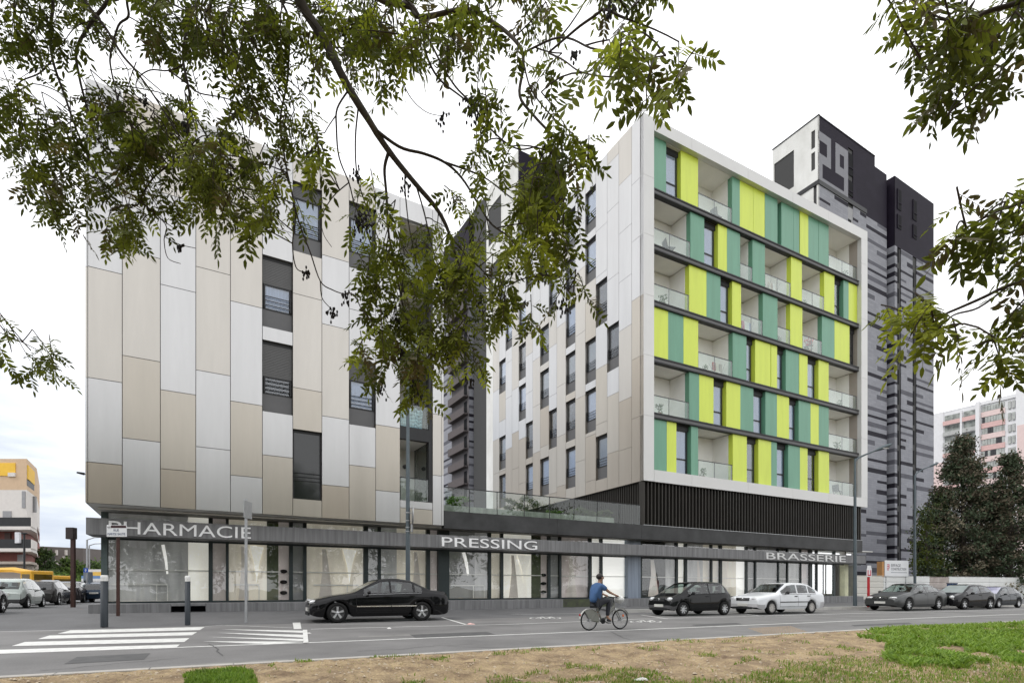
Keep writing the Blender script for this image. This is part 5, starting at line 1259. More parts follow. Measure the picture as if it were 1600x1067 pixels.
    # wheels
    for wx in S['wx']:
        for sg in (-1, 1):
            c = Vector((wx, sg * (W - .095), r)); ax = (0, sg, 0); w2 = .095
            q = MB(); q.lathe([(r * .60, -w2), (r * .92, -w2), (r * .985, -w2 * .7), (r, -w2 * .2), (r, w2 * .3), (r * .985, w2 * .72), (r * .93, w2), (r * .70, w2 * 1.02), (r * .66, w2 * .8)], c, ax, 28)
            q.lathe([(.001, -w2 * .9), (r * .60, -w2)], c, ax, 16)
            wh = thing('wheel', None, None); wh.parent = t; wh.location = (0, 0, 0)
            q.build('tyre', black, wh)
            q = MB(); q.lathe([(r * .66, w2 * .8), (r * .655, w2 * .95), (r * .61, w2 * .93), (r * .58, w2 * .45), (r * .3, w2 * .2), (.001, w2 * .2)], c, ax, 28, 0)
            ns = S.get('spokes', 5)
            for k in range(ns):
                a = 2 * math.pi * k / ns + .3; wd_ = .42 if ns <= 5 else .22
                def pt(rr, an, o): return (c.x + rr * math.cos(an), c.y + sg * o, c.z + rr * math.sin(an))
                vs = [pt(r * .10, a - .9, w2 * .75), pt(r * .60, a - wd_ * .42, w2 * .9), pt(r * .60, a + wd_ * .42, w2 * .9), pt(r * .10, a + .9, w2 * .75), pt(r * .10, a - .9, w2 * .4), pt(r * .60, a - wd_ * .42, w2 * .5), pt(r * .60, a + wd_ * .42, w2 * .5), pt(r * .10, a + .9, w2 * .4)]
                fs = [(0, 1, 2, 3), (0, 4, 5, 1), (3, 2, 6, 7)]
                q.add(vs, fs, 1)
            q.lathe([(.001, w2 * .86), (r * .12, w2 * .85), (r * .15, w2 * .7)], c, ax, 14, 1)
            q.build('rim', [S.get('rimback', M('rim shadow', (.10, .10, .10), .5, .3)), S.get('rim', alu)], wh)
    # lamps, grille, plates, mirrors
    s_ = sec(x0 + .10); hz = S.get('hz', .64)
    for sg in (-1, 1):
        q = MB(); hw, hh = S.get('hl', (.17, .075)); yc = S.get('hy', .72) - .10
        q.ell((x0 + .115, sg * W * yc, hz), (.13, hw, hh), 14); q.build('headlight', lampc, t)
        xm = xw0 + .42; y_, z_ = sec(xm)[5]; q = MB(); q.ell((xm, sg * (y_ + .13), z_ + .075), (.055, .10, .065), 10); q.tube([(xm, sg * (y_ - .01), z_ + .02), (xm, sg * (y_ + .08), z_ + .05)], .02, 6); q.build('mirror', S.get('mm', paint), t)
    for xc in (xw1 + .42, xr0 - .12):
        zb_ = float(np.interp(xc, bx, bz))
        for sg in (-1, 1):
            q = MB(); yc = sg * W * .42; q.add([(xc - .05, yc - .22, .45), (xc - .05, yc + .22, .45), (xc + .06, yc + .20, zb_ + .10), (xc + .06, yc - .20, zb_ + .10), (xc + .07, yc - .22, .45), (xc + .07, yc + .22, .45), (xc + .15, yc + .20, zb_ + .09), (xc + .15, yc - .20, zb_ + .09)], [(0, 1, 2, 3), (7, 6, 5, 4), (3, 2, 6, 7), (0, 3, 7, 4), (1, 5, 6, 2)])
            q.box(W0, xc + .07, xc + .15, yc - .11, yc + .11, zb_ + .13, zb_ + .28); q.build('seat', seatm, t)
    q = MB(); q.box(W0, xw0 + .28, xw0 + .62, -W * .78, W * .78, .55, float(np.interp(xw0 + .5, bx, bz)) - .01); q.build('dashboard', seatm, t)
    q = MB(); q.box(W0, x0 - .012, x0 + .03, -W * .40, W * .40, hz - .085, hz + .045); q.build('grille', plastic, t, bevel=.006)
    q = MB()
    for dz in (-.05, -.01, .03): q.box(W0, x0 - .018, x0 - .011, -W * .38, W * .38, hz + dz - .006, hz + dz + .006)
    q.lathe([(.001, .022), (.045, .02), (.05, .0)], (x0 + .0, 0, hz), (-1, 0, 0), 12); q.build('grille_bar', chrome, t)
    q = MB(); q.box(W0, x0 - .03, x0 - .002, -.26, .26, .37, .48); q.build('number_plate', platem, t)
    q = MB(); q.box(W0, x0 - .02, x0 + .02, -W * .55, W * .55, .24, .33); q.build('lower_grille', plastic, t)
    q = MB(); z_ = S.get('rpz', .62); q.box(W0, x1 - .01, x1 + .022, -.26, .26, z_, z_ + .11); q.build('number_plate', platem, t)
    return t
sedan = dict(L=4.55, W=1.76, r=.325, zb=.19, wx=(-1.46, 1.28), tumble=.70, ws=(-.92, -.12, 1.02, 1.66), cuts=[-.92, -.70, -.12, -.62, .20, .27, .98, 1.06, 1.30, 1.66],
    top=[(-2.275, .58), (-2.2, .68), (-2.05, .755), (-1.6, .86), (-.96, .955), (-.92, .97), (-.5, 1.20), (-.12, 1.385), (.15, 1.425), (.55, 1.425), (.95, 1.37), (1.25, 1.225), (1.62, 1.045), (1.75, 1.03), (2.12, 1.0), (2.2, .96), (2.275, .78)],
    belt=[(-2.3, .60), (-1.6, .77), (-.9, .885), (1.0, .945), (1.7, .93), (2.3, .84)], glass=[(-.66, .20), (.27, .98), (1.06, 1.30)], doors=[(-.88, .235), (.235, 1.10)], spokes=5, hz=.66, hl=(.17, .085), tz=.84, tl=(.1, .12), strip=None)
S = dict(sedan); S['strip'] = (chrome, .50); S['line'] = steel
c1 = car('saloon_car', 'glossy black saloon with five spoke alloy wheels parked beneath the nearest lamp post', PAINT('black paint', (.006, .006, .007)), S)
def park(o, pxm, pym, ang, s=1.0, z=0.0, sz=1.0):
    p = G(pxm, pym, z); o.location = (p.x, p.y, z); o.rotation_euler = (0, 0, ang); o.scale = (s, s, s * sz); return o
ca = SA
park(c1, 591, 975.0 - 6.0, ca - R(1.0), 1.03, 0, 1.0)
tw_ = dict(L=3.43, W=1.63, r=.29, zb=.20, wx=(-1.13, 1.20), tumble=.76, ws=(-1.12, -.35, 1.30, 1.66), cuts=[-1.12, -.35, .30, .38, 1.28, 1.66, -.80],
    top=[(-1.715, .60), (-1.66, .70), (-1.5, .80), (-1.14, .93), (-.75, 1.16), (-.35, 1.36), (0, 1.415), (.6, 1.42), (1.1, 1.385), (1.32, 1.30), (1.52, 1.08), (1.66, .86), (1.715, .72)],
    belt=[(-1.8, .60), (-1.2, .80), (-.8, .87), (1.3, .93), (1.8, .9)], glass=[(-.80, .30), (.38, 1.28)], doors=[(-.86, .34)], spokes=8, hz=.68, hl=(.13, .10), hy=.74, bump=M('grey bumper', (.085, .085, .088), .55), tz=.86, tl=(.1, .12), mm=plastic, hm=plastic, wsm=carglass2, gm=carglass2)
c2 = car('hatchback_car', 'small dark grey city car with round headlamps parked in front of the beige shop windows', PAINT('dark grey paint', (.009, .0095, .010)), tw_)
r21 = dict(L=4.46, W=1.72, r=.295, zb=.22, wx=(-1.42, 1.24), tumble=.80, ws=(-.95, -.30, 1.18, 1.86), cuts=[-.95, -.30, -.72, .26, .34, 1.02, 1.10, 1.58, 1.86], plan=[.90, .93, .95, .97, .985, 1.0],
    top=[(-2.23, .66), (-2.19, .74), (-2.1, .79), (-1.0, .945), (-.95, .96), (-.3, 1.345), (.1, 1.395), (.8, 1.385), (1.2, 1.33), (1.55, 1.16), (1.84, 1.01), (1.92, .99), (2.17, .97), (2.23, .80)],
    belt=[(-2.3, .70), (-1.0, .88), (1.9, .90), (2.3, .86)], glass=[(-.74, .26), (.34, 1.02), (1.10, 1.58)], doors=[(-.90, .30), (.30, 1.16)], spokes=12, hz=.68, hl=(.19, .065), hy=.74, bump=M('pale grey bumper', (.50, .50, .51), .5), tz=.76, tl=(.1, .10), mm=plastic, hm=plastic, rim=M('cream hubcap', (.50, .48, .45), .5), rimback=M('dull hub', (.30, .29, .28), .5, .3), strip=(plastic, .52))
c3 = car('hatchback_car', 'angular white five door car parked behind the small dark grey city car', PAINT('white paint', (.72, .74, .76)), r21)
saf = dict(sedan); saf.update(L=4.73, W=1.80, wx=(-1.43, 1.33), ws=(-1.02, -.22, 1.08, 1.80), cuts=[-1.02, -.75, -.22, .22, .29, 1.02, 1.1, 1.42, 1.80], glass=[(-.78, .22), (.29, 1.02), (1.1, 1.42)], doors=[(-.95, .255), (.255, 1.14)],
    top=[(-2.365, .60), (-2.28, .70), (-2.1, .77), (-1.6, .87), (-1.05, .945), (-1.0, .96), (-.6, 1.17), (-.22, 1.37), (.1, 1.41), (.6, 1.415), (1.05, 1.36), (1.4, 1.21), (1.78, 1.06), (2.2, 1.03), (2.3, .98), (2.365, .8)], spokes=7, bump=None, wsm=carglass2, gm=carglass2, hl=(.20, .07))
c4 = car('saloon_car', 'dark silver saloon parked beside the red and white marker post', PAINT('dark silver paint', (.085, .088, .088), .5, .3), saf)
hb = dict(L=3.95, W=1.68, r=.31, zb=.19, wx=(-1.22, 1.27), tumble=.72, ws=(-1.10, -.28, 1.38, 1.86), cuts=[-1.10, -.28, -.82, .36, .44, 1.30, 1.86],
    top=[(-1.975, .60), (-1.9, .72), (-1.75, .79), (-1.12, .96), (-.7, 1.18), (-.28, 1.385), (.1, 1.44), (.7, 1.43), (1.3, 1.35), (1.48, 1.24), (1.72, 1.02), (1.9, .86), (1.975, .7)],
    belt=[(-2, .62), (-1.2, .83), (1.3, .97), (2, .92)], glass=[(-.80, .36), (.44, 1.30)], doors=[(-.9, .40)], spokes=5, hz=.70, hl=(.13, .11), hy=.72, tz=.92, tl=(.1, .13), wsm=M('sky painted car glass', (.32, .36, .36), .06, spec=.9))  # opaque windscreen, reflected sky painted in as its pale colour
c5 = car('hatchback_car', 'black hatchback with round lamps parked between the dark silver saloon and the last hatchback', PAINT('black paint', (.008, .008, .009)), hb)
hc = dict(hb); hc.update(glass=[(-.80, .12), (.2, .9), (.98, 1.30)], cuts=[-1.10, -.28, -.82, .12, .2, .9, .98, 1.30, 1.86], doors=[(-.9, .16), (.16, .94)], wsm=M('lilac sky painted glass', (.36, .36, .48), .06, spec=.9), spokes=9, hl=(.17, .08))  # windscreen's lilac is the sky's reflection painted on
c6 = car('hatchback_car', 'dark blue grey five door hatchback, last of the row at the right', PAINT('slate paint', (.05, .056, .062), .3), hc)
# nose lies to the left: centre of the wheelbase projected on the road
park(c2, 1078, 960.2, ca, 1.0); park(c3, 1214, 957.6, ca + R(0), 1.0); park(c4, 1416, 952.4, ca, 1.0); park(c5, 1502, 950.9, ca - R(4), .95); park(c6, 1553, 948.9, ca - R(2), .88)
# cars of the side street, seen from behind
LAd = math.atan2(860, -438)
white_t = PAINT('pale green white paint', (.60, .66, .63)); dk_t = PAINT('graphite paint', (.045, .043, .041), .1); bl_t = PAINT('plum black paint', (.045, .040, .042), .3); nv = PAINT('navy paint', (.02, .035, .06), .2)
tl_s = dict(tw_); tl_s.update(bump=M('charcoal bumper', (.06, .06, .062), .55)); cs = []
c7 = car('hatchback_car', 'small pale car seen from behind at the left edge, with red tail lamps', white_t, tl_s)
c8 = car('hatchback_car', 'graphite hatchback parked next beyond the small pale car', dk_t, hb)
c9 = car('saloon_car', 'plum black car parked beyond the graphite hatchback, next to the brown post', bl_t, saf)
c10 = car('hatchback_car', 'graphite car cut off by the left edge of the photo', dk_t, hb)
c11 = car('hatchback_car', 'navy car seen from behind between the brown post and the first bollard', nv, hb)
sa = LAd + math.pi
for o, x, y, s in ((c7, 24, 949.8, .95), (c8, 74, 944.8, .95), (c9, 114, 941.4, .95), (c10, -66, 960.5, 1.0)): park(o, x, y - .2, sa + R(180) - R(180), s, .235)
park(c11, 156, 940.4, LAd + math.pi, .92, .235)
vg = 'parked cars along the side street'
for o in (c7, c8, c9, c10, c11): o['group'] = vg
for o in (c1, c2, c3, c4, c5, c6): o['group'] = 'cars parked along the main kerb'

# yellow works vehicles behind them
def yv(px0, px1, y0, y1, dep, label, long=True):
    a, b = PT(px0, y0, dep), PT(px1, y1, dep); yl = M('works yellow', (.78, .42, .03), .4); zt_, zb_ = a.z, b.z
    t = thing('works_truck', label, 'truck', ((a.x + b.x) / 2, a.y, .2)); Lx = b.x - a.x
    q = MB(); q.box(W0, a.x, b.x, dep, dep + 2.2, .9, 1.25); q.build('chassis', plastic, t)
    q = MB()
    for f in (.12, .3, .8):
        for w_ in (dep + .15, dep + 2.0): q.lathe([(.001, -.13), (.46, -.13), (.5, 0), (.46, .13), (.001, .13)], (a.x + Lx * f, w_, .66), (0, 1, 0), 18)
    q.build('wheels', black, t)
    q = MB(); q.prism([(b.x - Lx * .26, dep), (b.x, dep), (b.x, dep + 2.2), (b.x - Lx * .26, dep + 2.2)], 1.25, zt_ - .15); cb_ = q.build('cab', yl, t, bevel=.08)
    q = MB(); q.box(W0, b.x - Lx * .22, b.x - Lx * .05, dep - .02, dep + .01, 1.7, zt_ - .45); q.box(W0, b.x - .01, b.x + .02, dep + .2, dep + 2, 1.7, zt_ - .45); q.build('cab_window', carglass, cb_)
    if long:
        q = MB(); q.box(W0, a.x, b.x - Lx * .34, dep, dep + 2.2, 1.26, 2.0); q.build('flatbed', M('white drop side', (.72, .72, .73), .5), t)
        q = MB(); q.tube([(a.x - 1, dep + 1.1, zt_ - .1), (a.x + Lx * .35, dep + 1.1, zt_ - .05), (b.x - Lx * .28, dep + 1.1, zt_ - .3)], [.20, .24, .22], 6, smooth=False); q.tube([(b.x - Lx * .3, dep + 1.1, 1.3), (b.x - Lx * .3, dep + 1.1, zt_ - .2)], .25, 8); q.build('crane_arm', yl, t)
    else:
        q = MB(); q.box(W0, a.x, b.x - Lx * .30, dep, dep + 2.1, 1.26, zt_ - .6); q.build('body_box', yl, t, bevel=.05)
    return t
yv(-22, 50, 888, 908, 46, 'truck with a yellow crane arm behind the small pale car at the left edge'); yv(56, 82, 896, 908, 50, 'small yellow works vehicle behind the graphite hatchback', False)

# ------------------------------------------------------------------ bicycle and rider
bk = thing('bicycle', 'grey hire bicycle with a front basket ridden past the shops', 'bicycle')
bgry = M('bicycle grey', (.23, .235, .21), .45, .2); br_ = .275; wb = 1.02
def wheel(x):
    w = thing('wheel', None, None); w.parent = bk
    q = MB(); q.lathe([(br_ - .022 + .02 * math.cos(a), .018 * math.sin(a)) for a in [k * math.pi / 4 for k in range(9)]], (x, 0, br_), (0, 1, 0), 36); q.build('tyre', black, w)
    q = MB()
    for k in range(14):
        a = 2 * math.pi * k / 14; q.tube([(x, .02 * (-1) ** k, br_), (x + (br_ - .03) * math.cos(a), 0, br_ + (br_ - .03) * math.sin(a))], .0035, 4, cap=False)
    q.lathe([(br_ - .045, -.01), (br_ - .03, -.012), (br_ - .03, .012), (br_ - .045, .01)], (x, 0, br_), (0, 1, 0), 36)
    q.tube([(x, -.05, br_), (x, .05, br_)], .035, 10); q.build('spokes', steel, w)
    q = MB(); q.ell((x + .10, -.012, br_ + .1), (.035, .01, .035)); q.build('reflector', M('reflector orange', (.7, .16, .05), .3), w)
wheel(-wb / 2); wheel(wb / 2)
hx = wb / 2 - .16; zh = .80
q = MB(); q.tube([(-.10, 0, .25), (.08, 0, .36), (hx - .03, 0, .66)], .032, 8); q.tube([(-.10, 0, .25), (-.25, 0, .62)], .022, 8); q.tube([(hx - .04, 0, .62), (hx - .06, 0, .74)], .025, 8)
for y in (-.045, .045): q.tube([(-wb / 2, y, br_), (-.10, y, .25)], .012, 6); q.tube([(-wb / 2, y, br_), (-.235, y * .5, .55)], .010, 6)
q.build('frame', bgry, bk)
q = MB(); q.tube([(hx - .06, 0, .72), (hx - .03, 0, .60), (hx + .02, 0, .5)], .018, 8)
for y in (-.045, .045): q.tube([(hx + .02, y, .52), (wb / 2, y, br_)], .014, 6)
q.build('fork', bgry, bk)
q = MB(); q.tube([(hx - .06, 0, .74), (hx - .07, 0, .87)], .013, 8); q.tube([(hx - .17, -.27, .885), (hx - .09, -.22, .90), (hx - .03, -.08, .88), (hx - .03, .08, .88), (hx - .09, .22, .90), (hx - .17, .27, .885)], .012, 8); q.build('handlebar', plastic, bk)
q = MB(); q.ell((-.33, 0, .66), (.13, .07, .03)); q.ell((-.40, 0, .665), (.06, .09, .032)); q.tube([(-.25, 0, .6), (-.29, 0, .65)], .014, 6); q.build('saddle', plastic, bk)
q = MB()   # rear skirt and mudguards
for y in (-.035, .035):
    cx = -wb / 2; pts = [(cx, y, br_)] + [(cx + (br_ + .02) * math.cos(a), y, br_ + (br_ + .02) * math.sin(a)) for a in [R(v) for v in (-15, 10, 40, 70, 100, 125)]]
    q.add(pts, [tuple(range(len(pts)))])
q.build('wheel_skirt', bgry, bk)
for cx, a0, a1 in ((-wb / 2, 0, 175), (wb / 2, 20, 150)):
    q = MB()
    A_ = [R(a0 + (a1 - a0) * k / 14) for k in range(15)]
    for a, b in zip(A_[:-1], A_[1:]): q.quad(*[(cx + (br_ + .03) * math.cos(v), y, br_ + (br_ + .03) * math.sin(v)) for v, y in ((a, -.035), (b, -.035), (b, .035), (a, .035))], 0, True)
    o = q.build('mudguard', M('pale mudguard', (.55, .55, .52), .4), bk); o.modifiers.new('t', 'SOLIDIFY').thickness = .004
q = MB()
bx0, bx1 = hx + .02, hx + .30
for k in range(7):
    z = .60 + .035 * k; f = .8 + .2 * k / 6; q.tube([(bx0, -.15 * f, z), (bx1 * 1.0, -.15 * f, z), (bx1, .15 * f, z), (bx0, .15 * f, z), (bx0, -.15 * f, z)], .004, 4)
for k in range(6): x = bx0 + (bx1 - bx0) * k / 5; q.tube([(x, -.12, .60), (x, -.15, .81)], .003, 4); q.tube([(x, .12, .60), (x, .15, .81)], .003, 4)
q.build('basket', steel, bk)
q = MB(); q.tube([(-.10, -.06, .25), (-.10, .06, .25)], .035, 10); q.lathe([(.001, -.06), (.08, -.06), (.08, -.055), (.001, -.055)], (-.10, 0, .25), (0, 1, 0), 20); q.tube([(-.10, -.07, .25), (.04, -.075, .20)], .011, 6); q.tube([(-.10, .07, .25), (-.24, .075, .30)], .011, 6)
q.box(W0, .0, .09, -.16, -.075, .185, .205); q.box(W0, -.29, -.20, .075, .16, .285, .305); q.build('crank', plastic, bk)
q = MB(); q.ell((hx - .0, 0, .555), (.04, .04, .04)); q.build('lamp', lampc, bk); q = MB(); q.ell((-wb / 2 - .30, 0, .42), (.02, .04, .03)); q.build('tail_lamp', lampr, bk)
bag = MB(); bag.ell((hx + .13, 0, .82), (.15, .13, .11)); bag.ell((hx + .07, -.03, .88), (.08, .08, .07))

skin = M('skin', (.33, .19, .125), .55, var=.05); shirt = M('blue shirt', (.045, .105, .235), .85, var=.15, scale=8); jeans = M('black trousers', (.022, .024, .032), .85, var=.2, scale=8); hair = M('black hair', (.012, .008, .007), .6)
rider = thing('person', 'cyclist in a blue short sleeved shirt and black trousers, hands on the handlebar', 'person')
def skinned(name, verts, edges, rad, mat, parent, root=0, sub=2):
    me = bpy.data.meshes.new(name); me.from_pydata(verts, edges, []); o = bpy.data.objects.new(name, me); col.objects.link(o); o.parent = parent
    me.materials.append(mat); sk = o.modifiers.new('skin', 'SKIN'); sk.use_smooth_shade = True
    for i, v in enumerate(me.skin_vertices[0].data):
        rr_ = rad[i]; v.radius = (rr_, rr_) if not isinstance(rr_, tuple) else rr_; v.use_root = (i == root)
    s_ = o.modifiers.new('sub', 'SUBSURF'); s_.levels = s_.render_levels = sub
    return o
hip, waist, chest, neck = (-.33, 0, .74), (-.315, 0, .88), (-.235, 0, 1.10), (-.17, 0, 1.24)
V = [hip, waist, chest, neck, (-.155, 0, 1.31)]; E = [(0, 1), (1, 2), (2, 3), (3, 4)]; Rr = [.10, .10, .12, .062, .056]
for sg in (-1, 1):
    n = len(V); foot = (-.05 if sg > 0 else .02)
    sh, el, wr, pm_ = (-.225, sg * .17, 1.20), (-.03, sg * .24, 1.02), (.16, sg * .235, .945), (.215, sg * .235, .925)
    kn = (.05, sg * .12, .80) if sg < 0 else (.06, sg * .12, .86); an = (.0, sg * .115, .34) if sg < 0 else (-.20, sg * .115, .44); toe = (.12, sg * .12, .25) if sg < 0 else (-.09, sg * .12, .35); heel = (-.03, sg * .12, .27) if sg < 0 else (-.235, sg * .12, .37)
    V += [sh, el, wr, pm_]; E += [(2, n), (n, n + 1), (n + 1, n + 2), (n + 2, n + 3)]; Rr += [.052, .038, .025, .030]
    f0 = len(V)
    for k in range(4):
        y = pm_[1] + (k - 1.5) * .021; l_ = (.038, .044, .041, .032)[k]
        V += [(pm_[0] + .022, y, pm_[2] + .004), (pm_[0] + .022 + l_ * .7, y, pm_[2] - .008), (pm_[0] + .012 + l_ * .7, y, pm_[2] - .034)]; E += [(n + 3, f0 + 3 * k), (f0 + 3 * k, f0 + 3 * k + 1), (f0 + 3 * k + 1, f0 + 3 * k + 2)]; Rr += [.009, .009, .008]
    m0 = len(V); V += [(pm_[0] - .01, pm_[1] - sg * .03, pm_[2] - .012), (pm_[0] + .025, pm_[1] - sg * .034, pm_[2] - .034)]; E += [(n + 3, m0), (m0, m0 + 1)]; Rr += [.011, .009]
    h0 = len(V); V += [(-.28, sg * .09, .73), kn, an, heel if False else toe]; E += [(0, h0), (h0, h0 + 1), (h0 + 1, h0 + 2), (h0 + 2, h0 + 3)]; Rr += [.078, .052, .035, .032]
    # clothes
    o_ = lambda p, d: (p[0] + d[0], p[1] + d[1], p[2] + d[2])
    skinned('shoe', [o_(an, (-.02, 0, -.06)), o_(an, (.04, 0, -.075)), toe], [(0, 1), (1, 2)], [.042, .042, .034], plastic, rider)
hd = (-.14, 0, 1.45); V += [(-.146, 0, 1.36), (-.133, 0, 1.42), (-.138, 0, 1.48)]; n = len(V); E += [(4, n - 3), (n - 3, n - 2), (n - 2, n - 1)]; Rr += [(.07, .062), (.098, .082), (.055, .052)]
body = skinned('body', V, E, Rr, skin, rider)
# shirt and trousers follow the same joints, a little wider
SV = [(-.335, 0, .72), (-.33, 0, .88), (-.26, 0, 1.09), (-.185, 0, 1.225)]; SE = [(0, 1), (1, 2), (2, 3)]; SR = [(.15, .16), (.15, .155), (.16, .18), (.10, .11)]
for sg in (-1, 1): n = len(SV); SV += [(-.225, sg * .165, 1.18), (-.10, sg * .215, 1.08)]; SE += [(2, n), (n, n + 1)]; SR += [.090, .070]
skinned('shirt', SV, SE, SR, shirt, rider)
TV = [(-.34, 0, .73)]; TE = []; TR = [.14]
for sg in (-1, 1):
    kn = (.05, sg * .12, .80) if sg < 0 else (.06, sg * .12, .86); an = (.0, sg * .115, .37) if sg < 0 else (-.18, sg * .115, .47)
    n = len(TV); TV += [(-.26, sg * .09, .735), kn, an]; TE += [(0, n), (n, n + 1), (n + 1, n + 2)]; TR += [.105, .075, .052]
skinned('trousers', TV, TE, TR, jeans, rider)
q = MB()
for y in (-1, 1):
    q.ell((-.15, y * .088, 1.405), (.018, .010, .026), 8)
q.ell((-.042, 0, 1.40), (.018, .012, .02), 8); q.build('ears_and_nose', skin, rider)
q = MB()
for y in (-.03, .03): q.ell((-.05, y, 1.425), (.008, .012, .006), 8)
q.ell((-.052, 0, 1.365), (.008, .024, .005), 8); q.build('eyes_and_mouth', hair, rider)
q = MB(); q.ell((-.168, 0, 1.436), (.104, .095, .085), 14); q.build('hair', hair, rider)
bp = G(945, 983.6, 0); ba = SA + R(0)
for o in (bk, rider): o.location = (bp.x, bp.y, 0); o.rotation_euler = (0, 0, ba)
bo = bag.build('carrier_bag', M('white bag', (.72, .73, .70), .5, var=.1, scale=6)); tag(bo, 'white carrier bag bulging out of the bicycle basket', 'bag'); bo.location = (bp.x, bp.y, 0); bo.rotation_euler = (0, 0, ba)
# ------------------------------------------------------------------ trees
lf_d = M('leaf deep green', (.062, .076, .017), .6, var=.35, scale=2.2, tr=.32, spec=.1); lf_m = M('leaf mid green', (.118, .140, .026), .6, var=.3, scale=2.2, tr=.38, spec=.1); lf_y = M('leaf yellow green', (.215, .245, .042), .6, var=.25, scale=2.2, tr=.42, spec=.12); lf_b = M('leaf brownish', (.085, .075, .028), .6, var=.3, scale=2.2, tr=.25)
twig_m = M('twig', (.040, .030, .022), .9, var=.3, scale=8); seedm = M('dark seed cluster', (.012, .010, .009), .8)
LEAFM = [lf_d, lf_m, lf_y, lf_b]
class Crown:
    """pinnate leaves gathered in one crown mesh"""
    def __init__(s, seed): s.V = []; s.F = []; s.M = []; s.n = 0; s.r = np.random.default_rng(seed)
    def leaf(s, p, d, ln, up, tone, lw=.35):
        r = s.r; d = d / np.linalg.norm(d); side = np.cross(d, up); side /= (np.linalg.norm(side) + 1e-9); nrm = np.cross(side, d)
        k = int(r.integers(4, 7)); lfl = ln * r.uniform(.36, .46); droop = r.uniform(.05, .4)
        pts = []
        for i in range(k + 1):
            f = (i + .7) / (k + .9); c = p + d * ln * f - np.array([0, 0, 1.]) * droop * ln * f * f * .6; pts.append(c)
        tipd = pts[-1] - pts[-2]; tipd /= np.linalg.norm(tipd)
        L_ = []
        for i in range(k):
            for sg in (-1, 1): L_.append((pts[i], side * sg * .86 + d * .45 - np.array([0, 0, 1.]) * r.uniform(-.05, .42) + r.normal(size=3) * .14, lfl * (1 if 0 < i else .8)))
        L_.append((pts[-1], tipd, lfl))
        for c, dd, l in L_:
            dd = dd / np.linalg.norm(dd); l *= r.uniform(.85, 1.12); w = l * lw * .5
            b = np.cross(dd, nrm); b /= (np.linalg.norm(b) + 1e-9); f_ = nrm * w * r.uniform(-.5, .5)
            q = s.n; s.V += [c, c + dd * l * .32 + b * w + f_, c + dd * l * .68 + b * w * .8 + f_, c + dd * l, c + dd * l * .68 - b * w * .8 + f_, c + dd * l * .32 - b * w + f_]
            s.F += [(q, q + 1, q + 2, q + 3), (q, q + 3, q + 4, q + 5)]; s.M += [tone, tone]; s.n += 6
        # leaf stalk
        q = s.n; a = side * .0016; s.V += [p - a, p + a, pts[-1] + a * .5, pts[-1] - a * .5]; s.F.append((q, q + 1, q + 2, q + 3)); s.M.append(3); s.n += 4
    def build(s, parent): return npmesh('crown', np.array(s.V), np.array(s.F), LEAFM, parent, np.array(s.M))
def limb(tree, pts, r0, r1, mat, name='branch', jit=.0):
    """smooth curve through photo points given as (px, py, depth)"""
    P = [PT(*p) if len(p) == 3 and p[2] > 0 and not isinstance(p, Vector) else Vector(p) for p in pts]; out = []
    for i in range(len(P) - 1):
        a, b, c, d = P[max(0, i - 1)], P[i], P[i + 1], P[min(len(P) - 1, i + 2)]
        for k in range(5):
            t = k / 5; out.append(.5 * ((2 * b) + (c - a) * t + (2 * a - 5 * b + 4 * c - d) * t * t + (3 * b - a - 3 * c + d) * t ** 3))
    out.append(P[-1]); n = len(out); rad = []
    for i in range(n):
        f = i / (n - 1); rad.append(r0 + (r1 - r0) * f ** .9)
        out[i] = out[i] + Vector((noise.noise(out[i] * 3), 0, noise.noise(out[i] * 3 + Vector((9, 0, 0))))) * min(.02, rad[-1] * 1.2)
        if rad[-1] > .012: rad[-1] *= 1 + .12 * noise.noise(out[i] * 14)
    m = MB(); m.tube(out, rad, 9 if r0 > .015 else 6); m.build(name, mat, tree); return out
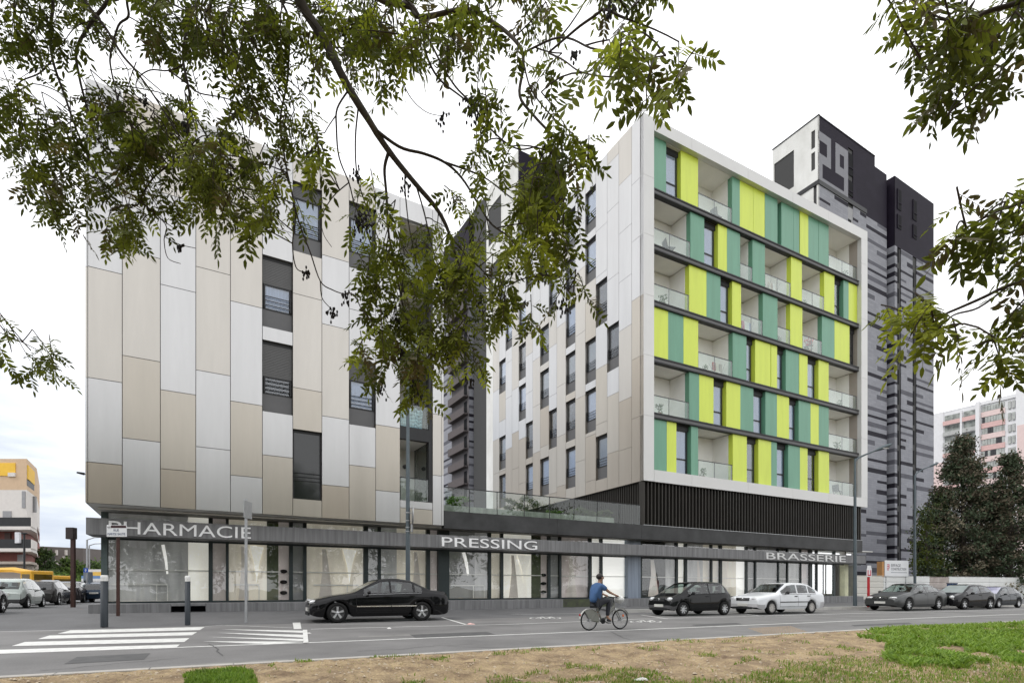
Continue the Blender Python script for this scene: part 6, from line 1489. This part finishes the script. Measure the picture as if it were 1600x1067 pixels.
def foliage(cr, blobs, skel, twigs, seed, leafl=.128):
    r = np.random.default_rng(seed); ups = np.array([0, 0, 1.])
    for (cx, cy, rx, ry, dep, dens, tone) in blobs:
        area = math.pi * rx * ry; one = 640 * (3.6 / dep) ** 2 * (leafl / .155) ** 2 * 6.5
        nt_ = max(1, int(round(area * dens * 1.5 / one)))
        for _ in range(nt_):
            a = r.uniform(0, 2 * math.pi); q = math.sqrt(r.uniform(0, 1)) * .86
            x = cx + rx * q * math.cos(a); y = cy + ry * q * math.sin(a); dd = dep * (1 + r.uniform(-.13, .13))
            e = np.array(PT(x, y, dd)); ln = r.uniform(.12, .30) * dep / 3.6
            dr = np.array([r.normal() * .45, r.normal() * .45, -1.0]); dr /= np.linalg.norm(dr)
            s0 = e - dr * ln * .75; pts = [s0 + dr * ln * t + ups * .06 * math.sin(math.pi * t) * ln for t in (0, .35, .7, 1)]
            twigs.tube([Vector(p) for p in pts], [.0035, .003, .0025, .0016], 5, cap=False)
            # tie the twig back to the nearest limb
            if skel is not None and len(skel):
                dv = np.linalg.norm(skel - s0, axis=1); j = int(dv.argmin())
                if .04 < dv[j] < .5 and r.random() < .6:
                    A0 = skel[j]; mid = A0 + (s0 - A0) * np.array([.55, .55, .2]) + ups * .02; tt = [0, .25, .5, .75, 1.]; twigs.tube([Vector((1 - t) ** 2 * A0 + 2 * t * (1 - t) * mid + t * t * s0) for t in tt], [.0045, .004, .0038, .0036, .0035], 5, cap=False)
            nl = int(r.integers(5, 8)); ph = r.uniform(0, 6.28)
            for k in range(nl):
                f = .15 + .85 * k / (nl - 1); p = s0 + dr * ln * f; an = ph + k * 2.4
                o = np.array([math.cos(an), math.sin(an), -.9 * r.random() - .35 * f]); 
                if k == nl - 1: o = dr + r.normal(size=3) * .3
                u_ = ups + r.normal(size=3) * .45
                t_ = r.random(); tn = {0: (0 if t_ < .72 else (1 if t_ < .9 else 3)), 1: (0 if t_ < .34 else (1 if t_ < .82 else (2 if t_ < .92 else 3))), 2: (1 if t_ < .42 else (2 if t_ < .93 else 0))}[tone]
                cr.leaf(p, o, leafl * r.uniform(.75, 1.2) * 1.0, u_, tn)
def cluster(tree, px, py, dep, s, seed):
    r_ = random.Random(seed); m = MB(); c = PT(px, py, dep)
    for k in range(int(26 * s)):
        p = c + Vector((r_.gauss(0, .022), r_.gauss(0, .022), r_.gauss(0, .034))) * s; q = .008; m.ell(p, (q * .8, q * .8, q * 1.5), 5)
        if k % 3 == 0: m.tube([c + Vector((0, 0, .04 * s)), p], .0015, 4, cap=False)
    m.build('seed_cluster', seedm, tree)

t1 = thing('tree', 'tree whose leafy boughs hang across the top left and middle of the view', 'tree', (-2.9, .9, 0))
tk = [(-2.9, .9, -.1), (-2.85, .92, 1.2), (-2.75, 1.0, 2.6), (-2.6, 1.15, 4.0), (-2.3, 1.4, 5.4)]
m = MB(); m.tube([Vector(p) for p in tk], [.27, .21, .18, .16, .13], 16); m.build('trunk', bark, t1)
top = Vector(tk[-1]); D = 3.6
sk = []
def L1(pts, r0, r1, root=True, mat=twig_m):
    pts3 = [PT(*p) for p in pts]
    if not root and sk:
        j = min(range(len(sk)), key=lambda i: (sk[i] - pts3[0]).length)
        if (sk[j] - pts3[0]).length < .22: pts3[0] = sk[j].copy()
    if root: 
        a = pts3[0]; midp = top.lerp(a, .55) + Vector((0, 0, .35)); pts3 = [top.lerp(midp, .05), midp] + pts3
    o = limb(t1, pts3, r0, r1, mat); sk.extend(o)
L1([(440, -60, 3.5), (468, 0, 3.6), (505, 60, 3.65), (540, 130, 3.7), (577, 186, 3.75), (611, 236, 3.8), (652, 290, 3.8), (684, 330, 3.85), (705, 372, 3.9), (722, 430, 3.9)], .044, .008, mat=bark)
L1([(588, 190, 3.75), (625, 229, 3.75), (661, 240, 3.7), (695, 255, 3.7), (720, 278, 3.7), (748, 320, 3.7), (770, 352, 3.7), (800, 372, 3.6)], .011, .005, False)
L1([(695, 255, 3.7), (735, 268, 3.7), (762, 281, 3.7), (800, 310, 3.6), (840, 330, 3.5)], .007, .003, False)
L1([(560, -50, 3.2), (590, 0, 3.3), (642, 12, 3.3), (657, 28, 3.3), (725, 14, 3.3), (762, 30, 3.3), (796, 56, 3.25), (816, 80, 3.2), (818, 109, 3.2), (813, 150, 3.2), (832, 178, 3.2), (856, 204, 3.2), (880, 225, 3.2)], .018, .006, mat=bark)
L1([(620, -30, 3.2), (642, 8, 3.2), (660, 40, 3.2), (664, 80, 3.2), (684, 120, 3.25), (717, 148, 3.25), (742, 168, 3.3)], .010, .004, False)
L1([(680, 40, 3.2), (690, 100, 3.2), (712, 135, 3.2), (735, 160, 3.25), (770, 205, 3.3), (810, 233, 3.3), (850, 225, 3.3)], .006, .004, False)
L1([(960, -20, 2.6), (942, 15, 2.7), (905, 42, 2.8), (880, 62, 2.9), (856, 82, 3.0)], .008, .005); L1([(833, 49, 3.1), (875, 58, 3.0), (923, 76, 2.8), (968, 82, 2.7), (1000, 92, 2.6), (1040, 88, 2.5)], .006, .003, False)
L1([(852, 82, 3.0), (880, 95, 2.9), (905, 112, 2.8), (940, 119, 2.7), (975, 120, 2.6)], .005, .003, False)
L1([(60, -40, 4), (82, 0, 4), (79, 49, 4), (82, 94, 4), (101, 150, 4), (124, 214, 4), (150, 270, 4), (180, 307, 4)], .016, .004)
L1([(82, 94, 4), (62, 115, 4), (34, 127, 4), (24, 140, 4), (20, 165, 4)], .006, .003, False); L1([(30, -20, 4), (27, 0, 4), (22, 30, 4), (24, 55, 4)], .006, .003)
L1([(180, -40, 4), (169, 0, 4), (142, 37, 4), (121, 80, 4), (124, 124, 4), (135, 165, 4), (142, 187, 4), (150, 230, 4)], .018, .004)
L1([(110, -50, 3.8), (131, 0, 3.8), (165, 45, 3.8), (190, 85, 3.8), (210, 109, 3.8), (240, 150, 3.8), (277, 210, 3.8), (290, 240, 3.8)], .014, .004)
L1([(205, -40, 4), (199, 0, 4), (200, 26, 4), (184, 41, 4), (172, 86, 4), (173, 110, 4), (180, 139, 4), (188, 180, 4)], .012, .004)
L1([(300, -40, 3.8), (296, 20, 3.8), (288, 60, 3.8), (285, 97, 3.8), (296, 157, 3.8), (292, 217, 3.8), (277, 247, 3.8), (240, 277, 3.8), (215, 320, 3.8)], .014, .005)
L1([(318, -30, 3.8), (320, 20, 3.8), (330, 67, 3.8), (345, 100, 3.8), (360, 127, 3.8), (390, 170, 3.8)], .011, .004)
L1([(300, 75, 3.8), (285, 100, 3.8), (262, 111, 3.8), (235, 110, 3.8), (216, 122, 3.8), (214, 140, 3.8), (240, 165, 3.8), (232, 190, 3.8)], .005, .003, False); L1([(262, 109, 3.8), (290, 130, 3.8), (311, 146, 3.8), (360, 157, 3.8), (412, 184, 3.8)], .006, .003, False)
L1([(430, -30, 3.7), (439, 0, 3.7), (453, 37, 3.7), (450, 124, 3.7), (439, 187, 3.7), (446, 255, 3.7), (461, 330, 3.7), (457, 380, 3.7), (463, 418, 3.7), (478, 426, 3.7)], .011, .003)
L1([(452, 290, 3.7), (466, 345, 3.7), (485, 395, 3.7), (501, 440, 3.7), (520, 453, 3.7), (540, 460, 3.7)], .006, .003, False); L1([(500, 438, 3.7), (503, 465, 3.7), (515, 480, 3.7)], .004, .0025, False)
L1([(545, 150, 3.75), (527, 170, 3.75), (526, 200, 3.75), (530, 245, 3.75), (545, 285, 3.75), (560, 330, 3.75), (600, 345, 3.7), (640, 400, 3.75)], .007, .003, False)
L1([(560, 175, 3.75), (556, 215, 3.75), (558, 275, 3.75), (575, 330, 3.75), (600, 400, 3.75), (620, 480, 3.8)], .006, .003, False)
L1([(545, 285, 3.75), (520, 308, 3.75), (503, 338, 3.75), (505, 365, 3.75), (518, 386, 3.75)], .004, .002, False)
L1([(603, 240, 3.8), (602, 265, 3.8), (606, 310, 3.8), (608, 370, 3.8), (620, 430, 3.8), (640, 520, 3.8), (650, 600, 3.8)], .012, .004, False)
L1([(633, 262, 3.8), (634, 300, 3.8), (640, 360, 3.8), (655, 430, 3.8)], .006, .003, False); L1([(650, 285, 3.8), (662, 330, 3.8), (676, 390, 3.8), (700, 470, 3.8), (690, 560, 3.8)], .007, .003, False)
L1([(700, 360, 3.9), (730, 400, 3.8), (760, 430, 3.8), (790, 480, 3.7)], .007, .003, False); L1([(860, 290, 3.3), (880, 350, 3.3), (870, 420, 3.4), (900, 470, 3.4)], .005, .003, False)
L1([(856, 204, 3.2), (865, 250, 3.2), (880, 300, 3.3), (870, 350, 3.3)], .005, .003, False); L1([(813, 90, 3.2), (830, 140, 3.2), (865, 185, 3.2), (900, 215, 3.2), (925, 260, 3.2)], .005, .003, False)
L1([(250, 328, 3.8), (258, 350, 3.8), (256, 375, 3.8), (262, 403, 3.8), (282, 412, 3.8)], .004, .002, False); L1([(240, 320, 3.8), (262, 350, 3.8), (285, 366, 3.8)], .004, .002, False); L1([(255, 371, 3.8), (280, 382, 3.8), (305, 388, 3.8)], .003, .002, False)
L1([(618, 80, 3.5), (626, 110, 3.5), (640, 150, 3.5), (665, 175, 3.5), (692, 182, 3.5)], .004, .002, False)
L1([(-60, 470, 4.2), (-20, 490, 4.2), (4, 512, 4.2), (14, 535, 4.2), (18, 550, 4.2)], .006, .003); L1([(4, 512, 4.2), (30, 530, 4.2), (48, 548, 4.2)], .004, .0025, False)
blobs = [ # cx, cy, rx, ry, depth, density, tone
 (5, 40, 38, 50, 4, 1.5, 0), (40, 72, 32, 34, 4, 1.3, 0), (48, 110, 22, 16, 4, 1.0, 0), (70, 18, 28, 20, 4, 1.2, 0), (105, 40, 38, 40, 4, 2.0, 0), (135, 70, 22, 18, 4, 1.1, 0), (150, 12, 34, 24, 4, 2.0, 0), (195, 45, 20, 32, 4, 1.1, 0),
 (20, 145, 26, 24, 4, .8, 0), (15, 195, 34, 34, 4, 1.9, 0), (45, 235, 44, 34, 4, 1.9, 0), (75, 200, 26, 26, 4, 1.6, 0), (100, 215, 30, 36, 4, 2.0, 0), (75, 290, 42, 36, 4, 2.2, 0), (100, 330, 46, 26, 4, 2.0, 0), (125, 265, 30, 34, 4, 1.8, 0),
 (150, 180, 34, 38, 4, 2.2, 0), (185, 170, 36, 34, 4, 2.0, 0), (185, 225, 46, 36, 4, 2.4, 0), (190, 290, 44, 36, 4, 2.0, 0), (185, 345, 40, 34, 4, 2.2, 1), (195, 372, 24, 12, 4, 1.3, 0), (235, 250, 40, 44, 3.9, 2.2, 0), (250, 310, 40, 30, 3.9, 2.0, 0),
 (262, 172, 24, 26, 3.9, 1.5, 1), (285, 205, 36, 42, 3.9, 2.3, 1), (300, 262, 40, 42, 3.8, 2.2, 1), (300, 322, 44, 34, 3.8, 2.2, 1), (335, 215, 38, 44, 3.8, 2.4, 1), (360, 275, 52, 46, 3.8, 2.6, 1), (370, 340, 44, 24, 3.8, 1.9, 1), (405, 300, 30, 36, 3.8, 1.8, 1), (412, 355, 26, 22, 3.7, 1.7, 1),
 (240, 30, 26, 34, 3.8, 1.6, 1), (265, 60, 34, 40, 3.8, 2.4, 0), (310, 40, 40, 50, 3.8, 2.6, 0), (300, 90, 34, 22, 3.8, 1.6, 0), (355, 60, 36, 50, 3.8, 2.3, 1), (400, 30, 40, 38, 3.8, 2.4, 0), (390, 100, 36, 34, 3.8, 2.4, 1), (375, 150, 30, 30, 3.8, 1.8, 1), (440, 40, 38, 46, 3.8, 2.3, 1), (470, 90, 34, 28, 3.8, 1.8, 1), (425, 95, 30, 26, 3.8, 1.7, 1), (495, 30, 30, 40, 3.7, 1.8, 1),
 (410, 180, 22, 26, 3.8, 1.1, 1), (440, 210, 26, 34, 3.8, 1.5, 0), (475, 190, 32, 36, 3.7, 2.0, 1), (492, 240, 26, 40, 3.7, 1.8, 1), (505, 285, 18, 14, 3.7, 1.2, 2), (425, 250, 20, 24, 3.7, 1.4, 1), (470, 345, 16, 16, 3.7, 1.4, 2), (455, 310, 20, 24, 3.7, 1.0, 1),
 (545, 30, 40, 44, 3.6, 2.2, 1), (590, 30, 44, 42, 3.5, 2.4, 1), (600, 85, 44, 42, 3.5, 2.4, 1), (565, 75, 30, 30, 3.6, 1.6, 1), (635, 55, 30, 40, 3.4, 2.0, 1), (560, 135, 30, 24, 3.6, 1.8, 1), (595, 155, 14, 26, 3.6, 1.1, 1), (680, 40, 26, 32, 3.3, 1.6, 1), (700, 75, 24, 30, 3.3, 1.6, 1), (735, 35, 32, 34, 3.3, 1.7, 1), (725, 95, 22, 16, 3.3, 1.2, 0),
 (775, 20, 34, 22, 3.2, 1.6, 1), (820, 10, 34, 16, 3.2, 1.4, 1), (850, 18, 14, 24, 3.1, 1.1, 1), (835, 62, 18, 24, 3.1, 1.5, 1), (800, 95, 12, 14, 3.1, .8, 1), (840, 110, 16, 14, 3.1, .9, 1), (755, 75, 12, 14, 3.2, .7, 1),
 (955, 10, 22, 20, 2.6, 1.5, 1), (985, 22, 18, 24, 2.5, 1.4, 0), (945, 65, 18, 18, 2.6, 1.1, 1), (930, 100, 20, 14, 2.6, 1.0, 1), (990, 70, 26, 24, 2.5, 1.5, 1), (1010, 105, 30, 26, 2.5, 1.6, 1), (1000, 150, 16, 26, 2.5, 1.2, 1), (1045, 100, 22, 14, 2.5, .9, 1), (1068, 112, 18, 12, 2.5, .8, 1), (965, 115, 14, 12, 2.5, .8, 1),
 (775, 150, 14, 20, 3.2, 1.0, 0), (765, 185, 18, 22, 3.2, 1.4, 1), (775, 225, 22, 30, 3.2, 1.7, 1), (748, 245, 16, 24, 3.3, 1.2, 1), (755, 275, 20, 14, 3.3, 1.0, 1), (790, 265, 18, 20, 3.3, 1.2, 1),
 (885, 190, 24, 22, 3.2, 1.4, 1), (915, 215, 26, 26, 3.2, 1.6, 1), (930, 262, 16, 30, 3.2, 1.3, 1), (880, 240, 30, 32, 3.2, 2.1, 0), (850, 270, 32, 30, 3.3, 2.0, 1), (825, 305, 38, 34, 3.4, 2.2, 1), (870, 310, 30, 34, 3.3, 2.2, 1), (900, 320, 18, 24, 3.2, 1.6, 0), (805, 330, 22, 22, 3.4, 1.4, 1),
 (840, 360, 36, 30, 3.4, 2.3, 2), (875, 375, 26, 22, 3.4, 1.9, 1), (805, 385, 36, 32, 3.5, 2.0, 2), (850, 410, 30, 26, 3.5, 1.8, 2), (890, 400, 22, 16, 3.4, 1.3, 1), (895, 430, 24, 14, 3.4, 1.0, 2), (925, 455, 20, 16, 3.4, 1.2, 1), (880, 470, 16, 12, 3.4, .8, 1),
 (560, 340, 18, 20, 3.7, 1.1, 1), (590, 360, 26, 22, 3.7, 1.6, 2), (570, 395, 24, 26, 3.7, 1.6, 1), (610, 400, 30, 34, 3.7, 2.2, 1), (600, 450, 32, 34, 3.7, 2.3, 1), (650, 440, 38, 40, 3.8, 2.5, 1), (640, 385, 26, 26, 3.8, 1.4, 1), (580, 300, 16, 14, 3.7, .8, 2), (690, 345, 22, 22, 3.8, 1.3, 2), (700, 395, 34, 30, 3.8, 2.0, 2), (735, 380, 24, 26, 3.8, 1.5, 1), (740, 420, 38, 34, 3.8, 2.2, 2), (780, 430, 32, 30, 3.7, 1.9, 1), (715, 320, 18, 14, 3.8, .9, 1),
 (800, 470, 32, 26, 3.7, 1.8, 1), (825, 500, 18, 20, 3.7, 1.2, 1), (760, 480, 32, 26, 3.7, 1.8, 1), (700, 470, 40, 34, 3.8, 2.5, 1), (640, 500, 40, 40, 3.8, 2.6, 1), (590, 510, 32, 26, 3.8, 2.0, 1), (560, 545, 22, 20, 3.8, 1.4, 1), (595, 555, 34, 28, 3.8, 2.1, 1), (640, 560, 34, 34, 3.8, 2.5, 1), (690, 530, 36, 36, 3.8, 2.2, 1), (730, 530, 30, 28, 3.8, 1.7, 1), (745, 575, 16, 20, 3.8, 1.0, 1), (715, 585, 22, 20, 3.8, 1.3, 1), (600, 600, 20, 18, 3.8, 1.3, 1), (640, 610, 30, 24, 3.8, 1.8, 1), (575, 575, 16, 14, 3.8, .9, 1), (665, 625, 14, 12, 3.8, .9, 1), (750, 505, 14, 20, 3.8, .9, 1),
 (8, 505, 12, 10, 4.2, .9, 0), (30, 552, 18, 14, 4.2, 1.2, 0), (62, 558, 34, 18, 4.2, 1.6, 0), (88, 575, 20, 13, 4.2, 1.3, 0), (50, 577, 18, 9, 4.2, 1.1, 0), (10, 555, 8, 8, 4.2, .7, 0)]
extra = [(x, -60 - 90 * (i % 2), 90, 60, 3.9, 1.3, i % 2) for i, x in enumerate(range(-150, 1000, 95))] + [(-90, y, 70, 60, 4.2, 1.2, 0) for y in (60, 180, 300)]
cr1 = Crown(3); tw1 = MB(); SK = np.array([tuple(p) for p in sk])
foliage(cr1, blobs + extra, SK, tw1, 11)
cr1.build(t1); tag(tw1.build('twigs', twig_m, t1), kind='stuff')
for i, (x, y, d, s) in enumerate([(745, 172, 3.25, 1.6), (736, 165, 3.25, 1.1), (693, 183, 3.5, .7), (187, 165, 3.9, .9), (225, 160, 3.9, .8), (187, 258, 3.9, .8), (290, 333, 3.8, .8), (281, 388, 3.8, .6), (237, 332, 3.8, .6), (572, 350, 3.7, 1.5), (562, 345, 3.7, 1.1), (541, 466, 3.7, .9), (517, 488, 3.7, .8), (478, 428, 3.7, .6), (690, 440, 3.7, 1.1), (620, 500, 3.7, 1.0), (735, 600, 3.8, .6),
        (595, 605, 3.7, .7), (650, 610, 3.7, 1.0), (868, 300, 3.2, 1.0), (862, 240, 3.2, .9), (845, 430, 3.4, .8), (880, 478, 3.4, .9), (897, 88, 2.9, .6), (812, 108, 3.15, .6), (955, 12, 2.6, .8), (750, 470, 3.7, .8), (700, 560, 3.8, .8), (605, 60, 3.4, .8), (635, 295, 3.75, .8), (556, 275, 3.7, .8), (360, 265, 3.7, .8), (480, 240, 3.7, .9), (292, 200, 3.8, .6), (630, 555, 3.7, 1.0)]): cluster(t1, x, y, d, s, i)

t2_ = thing('tree', 'tree whose leafy branch tips reach in from the right edge', 'tree', (4.9, 1.6, 0))
tk = [(4.9, 1.6, -.1), (4.85, 1.62, 1.2), (4.75, 1.7, 2.4), (4.6, 1.8, 3.6), (4.3, 2.0, 4.6)]
m = MB(); m.tube([Vector(p) for p in tk], [.24, .19, .16, .14, .10], 16); m.build('trunk', bark, t2_)
sk = []
def L2(pts, r0, r1, root=None):
    pts3 = [PT(*p) for p in pts]
    if root is not None: a = pts3[0]; tp_ = Vector(tk[root]); pts3 = [tp_, tp_.lerp(a, .5) + Vector((0, 0, .15))] + pts3
    sk.extend(limb(t2_, pts3, r0, r1, twig_m))
L2([(1680, -60, 2.4), (1600, 0, 2.4), (1540, 20, 2.4), (1480, 60, 2.4), (1450, 110, 2.4)], .02, .004, 4); L2([(1600, 0, 2.4), (1560, 70, 2.4), (1510, 130, 2.4), (1480, 180, 2.4)], .007, .003)
L2([(1700, 280, 2.3), (1620, 310, 2.3), (1560, 330, 2.3), (1510, 355, 2.3)], .012, .003, 3); L2([(1700, 420, 2.3), (1620, 436, 2.3), (1575, 447, 2.3), (1540, 463, 2.3), (1500, 480, 2.3), (1474, 492, 2.3), (1458, 505, 2.3)], .012, .004, 2); L2([(1575, 448, 2.3), (1530, 480, 2.3), (1490, 492, 2.3), (1465, 515, 2.3)], .005, .003)
L2([(1690, 520, 2.3), (1620, 525, 2.3), (1560, 530, 2.3), (1520, 540, 2.3)], .010, .003, 1)
bl2 = [(1410, 10, 22, 18, 2.4, 1.2, 1), (1425, 50, 28, 26, 2.4, 1.5, 1), (1440, 25, 30, 24, 2.4, 1.8, 0), (1480, 30, 38, 36, 2.4, 2.4, 0), (1530, 25, 40, 34, 2.4, 2.6, 0), (1580, 20, 36, 30, 2.4, 2.2, 0), (1600, 60, 20, 26, 2.4, 1.5, 1), (1440, 90, 24, 24, 2.4, 1.5, 1), (1480, 85, 34, 34, 2.4, 2.4, 1), (1530, 85, 36, 34, 2.4, 2.4, 0), (1560, 110, 22, 20, 2.4, 1.4, 0), (1455, 130, 22, 20, 2.4, 1.3, 1), (1495, 135, 32, 28, 2.4, 2.0, 0), (1470, 170, 22, 18, 2.4, 1.3, 0), (1505, 172, 22, 16, 2.4, 1.3, 0), (1540, 145, 16, 18, 2.4, 1.0, 0),
 (1600, 300, 30, 34, 2.3, 1.9, 1), (1565, 315, 34, 24, 2.3, 1.7, 1), (1525, 345, 32, 22, 2.3, 1.7, 1), (1495, 372, 24, 16, 2.3, 1.2, 1), (1560, 355, 30, 26, 2.3, 1.9, 0), (1595, 350, 24, 30, 2.3, 1.8, 1), (1545, 385, 24, 14, 2.3, 1.1, 1), (1590, 400, 18, 16, 2.3, 1.0, 1), (1600, 425, 12, 12, 2.3, .7, 1),
 (1425, 490, 20, 14, 2.3, 1.5, 2), (1440, 505, 24, 22, 2.3, 1.9, 2), (1420, 525, 18, 14, 2.3, 1.3, 2), (1460, 520, 16, 24, 2.3, 1.4, 1), (1450, 478, 12, 10, 2.3, .8, 2),
 (1510, 525, 20, 12, 2.3, .9, 1), (1545, 540, 28, 20, 2.3, 1.4, 1), (1590, 535, 28, 26, 2.3, 1.9, 1), (1580, 505, 24, 14, 2.3, 1.2, 1), (1575, 572, 18, 10, 2.3, .9, 1), (1600, 490, 12, 14, 2.3, .8, 1)]
ex2 = [(1680, y, 70, 60, 2.5, 1.1, 0) for y in (-40, 60, 320, 520)] + [(1450, -70, 80, 50, 2.5, 1.1, 0), (1570, -70, 80, 50, 2.5, 1.1, 0)]
cr2 = Crown(5); tw2 = MB(); foliage(cr2, bl2 + ex2, np.array([tuple(p) for p in sk]), tw2, 23, .128)
cr2.build(t2_); tag(tw2.build('twigs', twig_m, t2_), kind='stuff')

# ------------------------------------------------------------------ trees further off
cone_g = M('dark conifer green', (.045, .066, .032), .8, var=.4, scale=.8, tr=.1); cone_b = M('dull brown foliage', (.082, .068, .042), .8, var=.35, scale=.6, tr=.1); cone_l = M('pale tip', (.17, .15, .10), .8, var=.3, scale=1, tr=.1)
def far_tree(name, label, base, h, prof, n, ls, mats, seed, wts, group=None, clump=.5, z0=.0):
    """prof: (height fraction, radius) outline of the crown"""
    r = np.random.default_rng(seed); t = thing(name, label, 'tree', tuple(base), group); b = np.array(base)
    hf, rf = zip(*prof); k = max(20, n // 70)
    cz = r.uniform(hf[0], hf[-1], k); ca_ = r.uniform(0, 2 * np.pi, k); cr_ = np.interp(cz, hf, rf) * np.sqrt(r.uniform(.25, 1.0, k)) * r.uniform(.8, 1.12, k)
    C = np.stack([np.cos(ca_) * cr_, np.sin(ca_) * cr_, cz * h], 1); i = r.integers(0, k, n); P = C[i] + r.normal(size=(n, 3)) * np.array([clump, clump, clump * .7]); P += b
    d = r.normal(size=(n, 3)); d /= np.linalg.norm(d, axis=1)[:, None]; e = np.cross(d, r.normal(size=(n, 3))); e /= np.linalg.norm(e, axis=1)[:, None]; s_ = (ls * r.uniform(.5, 1.3, n))[:, None]
    V = np.stack([P - d * s_, P - e * s_ * .5, P + d * s_, P + e * s_ * .5], 1).reshape(-1, 3); F = np.arange(4 * n).reshape(-1, 4)
    tone = np.random.default_rng(seed + 1).choice(len(mats), k, p=wts)[i]; fl = r.random(n) < .25; tone = np.where(fl, r.choice(len(mats), n, p=wts), tone)
    npmesh('crown', V, F, mats, t, tone)
    m = MB(); m.tube([Vector(base), Vector(base) + Vector((.05, 0, h * .4)), Vector(base) + Vector((0, 0, h * .93))], [h * .022, h * .014, .02], 8)
    for j in range(0, k, max(1, k // 40)): c = C[j] + b; z_ = b[2] + max(.4, (c[2] - b[2]) * .8); m.tube([(b[0], b[1], z_), tuple(c)], [h * .005, .01], 4, cap=False)
    m.build('trunk', bark, t); return t
def fpos(px, dep, z=.0): p = PT(px, 920, dep); return (p.x, p.y, z)
far_tree('conifer_tree', 'tallest dark brown green conifer, standing behind the fence in front of the pink block', fpos(1504, 62), 18.0, [(.02, 3.4), (.2, 4.0), (.45, 3.4), (.7, 2.1), (.88, 1.1), (1, .25)], 26000, .17, [cone_g, cone_b, cone_l], 1, [.52, .35, .13], clump=.42)
far_tree('conifer_tree', 'dark conifer with ragged tip at the right edge of the photo', fpos(1578, 60), 15.6, [(.02, 3.6), (.3, 3.6), (.55, 2.6), (.8, 1.3), (1, .2)], 19000, .16, [cone_g, cone_b, cone_l], 2, [.62, .28, .10], clump=.38)
far_tree('conifer_tree', 'lower green conifer at the left of the group, beside the farther lamp post', fpos(1468, 63), 12.4, [(.02, 2.3), (.3, 2.2), (.6, 1.6), (.85, .9), (1, .3)], 9000, .17, [cone_g, M('grass green leaf', (.09, .12, .04), .8, var=.3, tr=.2), cone_b], 3, [.45, .35, .2], clump=.4)
far_tree('broadleaf_tree', 'purple brown tree filling the gap between the two tall conifers', fpos(1542, 66), 12.6, [(.02, 3.4), (.4, 3.2), (.75, 2.6), (1, 1.2)], 14000, .17, [M('purple brown leaf', (.06, .036, .034), .8, var=.3), cone_b], 4, [.6, .4], clump=.5)
far_tree('conifer_tree', 'dark conifer beyond the right edge of the photo', fpos(1650, 62), 14, [(.02, 3.4), (.4, 3), (.8, 1.4), (1, .2)], 8000, .2, [cone_g, cone_b], 6, [.7, .3], clump=.5)
far_tree('broadleaf_tree', 'small green tree in front of the notice board end of the tower', fpos(1447, 58), 9.4, [(.05, .9), (.4, 1.2), (.8, .9), (1, .4)], 3500, .15, [cone_g, lf_d], 8, [.5, .5], clump=.35)
gg = [M('far green', (.06, .10, .03), .8, var=.3, tr=.15), M('far light green', (.12, .19, .04), .8, var=.3, tr=.2)]
def ft(px, dep, h, rad, label, seed, w=(.6, .4)): far_tree('broadleaf_tree', label, fpos(px, dep), h, [(.25, rad * .6), (.5, rad), (.8, rad * .8), (1, rad * .3)], 3500, .22, gg, seed, list(w), 'green trees down the side street', clump=rad * .22)
ft(69, 88, 7.2, 1.5, 'dark round tree between the corner block and the long low block', 11, (.9, .1)); ft(106, 86, 5.6, 1.9, 'rounded green tree in front of the long low block, left of the brown post', 12); ft(124, 90, 4.6, 1.6, 'low green tree just right of the brown post', 13); ft(150, 95, 5.4, 2.4, 'dark green tree seen just left of the corner column', 14, (.85, .15))
bush('hedge', 'clipped light green hedge behind the parked cars at the left', PT(88, 920, 70) * 1.0 - Vector((0, 0, 1.0)), 3.6, 1.2, 1.5, 5000, .16, [gg[1]], 'hedge', 21)
bush('hedge', 'dark green hedge behind the yellow works vehicle', PT(68, 920, 76) - Vector((0, 0, 1.0)), 2.8, 1.2, 1.9, 3500, .16, [gg[0]], 'hedge', 22)
bush('shrub', 'small pale green shrub beside the yellow works vehicle', PT(98, 920, 58) - Vector((0, 0, 1.0)), 1.5, .8, .75, 1800, .12, [gg[1]], 'shrub', 23)
# the row of trees across the park behind the camera (seen only in reflections)
for i, (x, y, h) in enumerate([(-34, -6, 13), (-22, -16, 14), (-9, -20, 15), (6, -19, 14), (20, -16, 15), (34, -10, 14), (48, 0, 13)]):
    far_tree('park_tree', 'broad green tree of the park behind the viewpoint, number ' + ['one', 'two', 'three', 'four', 'five', 'six', 'seven'][i] + ' from the left', (x, y, 0), h, [(.12, 3), (.35, 6.5), (.65, 7), (.9, 4), (1, 1)], 16000, .27, gg, 40 + i, [.7, .3], clump=1.1)
